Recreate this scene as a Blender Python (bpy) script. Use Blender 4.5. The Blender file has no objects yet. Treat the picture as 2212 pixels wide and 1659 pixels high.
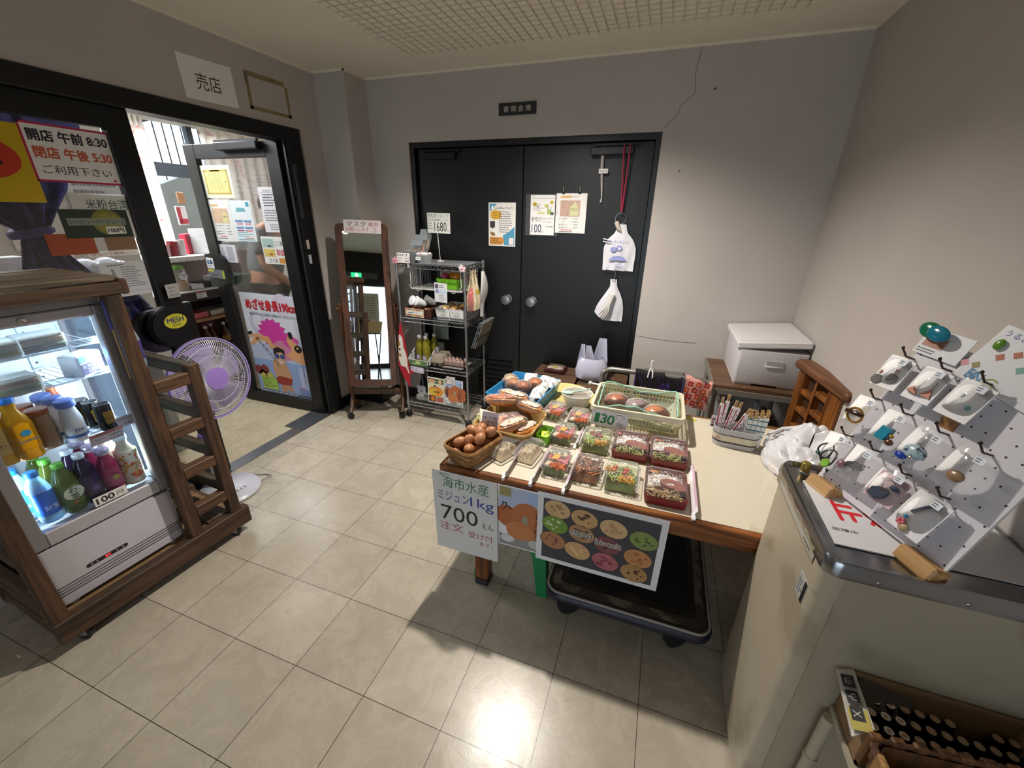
import bpy, bmesh, math, random
from mathutils import Matrix, Vector as V, noise
S = bpy.context.scene
COL = S.collection
random.seed(7)
PI = math.pi
sin, cos = math.sin, math.cos

# ---------------------------------------------------------------- camera
cam_data = bpy.data.cameras.new('camera')
cam = bpy.data.objects.new('camera', cam_data); COL.objects.link(cam)
cam.rotation_mode = 'XYZ'
cam.location = (1.96112, -0.97451, 1.54674)
cam.rotation_euler = (math.radians(67.46627), math.radians(-0.89917), math.radians(19.60285))
cam_data.sensor_fit = 'HORIZONTAL'; cam_data.sensor_width = 36.0
cam_data.lens = 881.4177 / 2212 * 36.0
cam_data.clip_start = 0.02; cam_data.clip_end = 100
S.camera = cam

# ---------------------------------------------------------------- view, world, big lights
S.view_settings.view_transform = 'Standard'; S.view_settings.look = 'None'
S.view_settings.exposure = 0.30; S.view_settings.gamma = 1.0
S.view_settings.use_curve_mapping = False
W = bpy.data.worlds.new('overcast_daylight'); S.world = W; W.use_nodes = True
wn = W.node_tree.nodes; wl = W.node_tree.links
bg = wn['Background']; bg.inputs[0].default_value = (0.72, 0.86, 1.0, 1); bg.inputs[1].default_value = 3.2

def area(name, loc, rot, sx, sy, power, col=(1, 1, 1), spread=PI):
    d = bpy.data.lights.new(name, 'AREA'); d.shape = 'RECTANGLE'; d.size = sx; d.size_y = sy
    d.energy = power; d.color = col; d.spread = spread
    o = bpy.data.objects.new(name, d); o.location = loc; o.rotation_euler = rot; COL.objects.link(o)
    return o
def spot(name, loc, rot, power, col, size, blend, rad):
    d = bpy.data.lights.new(name, 'SPOT'); d.energy = power; d.color = col; d.spot_size = math.radians(size)
    d.spot_blend = blend; d.shadow_soft_size = rad
    o = bpy.data.objects.new(name, d); o.location = loc; o.rotation_euler = rot; COL.objects.link(o)
    return o
# the recessed downlight over the food table, two more by the entrance, shop tubes, daylight at the doors
spot('downlight_lamp', (1.285, 0.915, 2.385), (0, 0, 0), 160, (1.0, .93, .84), 144, .8, .040)
spot('entrance_downlight_lamp', (0.2, -2.5, 2.385), (0, 0, 0), 7, (1.0, .93, .84), 160, .6, .06)
spot('entrance_downlight_lamp', (1.9, -3.0, 2.385), (0, 0, 0), 6, (1.0, .93, .84), 160, .6, .06)
area('entrance_daylight', (1.2, -4.5, 1.0), (PI/2, 0, 0), 2.6, 1.9, 10, (.90, .95, 1.0))
area('shop_tube_light', (-2.3, 0.5, 2.58), (0, 0, 0), 1.3, 2.2, 150, (.93, .97, 1.0))
area('shop_far_tube_light', (-2.35, 2.6, 2.58), (0, 0, 0), 1.0, .7, 70, (.93, .97, 1.0))

# ---------------------------------------------------------------- materials
def lin(h):
    if not isinstance(h, str): return tuple(h)
    c = [int(h[i:i+2], 16)/255 for i in (0, 2, 4)]
    return tuple(x/12.92 if x <= .04045 else ((x+.055)/1.055)**2.4 for x in c)
MC = {}
def mt(h, r=.55, m=0., n=.06, sc=25., b=0., em=0., sp=.5, sub=0., nm=None):
    key = (h, r, m, n, sc, b, em, sp, sub)
    if key in MC: return MC[key]
    M = bpy.data.materials.new(nm or ('surface_%s' % (h if isinstance(h, str) else 'tone'))); M.use_nodes = True
    N = M.node_tree.nodes; L = M.node_tree.links; P = N['Principled BSDF']
    c = lin(h)
    P.inputs['Roughness'].default_value = r; P.inputs['Metallic'].default_value = m
    P.inputs['Specular IOR Level'].default_value = sp
    if sub: P.inputs['Subsurface Weight'].default_value = sub; P.inputs['Subsurface Radius'].default_value = (.01, .006, .003)
    if em:
        P.inputs['Emission Color'].default_value = (*c, 1); P.inputs['Emission Strength'].default_value = em
    if n or b:
        tc = N.new('ShaderNodeTexCoord'); nz = N.new('ShaderNodeTexNoise'); nz.inputs['Scale'].default_value = sc
        nz.inputs['Detail'].default_value = 3
        L.new(tc.outputs['Object'], nz.inputs['Vector'])
        if n:
            mx = N.new('ShaderNodeMix'); mx.data_type = 'RGBA'
            mx.inputs[6].default_value = (*[max(0, x*(1-n*1.6)) for x in c], 1)
            mx.inputs[7].default_value = (*[min(1, x*(1+n*1.2)) for x in c], 1)
            L.new(nz.outputs['Fac'], mx.inputs[0]); L.new(mx.outputs[2], P.inputs['Base Color'])
        else: P.inputs['Base Color'].default_value = (*c, 1)
        if b:
            bp = N.new('ShaderNodeBump'); bp.inputs['Strength'].default_value = b; bp.inputs['Distance'].default_value = .004
            L.new(nz.outputs['Fac'], bp.inputs['Height']); L.new(bp.outputs[0], P.inputs['Normal'])
    else: P.inputs['Base Color'].default_value = (*c, 1)
    MC[key] = M
    return M
def ink(h): return mt(h, .6, 0, 0)
def clear(h='ffffff', a=.12, r=.08, spec=.5, bump=0., nm='clear_plastic', pure=False):
    """thin see-through sheet: transparent mixed with a glossy coat"""
    key = ('clear', h, a, r, spec, bump, pure)
    if key in MC: return MC[key]
    M = bpy.data.materials.new(nm); M.use_nodes = True
    N = M.node_tree.nodes; L = M.node_tree.links; N.clear(); c = lin(h)
    o = N.new('ShaderNodeOutputMaterial'); t = N.new('ShaderNodeBsdfTransparent'); t.inputs[0].default_value = (*[.5+.5*x for x in c], 1)
    p = N.new('ShaderNodeBsdfAnisotropic' if pure else 'ShaderNodeBsdfPrincipled'); p.inputs[0].default_value = (*c, 1); p.inputs['Roughness'].default_value = r
    fr = N.new('ShaderNodeFresnel'); fr.inputs[0].default_value = 1.45
    ad = N.new('ShaderNodeMath'); ad.operation = 'MULTIPLY_ADD'; ad.inputs[1].default_value = spec*1.6; ad.inputs[2].default_value = a
    mx = N.new('ShaderNodeMixShader'); ad.use_clamp = True
    L.new(fr.outputs[0], ad.inputs[0]); L.new(ad.outputs[0], mx.inputs[0]); L.new(t.outputs[0], mx.inputs[1]); L.new(p.outputs[0], mx.inputs[2])
    L.new(mx.outputs[0], o.inputs[0])
    if bump:
        tc = N.new('ShaderNodeTexCoord'); nz = N.new('ShaderNodeTexNoise'); nz.inputs['Scale'].default_value = 35; bp = N.new('ShaderNodeBump')
        bp.inputs['Strength'].default_value = bump; bp.inputs['Distance'].default_value = .01
        L.new(tc.outputs['Object'], nz.inputs['Vector']); L.new(nz.outputs['Fac'], bp.inputs['Height'])
        L.new(bp.outputs[0], p.inputs['Normal']); L.new(bp.outputs[0], fr.inputs['Normal'])
    MC[key] = M
    return M
def wood(h1, h2, r=.5, axis=0, sc=9., nm='wood_grain', b=.15):
    key = ('wood', h1, h2, r, axis, sc)
    if key in MC: return MC[key]
    M = bpy.data.materials.new(nm); M.use_nodes = True
    N = M.node_tree.nodes; L = M.node_tree.links; P = N['Principled BSDF']
    tc = N.new('ShaderNodeTexCoord'); mp = N.new('ShaderNodeMapping')
    s = [sc*2.2]*3; s[axis] = sc*.16; mp.inputs['Scale'].default_value = s
    nz = N.new('ShaderNodeTexNoise'); nz.inputs['Scale'].default_value = 2.5; nz.inputs['Detail'].default_value = 6; nz.inputs['Distortion'].default_value = .8
    rp = N.new('ShaderNodeValToRGB'); rp.color_ramp.elements[0].position = .36; rp.color_ramp.elements[1].position = .64
    rp.color_ramp.elements[0].color = (*lin(h1), 1); rp.color_ramp.elements[1].color = (*lin(h2), 1)
    L.new(tc.outputs['Object'], mp.inputs[0]); L.new(mp.outputs[0], nz.inputs['Vector']); L.new(nz.outputs['Fac'], rp.inputs[0])
    L.new(rp.outputs[0], P.inputs['Base Color']); P.inputs['Roughness'].default_value = r
    bp = N.new('ShaderNodeBump'); bp.inputs['Strength'].default_value = b; bp.inputs['Distance'].default_value = .002
    L.new(nz.outputs['Fac'], bp.inputs['Height']); L.new(bp.outputs[0], P.inputs['Normal'])
    MC[key] = M
    return M
def speckle(h, h2, sc=60, thr=.62, r=.5, b=0.):
    """base colour with irregular flecks of a second colour"""
    key = ('spk', h, h2, sc, thr, r, b)
    if key in MC: return MC[key]
    M = bpy.data.materials.new('flecked_surface'); M.use_nodes = True
    N = M.node_tree.nodes; L = M.node_tree.links; P = N['Principled BSDF']
    tc = N.new('ShaderNodeTexCoord'); nz = N.new('ShaderNodeTexNoise'); nz.inputs['Scale'].default_value = sc; nz.inputs['Detail'].default_value = 4
    rp = N.new('ShaderNodeValToRGB'); rp.color_ramp.elements[0].position = thr-.05; rp.color_ramp.elements[1].position = thr+.05
    rp.color_ramp.elements[0].color = (*lin(h), 1); rp.color_ramp.elements[1].color = (*lin(h2), 1)
    L.new(tc.outputs['Object'], nz.inputs['Vector']); L.new(nz.outputs['Fac'], rp.inputs[0]); L.new(rp.outputs[0], P.inputs['Base Color'])
    P.inputs['Roughness'].default_value = r
    if b:
        bp = N.new('ShaderNodeBump'); bp.inputs['Strength'].default_value = b; bp.inputs['Distance'].default_value = .004
        L.new(nz.outputs['Fac'], bp.inputs['Height']); L.new(bp.outputs[0], P.inputs['Normal'])
    MC[key] = M
    return M
CHROME = lambda: mt('c8c8cc', .22, 1., .03)
STEEL = lambda: mt('a8a9ab', .34, 1., .08, 12)

# ---------------------------------------------------------------- mesh builder
TXT = {}
def glyphs(s):
    if s in TXT: return TXT[s]
    cu = bpy.data.curves.new('lettering', 'FONT'); cu.body = s; cu.size = 1.0; cu.resolution_u = 3
    o = bpy.data.objects.new('lettering', cu)
    me = o.to_mesh()
    vs = [v.co.copy() for v in me.vertices]; fs = [tuple(p.vertices) for p in me.polygons]
    o.to_mesh_clear(); bpy.data.objects.remove(o); bpy.data.curves.remove(cu)
    if vs:
        x0 = min(v.x for v in vs); x1 = max(v.x for v in vs); y0 = min(v.y for v in vs); y1 = max(v.y for v in vs)
    else: x0, x1, y0, y1 = 0, 1, 0, 1
    TXT[s] = (vs, fs, x0, x1, y0, y1)
    return TXT[s]
class MB:
    def __init__(s, M=None): s.v = []; s.f = []; s.m = []; s.sm = []; s.mats = []; s.M = M
    def mi(s, mat):
        if mat not in s.mats: s.mats.append(mat)
        return s.mats.index(mat)
    def add(s, vs, fs, mat, sm=False, M=None):
        b = len(s.v); i = s.mi(mat)
        vs = [V(v) for v in vs]
        if M is not None: vs = [M @ v for v in vs]
        if s.M is not None: vs = [s.M @ v for v in vs]
        s.v += vs
        for f in fs: s.f.append(tuple(b+k for k in f)); s.m.append(i); s.sm.append(sm)
        return s
    def box(s, x0, y0, z0, x1, y1, z1, mat, b=0., M=None):
        if b <= 0:
            return s.add([(x, y, z) for z in (z0, z1) for y in (y0, y1) for x in (x0, x1)],
                         [(0, 2, 3, 1), (4, 5, 7, 6), (0, 1, 5, 4), (2, 6, 7, 3), (0, 4, 6, 2), (1, 3, 7, 5)], mat, False, M)
        lo = (x0, y0, z0); hi = (x1, y1, z1); vs = []; idx = {}
        b = min(b, .49*min(hi[k]-lo[k] for k in range(3)))
        for sx in (0, 1):
            for sy in (0, 1):
                for sz in (0, 1):
                    for a in range(3):
                        p = []
                        for k, sg in enumerate((sx, sy, sz)):
                            e = 0 if k == a else b
                            p.append(lo[k]+e if sg == 0 else hi[k]-e)
                        idx[(sx, sy, sz, a)] = len(vs); vs.append(p)
        fs = []
        for a in range(3):
            for sg in (0, 1):
                o = [k for k in range(3) if k != a]; q = []
                for (u, w) in ((0, 0), (1, 0), (1, 1), (0, 1)):
                    c = [0]*3; c[a] = sg; c[o[0]] = u; c[o[1]] = w; q.append(idx[(*c, a)])
                fs.append(tuple(q))
        for a in range(3):
            o = [k for k in range(3) if k != a]
            for u in (0, 1):
                for w in (0, 1):
                    c0 = [0]*3; c0[o[0]] = u; c0[o[1]] = w; c1 = list(c0); c1[a] = 1
                    fs.append((idx[(*c0, o[0])], idx[(*c1, o[0])], idx[(*c1, o[1])], idx[(*c0, o[1])]))
        for sx in (0, 1):
            for sy in (0, 1):
                for sz in (0, 1): fs.append(tuple(idx[(sx, sy, sz, a)] for a in range(3)))
        return s.add(vs, fs, mat, False, M)
    def loft(s, rings, mat, caps=(True, True), sm=True, closed=True, M=None):
        n = len(rings[0]); assert all(len(r) == n for r in rings); vs = [p for r in rings for p in r]; fs = []
        for i in range(len(rings)-1):
            for j in range(n if closed else n-1):
                k = (j+1) % n
                fs.append((i*n+j, i*n+k, (i+1)*n+k, (i+1)*n+j))
        if caps[0]: fs.append(tuple(range(n-1, -1, -1)))
        if caps[1]: fs.append(tuple((len(rings)-1)*n+j for j in range(n)))
        return s.add(vs, fs, mat, sm, M)
    def tube(s, pts, r, mat, n=8, caps=True, closed=False, M=None):
        pts = [V(p) for p in pts]; rings = []; N = len(pts)
        up = None
        for i, p in enumerate(pts):
            if closed: d = pts[(i+1) % N]-pts[i-1]
            else: d = pts[min(i+1, N-1)]-pts[max(i-1, 0)]
            d.normalize()
            if up is None: up = d.orthogonal().normalized()
            else:
                up = up-d*up.dot(d)
                up = up.normalized() if up.length > 1e-6 else d.orthogonal().normalized()
            w = d.cross(up); rr = r[i] if isinstance(r, (list, tuple)) else r
            rings.append([p+up*(cos(2*PI*k/n)*rr)+w*(sin(2*PI*k/n)*rr) for k in range(n)])
        if closed: rings.append(rings[0]); caps = False
        return s.loft(rings, mat, (caps, caps), True, True, M)
    def lathe(s, prof, mat, n=20, M=None, caps=(True, True), sq=None, ax=1., ay=1.):
        """prof: (radius, z) pairs; sq = exponent for squarish sections"""
        rings = []
        for r, z in prof:
            ring = []
            for k in range(n):
                t = 2*PI*k/n; c, d = cos(t), sin(t)
                if sq: c = math.copysign(abs(c)**sq, c); d = math.copysign(abs(d)**sq, d)
                ring.append((r*c*ax, r*d*ay, z))
            rings.append(ring)
        return s.loft(rings, mat, caps, True, True, M)
    def ell(s, c, rx, ry, rz, mat, nu=14, nv=9, M=None, z0=-1., jit=0.):
        rings = []; t0 = math.asin(z0)
        for i in range(nv+1):
            t = t0+(PI/2-t0)*i/nv; rr = max(cos(t), .02)
            rings.append([(c[0]+rx*rr*cos(2*PI*k/nu)*(1+jit*random.uniform(-1, 1)), c[1]+ry*rr*sin(2*PI*k/nu)*(1+jit*random.uniform(-1, 1)), c[2]+rz*sin(t)) for k in range(nu)])
        return s.loft(rings, mat, (True, True), True, True, M)
    def prism(s, poly, z0, z1, mat, M=None, sm=False):
        n = len(poly)
        return s.add([(x, y, z0) for x, y in poly]+[(x, y, z1) for x, y in poly],
                     [tuple(range(n-1, -1, -1)), tuple(range(n, 2*n))]+[(i, (i+1) % n, n+(i+1) % n, n+i) for i in range(n)], mat, sm, M)
    def poly(s, pts, mat, M=None): return s.add(pts, [tuple(range(len(pts)))], mat, False, M)
    def sheet(s, nx, ny, fn, mat, th=0., sm=True, M=None):
        """surface from fn(u,v); th > 0 gives it a second skin and closed rim"""
        P = [[V(fn(i/nx, j/ny)) for i in range(nx+1)] for j in range(ny+1)]; w = nx+1
        vs = [p for r in P for p in r]; fs = [(j*w+i, j*w+i+1, (j+1)*w+i+1, (j+1)*w+i) for j in range(ny) for i in range(nx)]
        if th:
            o = []
            for j in range(ny+1):
                for i in range(nx+1):
                    a = P[j][min(i+1, nx)]-P[j][max(i-1, 0)]; b = P[min(j+1, ny)][i]-P[max(j-1, 0)][i]; nn = a.cross(b)
                    nn = nn.normalized() if nn.length > 1e-9 else V((0, 0, 1)); o.append(P[j][i]-nn*th)
            B = len(vs); vs += o; fs += [tuple(B+k for k in reversed(f)) for f in list(fs)]
            rim = [i for i in range(nx+1)]+[j*w+nx for j in range(1, ny+1)]+[ny*w+i for i in range(nx-1, -1, -1)]+[j*w for j in range(ny-1, 0, -1)]
            for a, b in zip(rim, rim[1:]+rim[:1]): fs.append((b, a, B+a, B+b))
        return s.add(vs, fs, mat, sm, M)
    # flat marks on a sheet in its own x,y plane
    def rect(s, x0, y0, x1, y1, mat, z=0., M=None): return s.add([(x0, y0, z), (x1, y0, z), (x1, y1, z), (x0, y1, z)], [(0, 1, 2, 3)], mat, False, M)
    def disc(s, x, y, rx, ry, mat, z=0., n=18, M=None, rot=0.):
        c, d = cos(rot), sin(rot)
        return s.add([(x+rx*cos(2*PI*k/n)*c-ry*sin(2*PI*k/n)*d, y+rx*cos(2*PI*k/n)*d+ry*sin(2*PI*k/n)*c, z) for k in range(n)], [tuple(range(n))], mat, False, M)
    def flat(s, pts, mat, z=0., M=None): return s.add([(x, y, z) for x, y in pts], [tuple(range(len(pts)))], mat, False, M)
    def text(s, t, x, y, h, mat, z=0., w=None, al='l', M=None, fat=0., shear=0., rot=0.):
        """t with its ink box h tall, its lower-left (or centre) at x,y; w forces the width"""
        vs, fs, x0, x1, y0, y1 = glyphs(t)
        k = h/max(y1-y0, .3); kx = w/max(x1-x0, 1e-6) if w else k; W_ = (x1-x0)*kx
        ox = x-(W_/2 if al == 'c' else W_ if al == 'r' else 0)
        cr, sr = cos(rot), sin(rot)
        offs = [(0, 0)] if not fat else [(a*fat*h, b*fat*h) for a, b in ((-1, 0), (1, 0), (0, -1), (0, 1), (0, 0))]
        for q, (dx, dy) in enumerate(offs):
            pp = []
            for v in vs:
                px = (v.x-x0)*kx+dx+shear*(v.y-y0)*k; py = (v.y-y0)*k+dy
                pp.append((ox+px*cr-py*sr, y+px*sr+py*cr, z+q*.00003))
            s.add(pp, fs, mat, False, M)
        return s
    def scrib(s, x, y, w, h, n, mat, z=0., M=None, seed=1):
        """lines of print too small to read: rows of short bars"""
        R = random.Random(seed)
        for i in range(n):
            yy = y+h-(i+.7)*h/n; xx = x; e = x+w*R.uniform(.6, 1)
            while xx < e:
                l = R.uniform(.03, .12)*w; s.rect(xx, yy, min(xx+l, e), yy+h/n*.42, mat, z, M); xx += l+w*.018
        return s
    def build(s, name, parent=None, rec=True, **kw):
        me = bpy.data.meshes.new(name); me.from_pydata([tuple(v) for v in s.v], [], s.f)
        for m in s.mats: me.materials.append(m)
        me.polygons.foreach_set('material_index', s.m); me.polygons.foreach_set('use_smooth', s.sm)
        me.update()
        if rec:
            b = bmesh.new(); b.from_mesh(me); bmesh.ops.recalc_face_normals(b, faces=b.faces); b.to_mesh(me); b.free()
        if any(s.sm): me.set_sharp_from_angle(angle=math.radians(46))
        o = bpy.data.objects.new(name, me); COL.objects.link(o)
        if parent is not None: o.parent = parent
        for k, v in kw.items(): o[k] = v
        return o

def T(x=0, y=0, z=0): return Matrix.Translation((x, y, z))
def RX(a): return Matrix.Rotation(a, 4, 'X')
def RY(a): return Matrix.Rotation(a, 4, 'Y')
def RZ(a): return Matrix.Rotation(a, 4, 'Z')
def SC(x, y, z): return Matrix.Diagonal((x, y, z, 1))
def frame(o, right, up):
    r = V(right).normalized(); u = V(up); u = (u-r*u.dot(r)).normalized(); n = r.cross(u)
    M = Matrix.Identity(4)
    for i in range(3): M[i][0], M[i][1], M[i][2], M[i][3] = r[i], u[i], n[i], o[i]
    return M
def thing(name, label, cat, M=None, group=None):
    o = bpy.data.objects.new(name, None); COL.objects.link(o); o.empty_display_size = .05
    if M is not None: o.matrix_world = M
    o['label'] = label; o['category'] = cat
    if group: o['group'] = group
    return o
def solo(mb, name, label, cat, M=None, group=None, rec=True):
    o = mb.build(name, None, rec, label=label, category=cat)
    if M is not None: o.matrix_world = M
    if group: o['group'] = group
    return o
def struct(mb, name, parent=None, rec=True):
    o = mb.build(name, parent, rec)
    if parent is None: o['kind'] = 'structure'
    return o
def dup(src, M, label=None):
    c = src.copy(); COL.objects.link(c); c.matrix_world = M
    if label: c['label'] = label
    for ch in list(src.children):
        d = ch.copy(); COL.objects.link(d); d.parent = c
        for g in list(ch.children):
            e = g.copy(); COL.objects.link(e); e.parent = d
    return c
def rr(w, h, r, n=4, cx=0., cy=0.):
    """rounded rectangle outline, counter-clockwise"""
    p = []
    for (sx, sy, a0) in ((1, -1, -PI/2), (1, 1, 0), (-1, 1, PI/2), (-1, -1, PI)):
        for k in range(n+1):
            a = a0+PI/2*k/n; p.append((cx+sx*(w/2-r)+r*cos(a), cy+sy*(h/2-r)+r*sin(a)))
    return p
def paper(w, h, mat, th=.0006, curl=0.):
    """a sheet lying in x,y with its lower-left corner at the origin and its face towards +z"""
    b = MB(); b.box(0, 0, -th, w, h, 0, mat)
    return b
LW = lambda y, z, off=.004: frame((-.43+off, y, z), (0, 1, 0), (0, 0, 1))      # on the left wall plane, facing the room
BW = lambda x, z, y=1.98: frame((x, y-.004, z), (1, 0, 0), (0, 0, 1))          # on the back door plane, facing the room
WHITE = 'eceae6'
# ================================================================ STRUCTURE
def floor_mat(tile, c1, c2, line, rough, nm):
    M = bpy.data.materials.new(nm); M.use_nodes = True
    N = M.node_tree.nodes; L = M.node_tree.links; P = N['Principled BSDF']
    tc = N.new('ShaderNodeTexCoord'); sp = N.new('ShaderNodeSeparateXYZ'); L.new(tc.outputs['Object'], sp.inputs[0])
    def mth(op, a, b=None, c=None):
        m = N.new('ShaderNodeMath'); m.operation = op
        for i, x in enumerate((a, b, c)):
            if x is None: continue
            if isinstance(x, (int, float)): m.inputs[i].default_value = x
            else: L.new(x, m.inputs[i])
        return m.outputs[0]
    dx = mth('PINGPONG', sp.outputs[0], tile/2); dy = mth('PINGPONG', sp.outputs[1], tile/2)
    fx = mth('FLOOR', mth('DIVIDE', sp.outputs[0], tile)); fy = mth('FLOOR', mth('DIVIDE', sp.outputs[1], tile))
    cmb = N.new('ShaderNodeCombineXYZ'); L.new(fx, cmb.inputs[0]); L.new(fy, cmb.inputs[1])
    wn_ = N.new('ShaderNodeTexWhiteNoise'); wn_.noise_dimensions = '2D'; L.new(cmb.outputs[0], wn_.inputs['Vector'])
    n1 = N.new('ShaderNodeTexNoise'); n1.inputs['Scale'].default_value = 9; n1.inputs['Detail'].default_value = 8; n1.inputs['Roughness'].default_value = .68; n1.inputs['Distortion'].default_value = .9
    L.new(tc.outputs['Object'], n1.inputs['Vector'])
    n2 = N.new('ShaderNodeTexNoise'); n2.inputs['Scale'].default_value = 2.2; n2.inputs['Detail'].default_value = 3; L.new(tc.outputs['Object'], n2.inputs['Vector'])
    fac = mth('ADD', mth('MULTIPLY', mth('SUBTRACT', n1.outputs['Fac'], .5), 1.15), mth('ADD', mth('MULTIPLY', wn_.outputs['Value'], .28), mth('MULTIPLY', n2.outputs['Fac'], .75)))
    mx = N.new('ShaderNodeMix'); mx.data_type = 'RGBA'; L.new(fac, mx.inputs[0]); mx.inputs[6].default_value = (*lin(c1), 1); mx.inputs[7].default_value = (*lin(c2), 1)
    ln = mth('LESS_THAN', mth('MINIMUM', dx, dy), line)
    m2 = N.new('ShaderNodeMix'); m2.data_type = 'RGBA'; L.new(ln, m2.inputs[0]); L.new(mx.outputs[2], m2.inputs[6]); m2.inputs[7].default_value = (*lin('2c2520'), 1)
    L.new(m2.outputs[2], P.inputs['Base Color'])
    L.new(mth('ADD', mth('MULTIPLY', n1.outputs['Fac'], .22), rough), P.inputs['Roughness'])
    bp = N.new('ShaderNodeBump'); bp.inputs['Strength'].default_value = .22; bp.inputs['Distance'].default_value = .0025
    L.new(mth('SUBTRACT', n1.outputs['Fac'], mth('MULTIPLY', ln, .8)), bp.inputs['Height']); L.new(bp.outputs[0], P.inputs['Normal'])
    return M
m_floor = floor_mat(.3, '9f9585', 'c2b8a7', .0011, .16, 'marbled_vinyl_tile')
m_floor2 = floor_mat(.45, 'a79b82', 'c4b99f', .0004, .16, 'shop_vinyl_tile')
def wall_mat(c, nm, bump=.12, sc=140, stain=.10):
    M = bpy.data.materials.new(nm); M.use_nodes = True
    N = M.node_tree.nodes; L = M.node_tree.links; P = N['Principled BSDF']; P.inputs['Roughness'].default_value = .82
    P.inputs['Specular IOR Level'].default_value = .25
    tc = N.new('ShaderNodeTexCoord'); n1 = N.new('ShaderNodeTexNoise'); n1.inputs['Scale'].default_value = 1.7; n1.inputs['Detail'].default_value = 7; n1.inputs['Roughness'].default_value = .62
    L.new(tc.outputs['Object'], n1.inputs['Vector']); c_ = lin(c)
    mx = N.new('ShaderNodeMix'); mx.data_type = 'RGBA'; L.new(n1.outputs['Fac'], mx.inputs[0])
    mx.inputs[6].default_value = (*[x*(1-stain*1.5) for x in c_], 1); mx.inputs[7].default_value = (*[min(1, x*(1+stain)) for x in c_], 1)
    L.new(mx.outputs[2], P.inputs['Base Color'])
    n2 = N.new('ShaderNodeTexNoise'); n2.inputs['Scale'].default_value = sc; n2.inputs['Detail'].default_value = 4; L.new(tc.outputs['Object'], n2.inputs['Vector'])
    bp = N.new('ShaderNodeBump'); bp.inputs['Strength'].default_value = bump; bp.inputs['Distance'].default_value = .003
    L.new(n2.outputs['Fac'], bp.inputs['Height']); L.new(bp.outputs[0], P.inputs['Normal'])
    return M
m_wall = wall_mat('bab3ae', 'painted_plaster_wall')
m_ceil = wall_mat('e6dfcd', 'stippled_ceiling', .5, 90, .06)
m_shopwall = wall_mat('d8d4cc', 'shop_wall_paint')
m_black = mt('0b0c0e', .36, 0, .1, 6, .03)         # black painted steel / anodised aluminium
m_alu = mt('17181a', .4, .3, .1, 8)
H = 2.41
b = MB(); b.box(-.43, -4.3, -.1, 2.83, 2.05, 0, m_floor); struct(b, 'floor')
b = MB(); b.box(-4.6, -1.6, -.1, -.43, 5.2, 0, m_floor2); struct(b, 'floor_shop')
b = MB(); b.box(-.6, -4.4, H, 2.95, 2.1, H+.12, m_ceil); struct(b, 'ceiling')
# lattice panel moulded into the ceiling: raised pads in rows
b = MB(); x0, x1, y1 = .362, 2.45, 1.61
i = 0; px_, py_ = .0497, .0505
ny = 24; nx = 42
for j in range(ny):
    for k in range(nx):
        x = x0+k*px_; y = y1-(j+1)*py_
        if (x-1.285+.025)**2+(y-.915+.025)**2 < .0105: continue
        b.box(x, y+.012, H-.011, x+px_-.010, y+py_, H+.01, m_ceil)
struct(b, 'ceiling_panel')
b = MB(); b.box(-.18, 1.93, 0, .133, 2.06, H, m_wall); b.box(1.856, 1.93, 0, 2.83, 2.06, H, m_wall); b.box(.133, 1.93, 2.011, 1.856, 2.06, H, m_wall)
struct(b, 'wall_back')
b = MB()
b.tube([(1.86, 1.9295, 2.03), (1.93, 1.9295, 2.10), (1.93, 1.9295, 2.13), (2.0, 1.9295, 2.19), (1.985, 1.9295, 2.28), (2.0, 1.9295, 2.405)], .0013, mt('6b6358', .9), 4)
for x, z, a, w in ((2.1, 2.2, .2, .009), (1.98, 1.80, 1.2, .006), (2.09, 2.13, 0, .004)):
    b.add([(x-w, 1.9294, z), (x, 1.9294, z-w*.4), (x+w, 1.9294, z+w*.6), (x, 1.9294, z+w)], [(0, 1, 2, 3)], mt('37332d', .9))
b.tube([(1.87, 1.9295, .78), (1.95, 1.9295, .772), (2.1, 1.9295, .766), (2.25, 1.9295, .77)], .0022, mt('8f877d', .9), 4)
struct(b, 'trim_1')                                           # hairline crack and scuffs in the back wall plaster
b = MB(); b.box(2.775, -4.3, 0, 2.9, 2.06, H, m_wall); struct(b, 'wall_right')
b = MB(); b.box(-.55, 1.52, 0, -.43, 1.706, H, m_wall); b.box(-.55, 1.706, 0, -.18, 2.06, H, m_wall)
b.box(-.55, -.47, 2.045, -.43, 1.52, H, m_wall); b.box(-.55, -4.3, 0, -.43, -.47, H, m_wall); struct(b, 'wall_left')
b = MB(); b.box(-.43, 1.5, 0, -.424, 1.7, .095, m_black); b.box(-.43, 1.7, 0, -.174, 1.706, .095, m_black); b.box(-.18, 1.7, 0, -.174, 1.93, .095, m_black)
b.box(-.18, 1.924, 0, .13, 1.93, .095, m_black); struct(b, 'baseboard_left')
b = MB()
for a0, a1 in (((-.43, -.47), (-.422, 1.706)), ((-.43, 1.698), (-.172, 1.706)), ((-.18, 1.698), (-.172, 1.93)), ((-.18, 1.922), (2.775, 1.93)), ((2.767, -1), (2.775, 1.93))):
    b.box(a0[0], a0[1], H-.012, a1[0], a1[1], H, m_ceil)
struct(b, 'trim_2')
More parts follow.
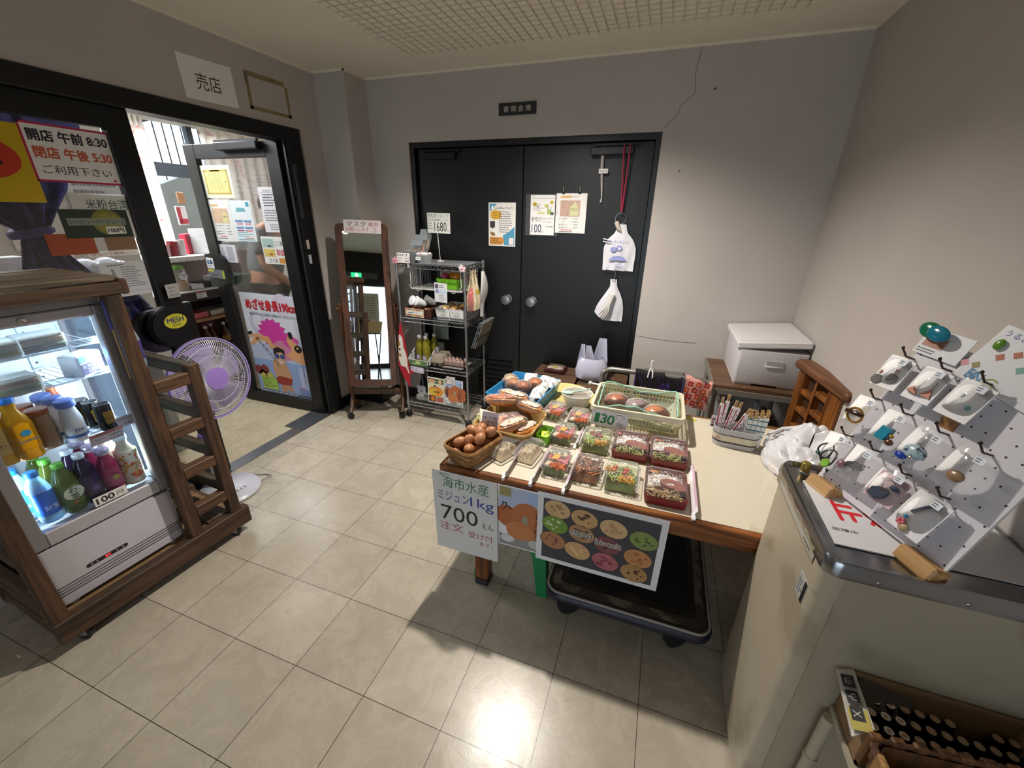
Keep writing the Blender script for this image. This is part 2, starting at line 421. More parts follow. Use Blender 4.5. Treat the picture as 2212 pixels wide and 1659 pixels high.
# ---- the black double door at the back
m_door = mt('07090b', .42, 0, .1, 3, .05)
d = thing('door_1', 'black steel double door', 'door'); del d['label']; del d['category']; d['kind'] = 'structure'
b = MB(); b.box(.133, 1.945, 0, .165, 2.05, 2.011, m_black); b.box(1.824, 1.945, 0, 1.856, 2.05, 2.011, m_black); b.box(.165, 1.945, 1.975, 1.824, 2.05, 2.011, m_black)
b.box(.133, 2.035, 0, 1.856, 2.06, 2.0, m_black); b.build('door_frame', d)
for x0, x1 in ((.168, .984), (.988, 1.821)):
    b = MB(); b.box(x0, 1.98, .006, x1, 2.015, 1.972, m_door, .003); lf = b.build('door_leaf', d)
    kx = .885 if x0 < .5 else 1.082
    b = MB(); M = T(kx, 1.98, .95) @ RX(PI/2)
    b.lathe([(.034, 0), (.034, .004), (.014, .008), (.013, .03)], STEEL(), 20, M)
    b.lathe([(.014, .03), (.030, .036), (.036, .048), (.035, .058), (.02, .062), (.004, .0625)], STEEL(), 11, M); b.build('door_knob', lf)
    cx = .23 if x0 < .5 else 1.44
    b = MB(); b.box(cx, 1.94, 1.90, cx+.26, 1.98, 1.945, m_black, .004); b.box(cx+.02, 1.945, 1.95, cx+.3, 1.965, 1.962, mt('22252a', .4, .6)); b.build('door_closer', lf)
b = MB()
for i in range(9):
    z = .10+i*.042; b.add([(.63, 1.979, z), (.93, 1.979, z), (.93, 1.962, z+.022), (.63, 1.962, z+.022), (.93, 1.979, z+.03), (.63, 1.979, z+.03)], [(0, 1, 2, 3), (3, 2, 4, 5)], m_door)
b.build('louvre', d, False)
# ---- glazed shop front on the left
m_glass = clear('ffffff', .0, .03, .5, nm='door_glass', pure=True)
b = MB(); b.box(-.535, 1.385, 0, -.420, 1.5, 2.045, m_alu, .004); b.box(-.535, -.47, 1.965, -.420, 1.385, 2.045, m_alu, .004); b.box(-.535, -.47, 0, -.42, -.385, 2.045, m_alu)
b.box(-.45, 1.37, .02, -.436, 1.385, 1.965, mt('2e3033', .4, .4)); struct(b, 'trim_3')                 # frame of the shop front
b = MB(); b.box(-.535, -.385, -.002, -.435, 1.385, .004, mt('8d8f92', .3, .9, .1)); b.box(-.62, 1.08, -.002, -.435, 1.385, .0055, mt('54575b', .42, .6, .12)); struct(b, 'trim_4')   # threshold
def leaf(b, g, w):                                                        # local: x along the leaf, z up, y through it
    m = m_alu
    b.box(0, -.02, .01, .11, .02, 1.965, m, .003); b.box(w-.105, -.02, .01, w, .02, 1.965, m, .003)
    b.box(.11, -.02, .01, w-.105, .02, .10, m, .003); b.box(.11, -.02, 1.875, w-.105, .02, 1.965, m, .003)
    b.box(.105, -.004, .095, w-.10, -.001, 1.88, g)
def half_plate(b, m, M, t=.034, w=.22, h=.222):
    p = [(w, -h/2), (w, h/2)]+[(h/2+h/2*cos(a)*1., h/2*sin(a)) for a in [PI/2+PI*k/16 for k in range(17)]]
    b.prism(p, 0, t, m, M); b.prism([(x*.97+.003, y*.95) for x, y in p], t, t+.008, m, M)
b = MB(T(-.478, -.345, 0) @ RZ(PI/2)); leaf(b, m_glass, .86); d2 = struct(b, 'door_2')
b = MB(); half_plate(b, mt('0a0b0c', .34), frame((-.458, .312, .972), (0, 1, 0), (0, 0, 1))); b.build('push_plate', d2)
b = MB(); half_plate(b, mt('0a0b0c', .34), frame((-.535, .27, .945), (0, 1, 0), (0, 0, 1))); b.build('push_plate', d2)
b = MB(T(-.482, 1.372, 0) @ RZ(PI)); leaf(b, m_glass, .865); d3 = struct(b, 'door_3')
b = MB(); M = frame((-1.36, 1.352, 1.11), (1, 0, 0), (0, 0, 1)); p = [(0, -.13), (0, .12)]+[(.10+.11*cos(a), .005+.125*sin(a)) for a in [PI/2-PI*k/14 for k in range(15)]]
b.prism(p, 0, .034, mt('0f1112', .34), M); b.build('push_plate', d3)
b = MB(); b.lathe([(.012, 0), (.012, .02), (.006, .03)], CHROME(), 14, frame((-1.335, 1.352, .475), (1, 0, 0), (0, 0, 1))); b.build('lock_knob', d3)
b = MB(); b.box(-.98, 1.30, 1.915, -.60, 1.35, 1.962, m_alu, .006); b.box(-1.0, 1.325, 1.965, -.62, 1.345, 1.978, m_alu); b.build('door_closer', d3)
b = MB(); b.box(-.4205, 1.392, 1.5, -.41, 1.418, 1.83, mt('34383b', .35), .004); b.box(-.4205, 1.40, 1.30, -.414, 1.42, 1.36, ink('c8b8b4')); b.box(-.4205, 1.40, 1.20, -.414, 1.42, 1.26, ink('b7bcc4')); d4 = struct(b, 'trim_5')   # lock plates on the frame
# ---- shop shell beyond the glass
b = MB(); b.box(-4.7, -1.7, 0, -.55, -1.6, 2.7, m_shopwall); b.box(-4.7, 5.2, 0, -.18, 5.3, 2.7, m_shopwall); b.box(-.3, 2.06, 0, -.18, 5.2, 2.7, m_shopwall); b.box(-.55, -1.6, H, -.5, 2.06, 2.7, m_shopwall); struct(b, 'wall_shop')
b = MB(); b.box(-4.7, -1.7, 2.62, -.2, 5.3, 2.7, mt('cfccc4', .8)); struct(b, 'ceiling_shop')
m_fr = mt('3a4047', .45, .3, .08)
b = MB(); b.box(-3.7, -1.6, 0, -3.6, 2.45, 2.62, m_shopwall); b.box(-3.7, 2.45, 0, -3.6, 4.6, .98, m_shopwall); b.box(-3.7, 2.45, 2.46, -3.6, 4.6, 2.62, m_shopwall); b.box(-3.7, 4.6, 0, -3.6, 5.2, 2.62, m_shopwall); struct(b, 'wall_shop_far')
b = MB(); b.box(-3.69, 2.45, 1.9, -3.62, 4.6, 2.04, m_fr); b.box(-3.69, 3.05, .98, -3.62, 3.115, 2.46, m_fr); b.box(-3.69, 3.8, .98, -3.62, 3.86, 2.46, m_fr); b.box(-3.69, 2.45, .98, -3.62, 2.49, 2.46, m_fr)
w1 = struct(b, 'window_1')
b = MB(); b.box(-3.66, 2.45, .98, -3.655, 4.6, 2.46, m_glass); b.build('window_pane', w1)
# ---- entrance wall behind the viewer (seen in the mirror)
b = MB(); b.box(-.43, -4.4, 2.08, 2.83, -4.3, H, m_black); b.box(-.43, -4.4, 0, -.3, -4.3, 2.1, m_wall); b.box(2.6, -4.4, 0, 2.83, -4.3, 2.1, m_wall); struct(b, 'wall_front')
d5 = thing('door_4', 'entrance', 'door'); del d5['label']; del d5['category']; d5['kind'] = 'structure'
b = MB(); b.box(-.3, -4.36, 1.72, 2.6, -4.29, 2.08, m_black)
for x in (-.3, .42, 1.15, 1.88, 2.53): b.box(x, -4.36, 0, x+.07, -4.3, 2.08, m_black)
b.box(-.3, -4.36, 0, 2.6, -4.3, .1, m_black); b.build('door_frame', d5)
b = MB(); b.box(-.28, -4.33, .1, 2.58, -4.325, 1.73, m_glass); b.build('door_pane', d5)
# ---- outdoors seen through the openings
b = MB(); b.box(-9, -9, -.3, 9, -4.4, -.05, mt('8b8d8a', .9)); b.box(-12, -2, -.3, -4.8, 9, -.05, mt('8f918d', .9)); struct(b, 'ground')
# ================================================================ SIGNS on the left wall and glass
def P_(w, h, col=WHITE, th=.0006):
    b = MB(); b.box(0, 0, -th, w, h, 0, mt(col, .6, 0, .03, 12)); return b
D_ = .0004
b = P_(.292, .19); b.text('売店', .072, .05, .075, ink('2a2726'), D_, .135)
solo(b, 'paper_sign', 'white paper sign reading 売店 taped above the shop door', 'sign', frame((-.4285, .795, 2.07), (0, 1, .03), (0, 0, 1)))
b = MB(); tp = mt('8f7d56', .7, 0, .18, 60)
for x0, y0, x1, y1 in ((0, 0, .30, .018), (.0, .165, .28, .19), (0, .0, .02, .18), (.278, .0, .298, .165)): b.box(x0, y0, 0, x1, y1, .0007, tp)
b.box(-.002, .13, .0006, .012, .18, .0012, ink('5d5950')); b.disc(.19, .182, .01, .005, ink('3a342a'), .001)
solo(b, 'tape_remains', 'empty square of yellowed tape left on the wall right of 売店 sign', 'tape', frame((-.4295, 1.165, 2.095), (0, 1, .005), (0, 0, 1)))
G = lambda y, z: frame((-.4745, y, z), (0, 1, 0), (0, 0, 1))            # on the glass of the closed leaf
def gpaper(y, z, w, h, col=WHITE):
    k = 1.018
    return P_(w*k, h*k, col), frame((-.4745, .515-(.515-y)*1.018-.01, 1.0+(z-1.0)*1.01), (0, 1, 0), (0, 0, 1))
b = P_(.30, .215); r_ = ink('b5264a')
for q in ((0, 0, .30, .008), (0, .207, .30, .215), (0, 0, .008, .215), (.292, 0, .30, .215)): b.rect(*q, r_, D_)
b.text('開店 午前 8:30', .02, .15, .042, ink('1a1c2a'), 2*D_, .262, fat=.03); b.text('閉店 午後 5:30', .022, .088, .042, ink('c9542c'), 2*D_, .262, fat=.03)
b.text('ご利用下さい', .03, .03, .034, ink('2b2a30'), 2*D_, .235); b.disc(.272, .018, .006, .005, r_, 2*D_)
solo(b, 'opening_hours_sign', 'white card with red border giving shop opening hours on glass', 'sign', frame((-.4735, .118, 1.643), (0, 1, 0), (0, 0, 1)))
b = P_(.36, .282, 'c9a800'); b.disc(.21, .155, .12, .075, ink('c23316'), D_, 30); b.text('券', .175, .105, .095, ink('1d1a18'), 2*D_, .1, fat=.02); b.text('⌒', .16, .085, .012, ink('c9a800'), 2*D_, .05)
solo(b, 'yellow_poster', 'yellow poster with a red oval and black 券 on the shop glass', 'poster', frame((-.4733, -.238, 1.562), (0, 1, 0), (0, 0, 1)))
b = P_(.225, .19, 'e4e4df'); b.text('米粉台湾', .05, .125, .042, ink('2d5a48'), D_, .16); b.text('ラーメン', .03, .07, .034, ink('44504c'), D_, .15); b.scrib(.02, .01, .18, .05, 3, ink('55605c'), D_)
solo(b, 'handwritten_note', 'white handwritten menu note with green writing behind the juice sign', 'sign', frame((-.4765, .20, 1.415), (0, 1, 0), (0, 0, 1)))
b = P_(.252, .118, '1d2f1f'); b.disc(.165, .065, .06, .055, mt('77742c', .6, 0, .2, 30), D_, 24); b.disc(.165, .065, .045, .041, mt('8a8230', .6, 0, .2, 30), D_*1.4, 20)
b.rect(.02, .052, .235, .082, ink('7f8878'), D_*2); b.text('シークヮーサージュース', .024, .056, .02, ink('1e261e'), D_*3, .207); b.rect(.15, .014, .225, .046, ink('d8d8cf'), D_*2.5); b.text('100円', .156, .02, .02, ink('15160f'), D_*3.5, .062, fat=.03)
solo(b, 'juice_price_sign', 'dark green citrus juice sign priced 100円 on the shop glass', 'sign', frame((-.4728, .142, 1.421), (0, 1, 0), (0, 0, 1)))
b = P_(.163, .087, '9a4522'); solo(b, 'orange_card', 'plain orange brown card on the glass below the green sign', 'card', frame((-.4738, .071, 1.354), (0, 1, 0), (0, 0, 1)))
b = P_(.12, .083, '8b6a48'); solo(b, 'brown_card', 'plain light brown card on the glass beside the door stile', 'card', frame((-.4742, .273, 1.362), (0, 1, 0), (0, 0, 1)))
b = P_(.20, .024, 'e9e7e2'); b.text('ばらって美味しい', .01, .004, .015, ink('a8525c'), D_, .17)
solo(b, 'paper_strip', 'narrow white strip with red handwriting under the brown card', 'sign', frame((-.4746, .195, 1.338), (0, 1, 0), (0, 0, 1)))
b = P_(.185, .158, 'c9c9cc'); b.box(0, .02, 0, .185, .022, .0003, ink('9a9a9e')); b.scrib(.08, .04, .09, .1, 9, ink('7f7f85'), D_, seed=4); b.flat([(.04, .03), (.062, .03), (.058, .08), (.052, .13), (.04, .13)], ink('8c8c8a'), D_); b.scrib(.03, .14, .1, .012, 1, ink('6a6a70'), D_)
solo(b, 'info_sheet', 'grey printed sheet with a bottle picture low on shop glass', 'sign', frame((-.4739, .215, 1.15), (0, 1, 0), (0, 0, 1)))
b = P_(.062, .07, 'a9a7a4'); b.text('S a m', .012, .047, .011, ink('2c2b2b'), D_); b.text('Aだい', .012, .028, .010, ink('2c2b2b'), D_); b.text('PACEUAZ.', .01, .009, .009, ink('2c2b2b'), D_, .045)
solo(b, 'small_note', 'small grey handwritten note on the door stile above black push plate', 'sign', frame((-.4335, .438, 1.115), (0, 1, .02), (0, 0, 1)))
M = frame((-.4155, .428, 1.0), (0, 1, .0), (0, 0, 1)); b = MB(); b.disc(0, 0, .058, .04, ink('2a2a16'), 0, 30); b.disc(0, 0, .056, .038, mt('c9c02e', .5, 0, .03), D_, 30)
b.text('MESH', 0, -.006, .026, ink('1d2a6a'), 2*D_, .082, 'c', fat=.03); b.text('2020', 0, -.026, .014, ink('1d2a40'), 2*D_, .045, 'c'); b.text('The Competition', 0, .024, .006, ink('4a4a20'), 2*D_, .05, 'c')
solo(b, 'oval_sticker', 'yellow oval MESH 2020 sticker on the black push plate', 'sticker', M)
# ---- signs on the open leaf (face towards the viewer)
def leafsign(b, name, label, cat, x, z, tilt=0.): return solo(b, name, label, cat, frame((x, 1.365, z), (1, 0, tilt), (0, 0, 1)))
b = P_(.285, .21, 'e6e4d4'); y_ = mt('c4aa55', .6, 0, .1, 30); b.rect(.025, .022, .26, .185, mt('e3d98e', .6, 0, .05), D_)
for q in ((.03, .027, .255, .035), (.03, .172, .255, .18), (.03, .03, .04, .178), (.245, .03, .255, .178)): b.rect(*q, y_, 2*D_)
b.disc(.14, .176, .05, .008, y_, 2*D_)
for k in range(6): b.scrib(.07+k*.022, .05+(k % 2)*.005, .006, .11, 14, ink('5a5440'), 3*D_, seed=k)
b.text('感謝状', .218, .10, .012, ink('3a3628'), 3*D_, .012)
leafsign(b, 'certificate', 'yellow bordered certificate at the top of the open glass door', 'certificate', -1.243, 1.624)
b = P_(.215, .285, 'e9e8e6'); b.rect(.03, .24, .10, .252, ink('d8b25c'), D_); b.rect(.03, .125, .185, .225, mt('d9b898', .6, 0, .12, 25), D_); b.flat([(.12, .13), (.175, .13), (.175, .18), (.15, .21), (.125, .18)], mt('ded49a', .6), 2*D_); b.text('Mesh', .128, .165, .014, ink('5e8a3c'), 3*D_, .04)
b.text('ゆし豆腐(大)・・350円', .03, .103, .010, ink('2b2b2b'), D_, .15); b.text('〃  (小)・・150円', .04, .084, .010, ink('2b2b2b'), D_, .14); b.text('島豆腐  1丁・・400円', .03, .063, .010, ink('2b2b2b'), D_, .15); b.text('島豆腐 半丁・・200円', .03, .046, .010, ink('2b2b2b'), D_, .15); b.rect(.06, .03, .12, .036, ink('c24a56'), D_); b.scrib(.035, .012, .14, .014, 1, ink('333333'), D_)
leafsign(b, 'tofu_price_poster', 'white price poster with a tofu bag photo on the open door', 'poster', -1.253, 1.33)
b = P_(.20, .275, 'e6eef2'); bl = ink('4a9fb8'); b.rect(.155, .235, .185, .265, bl, D_); b.flat([(.05, .2), (.145, .2), (.135, .225), (.06, .228)], mt('6cb3bd', .6, 0, .1), D_)
for i in range(2):
    for j in range(2): b.rect(.02+j*.085, .13-i*.045, .095+j*.085, .145-i*.045, ink('6d92c4'), D_); b.rect(.03+j*.085, .112-i*.045, .09+j*.085, .126-i*.045, ink('d9a0a8'), D_)
b.scrib(.02, .03, .16, .05, 4, bl, D_); b.rect(.09, .018, .17, .026, ink('d0906c'), D_); b.rect(.02, .008, .18, .014, bl, D_)
leafsign(b, 'blue_leaflet', 'pale blue illustrated leaflet beside the tofu poster on open door', 'poster', -1.034, 1.335)
b = P_(.20, .29, 'e6e3e8'); b.text('地域の配送先について', .04, .262, .009, ink('2a2a30'), D_, .11); b.rect(.01, .255, .19, .2565, ink('555560'), D_)
b.scrib(.03, .165, .14, .085, 5, ink('26262c'), D_, seed=9); b.scrib(.02, .07, .16, .08, 5, ink('74747c'), D_, seed=3); b.scrib(.05, .012, .1, .045, 3, ink('8a8a92'), D_, seed=5)
leafsign(b, 'printed_notice', 'tall white printed notice near the hinge side of open door', 'sign', -.735, 1.405)
b = P_(.262, .19, 'e9e7e4'); b.rect(.01, .115, .115, .175, mt('a9c4bf', .6, 0, .08), D_); b.rect(.01, .05, .115, .105, mt('d8c465', .6, 0, .08), D_); b.disc(.07, .125, .02, .008, ink('4d5a58'), 2*D_); b.disc(.075, .068, .018, .008, ink('b4502f'), 2*D_)
b.text('ゴミ処理券', .122, .128, .036, ink('232227'), D_, .13); b.text('取扱店', .128, .062, .042, ink('c8323f'), D_, .122, fat=.02); b.text('ゴミ袋', .045, .008, .032, ink('232227'), D_, .08); b.rect(.14, .008, .215, .044, mt('d9963f', .6), D_)
leafsign(b, 'waste_bag_sign', 'sign with red 取扱店 lettering and two bag pictures on open door', 'sign', -.80, 1.185)
b = P_(.17, .13, 'dcd9e2'); b.rect(.075, .01, .14, .115, ink('b3b1ba'), D_); b.scrib(.02, .02, .04, .09, 6, ink('9a98a4'), D_)
leafsign(b, 'small_leaflet', 'small white leaflet under the tofu poster on the open door', 'sign', -1.245, 1.175)
b = P_(.075, .078, 'e8e8ea'); b.rect(.008, .03, .03, .06, ink('4c6a9c'), D_); b.flat([(.035, .03), (.065, .035), (.06, .06), (.04, .065)], ink('2e4a78'), D_); b.scrib(.01, .008, .05, .016, 2, ink('4c5a70'), D_)
solo(b, 'opening_sticker', 'small white sticker on the black plate of the open door', 'sticker', frame((-1.355, 1.317, 1.13), (1, 0, -.05), (0, 0, 1)))
b = P_(.17, .066, '6f7479'); b.rect(0, .044, .06, .064, ink('c2b93a'), D_); b.rect(.145, .002, .165, .06, ink('b9c22e'), D_); b.scrib(.02, .012, .11, .02, 2, ink('2b3035'), D_)
solo(b, 'grey_sticker', 'grey and yellow machine sticker on plate of the open door', 'sticker', frame((-1.358, 1.3165, 1.06), (1, 0, -.05), (0, 0, 1)))
# ---- tall calcium poster on the open leaf
b = P_(.625, .845, 'dfe4f0'); pk = ink('d83aa6'); sk = ink('e2a878'); dk = ink('1a1416'); lb = ink('b9c4ea')
b.rect(.0, 0, .625, .3, ink('93aee2'), D_*.5); b.flat([(0, .3), (.625, .3), (.625, .5), (0, .42)], ink('bfcbe9'), D_*.5)
b.disc(.14, .60, .09, .10, ink('c9cbe6'), D_*.6, 26); b.disc(.14, .62, .055, .06, ink('dfe4f0'), D_*.8, 20); b.disc(.42, .77, .08, .09, ink('d9cfe6'), D_*.6, 22)
b.flat([(.27+(.12 if k % 2 else .16)*cos(2*PI*k/28), .535+(.105 if k % 2 else .125)*sin(2*PI*k/28)) for k in range(28)], pk, D_)
b.disc(.36, .40, .13, .085, ink('d886b4'), D_*1.2); b.flat([(.36, .46), (.47, .4), (.53, .5), (.42, .56)], ink('d24ba0'), D_*1.5)
b.flat([(.10, .52), (.02, .50), (.0, .47), (.06, .49), (.0, .42), (.03, .41), (.12, .47), (.19, .45), (.21, .42), (.18, .40), (.26, .42), (.22, .50)], sk, D_*2); b.disc(.022, .515, .03, .014, dk, D_*3, 12, rot=.3)
b.flat([(.44, .56), (.47, .49), (.53, .45), (.625, .44), (.625, .31), (.52, .30), (.42, .33), (.36, .36), (.44, .41), (.40, .49)], sk, D_*2); b.disc(.45, .535, .022, .032, dk, D_*3, 14); b.disc(.505, .43, .038, .032, dk, D_*3, 14); b.disc(.50, .437, .012, .008, ink('d8cf9a'), D_*4)
for k in range(7): b.flat([(.24+k*.016, .405), (.254+k*.016, .405), (.236+k*.018, .455-abs(k-2)*.006)], ink('e2c55a'), D_*4)
b.text('めざせ身長190cm!', .05, .715, .085, ink('9a1420'), D_*2, .535, fat=.05); b.text('めざせ身長190cm!', .053, .72, .08, ink('d42733'), D_*4, .53, fat=.03)
b.text('飲みやすいから長続き!頑張るキッズのカルシウム', .07, .668, .026, ink('2a2a52'), D_*4, .51)
b.flat([(.21, .30), (.27, .315), (.34, .30), (.375, .21), (.385, .15), (.34, .11), (.30, .10), (.25, .11), (.215, .15), (.20, .22)], mt('d0a07c', .6, 0, .08), D_*3)
b.flat([(.19, .14), (.25, .17), (.385, .16), (.36, .10), (.27, .09), (.22, .10)], ink('9c3a30'), D_*5); b.flat([(.25, .02), (.24, .08), (.31, .12), (.36, .08), (.385, .03), (.33, .05)], mt('c49272', .6, 0, .08), D_*4)
b.disc(.295, .335, .055, .068, mt('d8ac8a', .6, 0, .06), D_*5, 20); b.flat([(.235, .35), (.245, .41), (.30, .425), (.355, .405), (.352, .36), (.32, .385), (.27, .375)], dk, D_*6)
b.disc(.268, .345, .024, .021, ink('2c4a9c'), D_*7, 14); b.disc(.325, .345, .024, .021, ink('2c4a9c'), D_*7, 14); b.disc(.298, .295, .022, .011, ink('f0e8e2'), D_*7)
for x, y, c in ((.03, .20, '8c3a40'), (.10, .21, '8c3a40'), (.07, .16, 'c9c06a'), (.14, .155, 'c9c06a')): b.disc(x, y, .042, .04, mt(c, .5, 0, .1), D_*6)
b.rect(.045, .035, .21, .14, ink('a9cf5e'), D_*8); b.text('活性型カルシウム', .055, .118, .014, ink('2a3a6a'), D_*9, .14); b.scrib(.055, .045, .14, .06, 4, ink('7d8c2a'), D_*9)
b.rect(.47, .09, .565, .27, lb, D_*2); b.text('一杯を飲むつもり', .51, .29, .02, dk, D_*3, .16, rot=-PI/2); b.text('おやすみ前の', .55, .28, .022, dk, D_*3, .17, rot=-PI/2)
b.text('あなたのココロに', .07, .475, .035, dk, D_*5, .30, rot=-.85)
b.scrib(.44, .02, .14, .055, 5, ink('5d74a8'), D_*2); b.rect(.44, .08, .5, .088, ink('c65a68'), D_*2); b.rect(.02, .004, .60, .022, ink('5a5a6c'), D_*1.5); b.scrib(.03, .006, .57, .014, 1, ink('e8e8f0'), D_*2)
leafsign(b, 'calcium_poster', 'large colourful children poster 190cm low on the open glass door', 'poster', -1.152, .108)

# ================================================================ FRIDGE TROLLEY
MR = T(.075, -.55, 0) @ RZ(math.radians(-3.53))
wd = wood('2c1d13', '573e29', .62, 1, 9); wdz = wood('2c1c12', '5a3d26', .62, 2, 9); wdx = wood('30231a', '5c4631', .62, 0, 9); wpale = wood('6a5138', '9a7d58', .6, 1, 8); wroof = wood('5e5142', '8b7b66', .7, 1, 7)
tr = thing('fridge_trolley', 'weathered brown timber trolley that carries the drinks fridge', 'trolley', MR)
def part(name, fn, par):
    b = MB(); fn(b); return b.build(name, par)
part('front_beam', lambda b: b.box(-.035, -.01, .05, .01, .735, .145, wd, .004), tr)
part('rear_beam', lambda b: b.box(-.47, -.01, .05, -.43, .735, .14, wd, .004), tr)
for y in (-.005, .35, .68): part('cross_beam', lambda b: b.box(-.43, y, .06, -.035, y+.045, .12, wdx, .003), tr)
part('deck_board', lambda b: (b.box(-.12, .03, .118, -.012, .70, .13, wpale, .003), b.box(-.42, .03, .118, -.13, .70, .13, wpale, .003)), tr)
for i in range(2): part('loose_board', lambda b: b.box(-.30, .53+i*.03, .131+i*.013, -.03, .66, .143+i*.013, wood('3a2e22', '6e5a44', .7, 0, 8), .002), tr)
for (x, y, h) in ((-.048, -.005, 1.262), (-.048, .472, 1.262), (-.46, -.005, 1.262), (-.46, .472, 1.262), (-.048, .655, .93), (-.46, .655, .93)):
    part('post', lambda b: b.box(x, y, .13, x+.05, y+.048, h, wdz, .004), tr)
for z in (.848, .634, .433, .231): part('rung', lambda b: b.box(-.045, .52, z, .0, .656, z+.052, wood('3f2a1b', '6b4b31', .6, 1, 9), .004), tr)
for z in (.875, .66, .46, .26): part('side_rail', lambda b: b.box(-.44, .662, z, -.046, .70, z+.055, wood('30291f', '574b3c', .7, 0, 9), .004), tr)
for z in (.88, .62, .40, .215, .155): part('end_slat', lambda b: b.box(-.44, -.008, z, -.046, .02, z+.05, wdx, .004), tr)
for i in range(5): part('roof_slat', lambda b: b.box(-.47+i*.094, -.06, 1.300, -.47+i*.094+.074, .53, 1.320, wroof, .003), tr)
part('roof_fascia', lambda b: b.box(-.012, -.06, 1.258, .010, .53, 1.300, wood('3d2d1e', '67503a', .6, 1, 8), .004), tr)
part('roof_fascia', lambda b: b.box(-.47, .52, 1.255, .012, .545, 1.31, wood('3a2413', '5c3c22', .6, 0, 8), .006), tr)
def caster(b, x, y, r, m1, m2, rot=.6):
    M = T(x, y, r) @ RZ(rot)
    b.lathe([(r*.4, -.011), (r, -.011), (r, .011), (r*.4, .011)], m1, 16, M @ RX(PI/2)); b.box(-.012, -.016, 0, .012, -.012, r+.012, m2, 0, M); b.box(-.012, .012, 0, .012, .016, r+.012, m2, 0, M); b.box(-.018, -.018, r+.008, .018, .018, r+.014, m2, 0, M)
for x, y in ((-.02, .06), (-.02, .66), (-.42, .06), (-.42, .66)):
    part('caster', lambda b: caster(b, x, y, .023, mt('1b1b1c', .5), mt('8f9094', .35, .8)), tr)
# ---- the fridge
fr = thing('display_fridge', 'white glass-door drinks fridge standing in the wooden trolley', 'fridge', MR)
fw = mt('c6c2cb', .42, 0, .03); fg = mt('8c8a8d', .38, .25, .05); fgl = clear('eef6ff', .0, .02, .4, nm='fridge_glass', pure=True)
Y0, Y1, XB, XF = .035, .482, -.42, -.06
def body(b):
    b.loft([[(x, y, z) for x, y in [(p[0], p[1]) for p in rr(abs(XF-XB), Y1-Y0, .03, 5, (XF+XB)/2, (Y0+Y1)/2)]] for z in (.152, .40)], fw)
    for k in range(4): b.loft([[(x, y, z) for x, y in rr(abs(XF-XB)+.003, Y1-Y0+.003, .031, 5, (XF+XB)/2, (Y0+Y1)/2)] for z in (.192+k*.012, .1955+k*.012)], mt('55535a', .5))
part('lower_body', body, fr)
for x in (-.09, -.38):
    for y in (.085, .43): part('foot', lambda b: b.lathe([(.016, .131), (.019, .153)], mt('b9b6b4', .5), 12, T(x, y, 0)), fr)
def top(b):
    b.loft([[(x, y, z) for x, y in rr(abs(XF-XB), Y1-Y0, .02, 4, (XF+XB)/2, (Y0+Y1)/2)] for z in (1.225, 1.245)], fg); b.box(XB+.01, Y0+.01, 1.245, XF-.04, Y1-.01, 1.25, mt('101112', .3))
part('top_panel', top, fr)
def cabinet(b):
    inn = mt('dfe9ee', .35, 0, .02)
    b.box(XB, Y0, .40, XB+.012, Y1, 1.225, inn); b.box(XB, Y0, .40, XF-.045, Y1, .43, inn); b.box(XB, Y0, 1.19, XF-.045, Y1, 1.225, inn)
    for y in (Y0, Y1-.022): b.box(XB, y, .43, XB+.03, y+.022, 1.19, fg); b.box(XF-.075, y, .43, XF-.048, y+.022, 1.19, fg)
    for y in (.15, .34): b.box(XB+.012, y, .45, XB+.02, y+.03, 1.18, mt('b4c6d0', .4, .3)); [b.disc(0, 0, .005, .005, ink('3d4a52'), 0, 8, frame((XB+.021, y+.015, .5+.03*k), (0, 1, 0), (0, 0, 1))) for k in range(22)]
part('cabinet', cabinet, fr)
part('side_pane', lambda b: b.box(XB+.03, Y0+.004, .43, XF-.075, Y0+.008, 1.19, fgl), fr)
part('side_pane', lambda b: b.box(XB+.03, Y1-.008, .43, XF-.075, Y1-.004, 1.19, fgl), fr)
def door(b):
    for y0, y1, z0, z1 in ((Y0, Y0+.055, .408, 1.222), (Y1-.035, Y1, .408, 1.222), (Y0+.055, Y1-.035, .408, .466), (Y0+.055, Y1-.035, 1.185, 1.222)):
        b.box(XF-.042, y0, z0, XF, y1, z1, fg if y1-y0 < .1 else mt('b1aeb4', .4, .1, .05), .004)
dr = part('door', door, fr)
part('door_pane', lambda b: b.box(XF-.012, Y0+.05, .46, XF-.007, Y1-.03, 1.19, fgl), dr)
part('lock', lambda b: (b.lathe([(.011, 0), (.011, .005), (.008, .006)], CHROME(), 16, frame((XF, .265, 1.203), (0, 1, 0), (0, 0, 1))), b.box(XF+.0055, .262, 1.2022, XF+.0066, .268, 1.2038, ink('111111'))), dr)
part('handle_slot', lambda b: b.box(XF-.004, .415, .396, XF+.002, .465, .404, mt('6d6b6e', .3, .6)), fr)
def panel(b):
    b.flat(rr(.135, .016, .0078, 5), mt('141416', .25), .0008, frame((XF, .214, .258), (0, 1, 0), (0, 0, 1)))
    M = frame((XF+.0012, .214, .258), (0, 1, 0), (0, 0, 1))
    for x in (-.05, -.034, .03, .05): b.disc(x, 0, .004, .004, ink('8c8c90'), 0, 10, M)
    b.rect(-.011, -.006, .011, .006, mt('5a0d12', .3, em=.5), .0002, M); b.text('8', -.007, -.004, .008, mt('ff2a35', .3, n=0, em=4), .0005, .006, 'l', M); b.text('C', .003, -.004, .008, mt('ff2a35', .3, n=0, em=4), .0005, .005, 'l', M)
part('control_panel', panel, fr)
led = mt('dff0ff', .4, 0, 0, em=7.)
for y in (Y0+.026, Y1-.030): part('led_strip', lambda b: b.box(XF-.052, y, .47, XF-.046, y+.006, 1.18, led), fr)
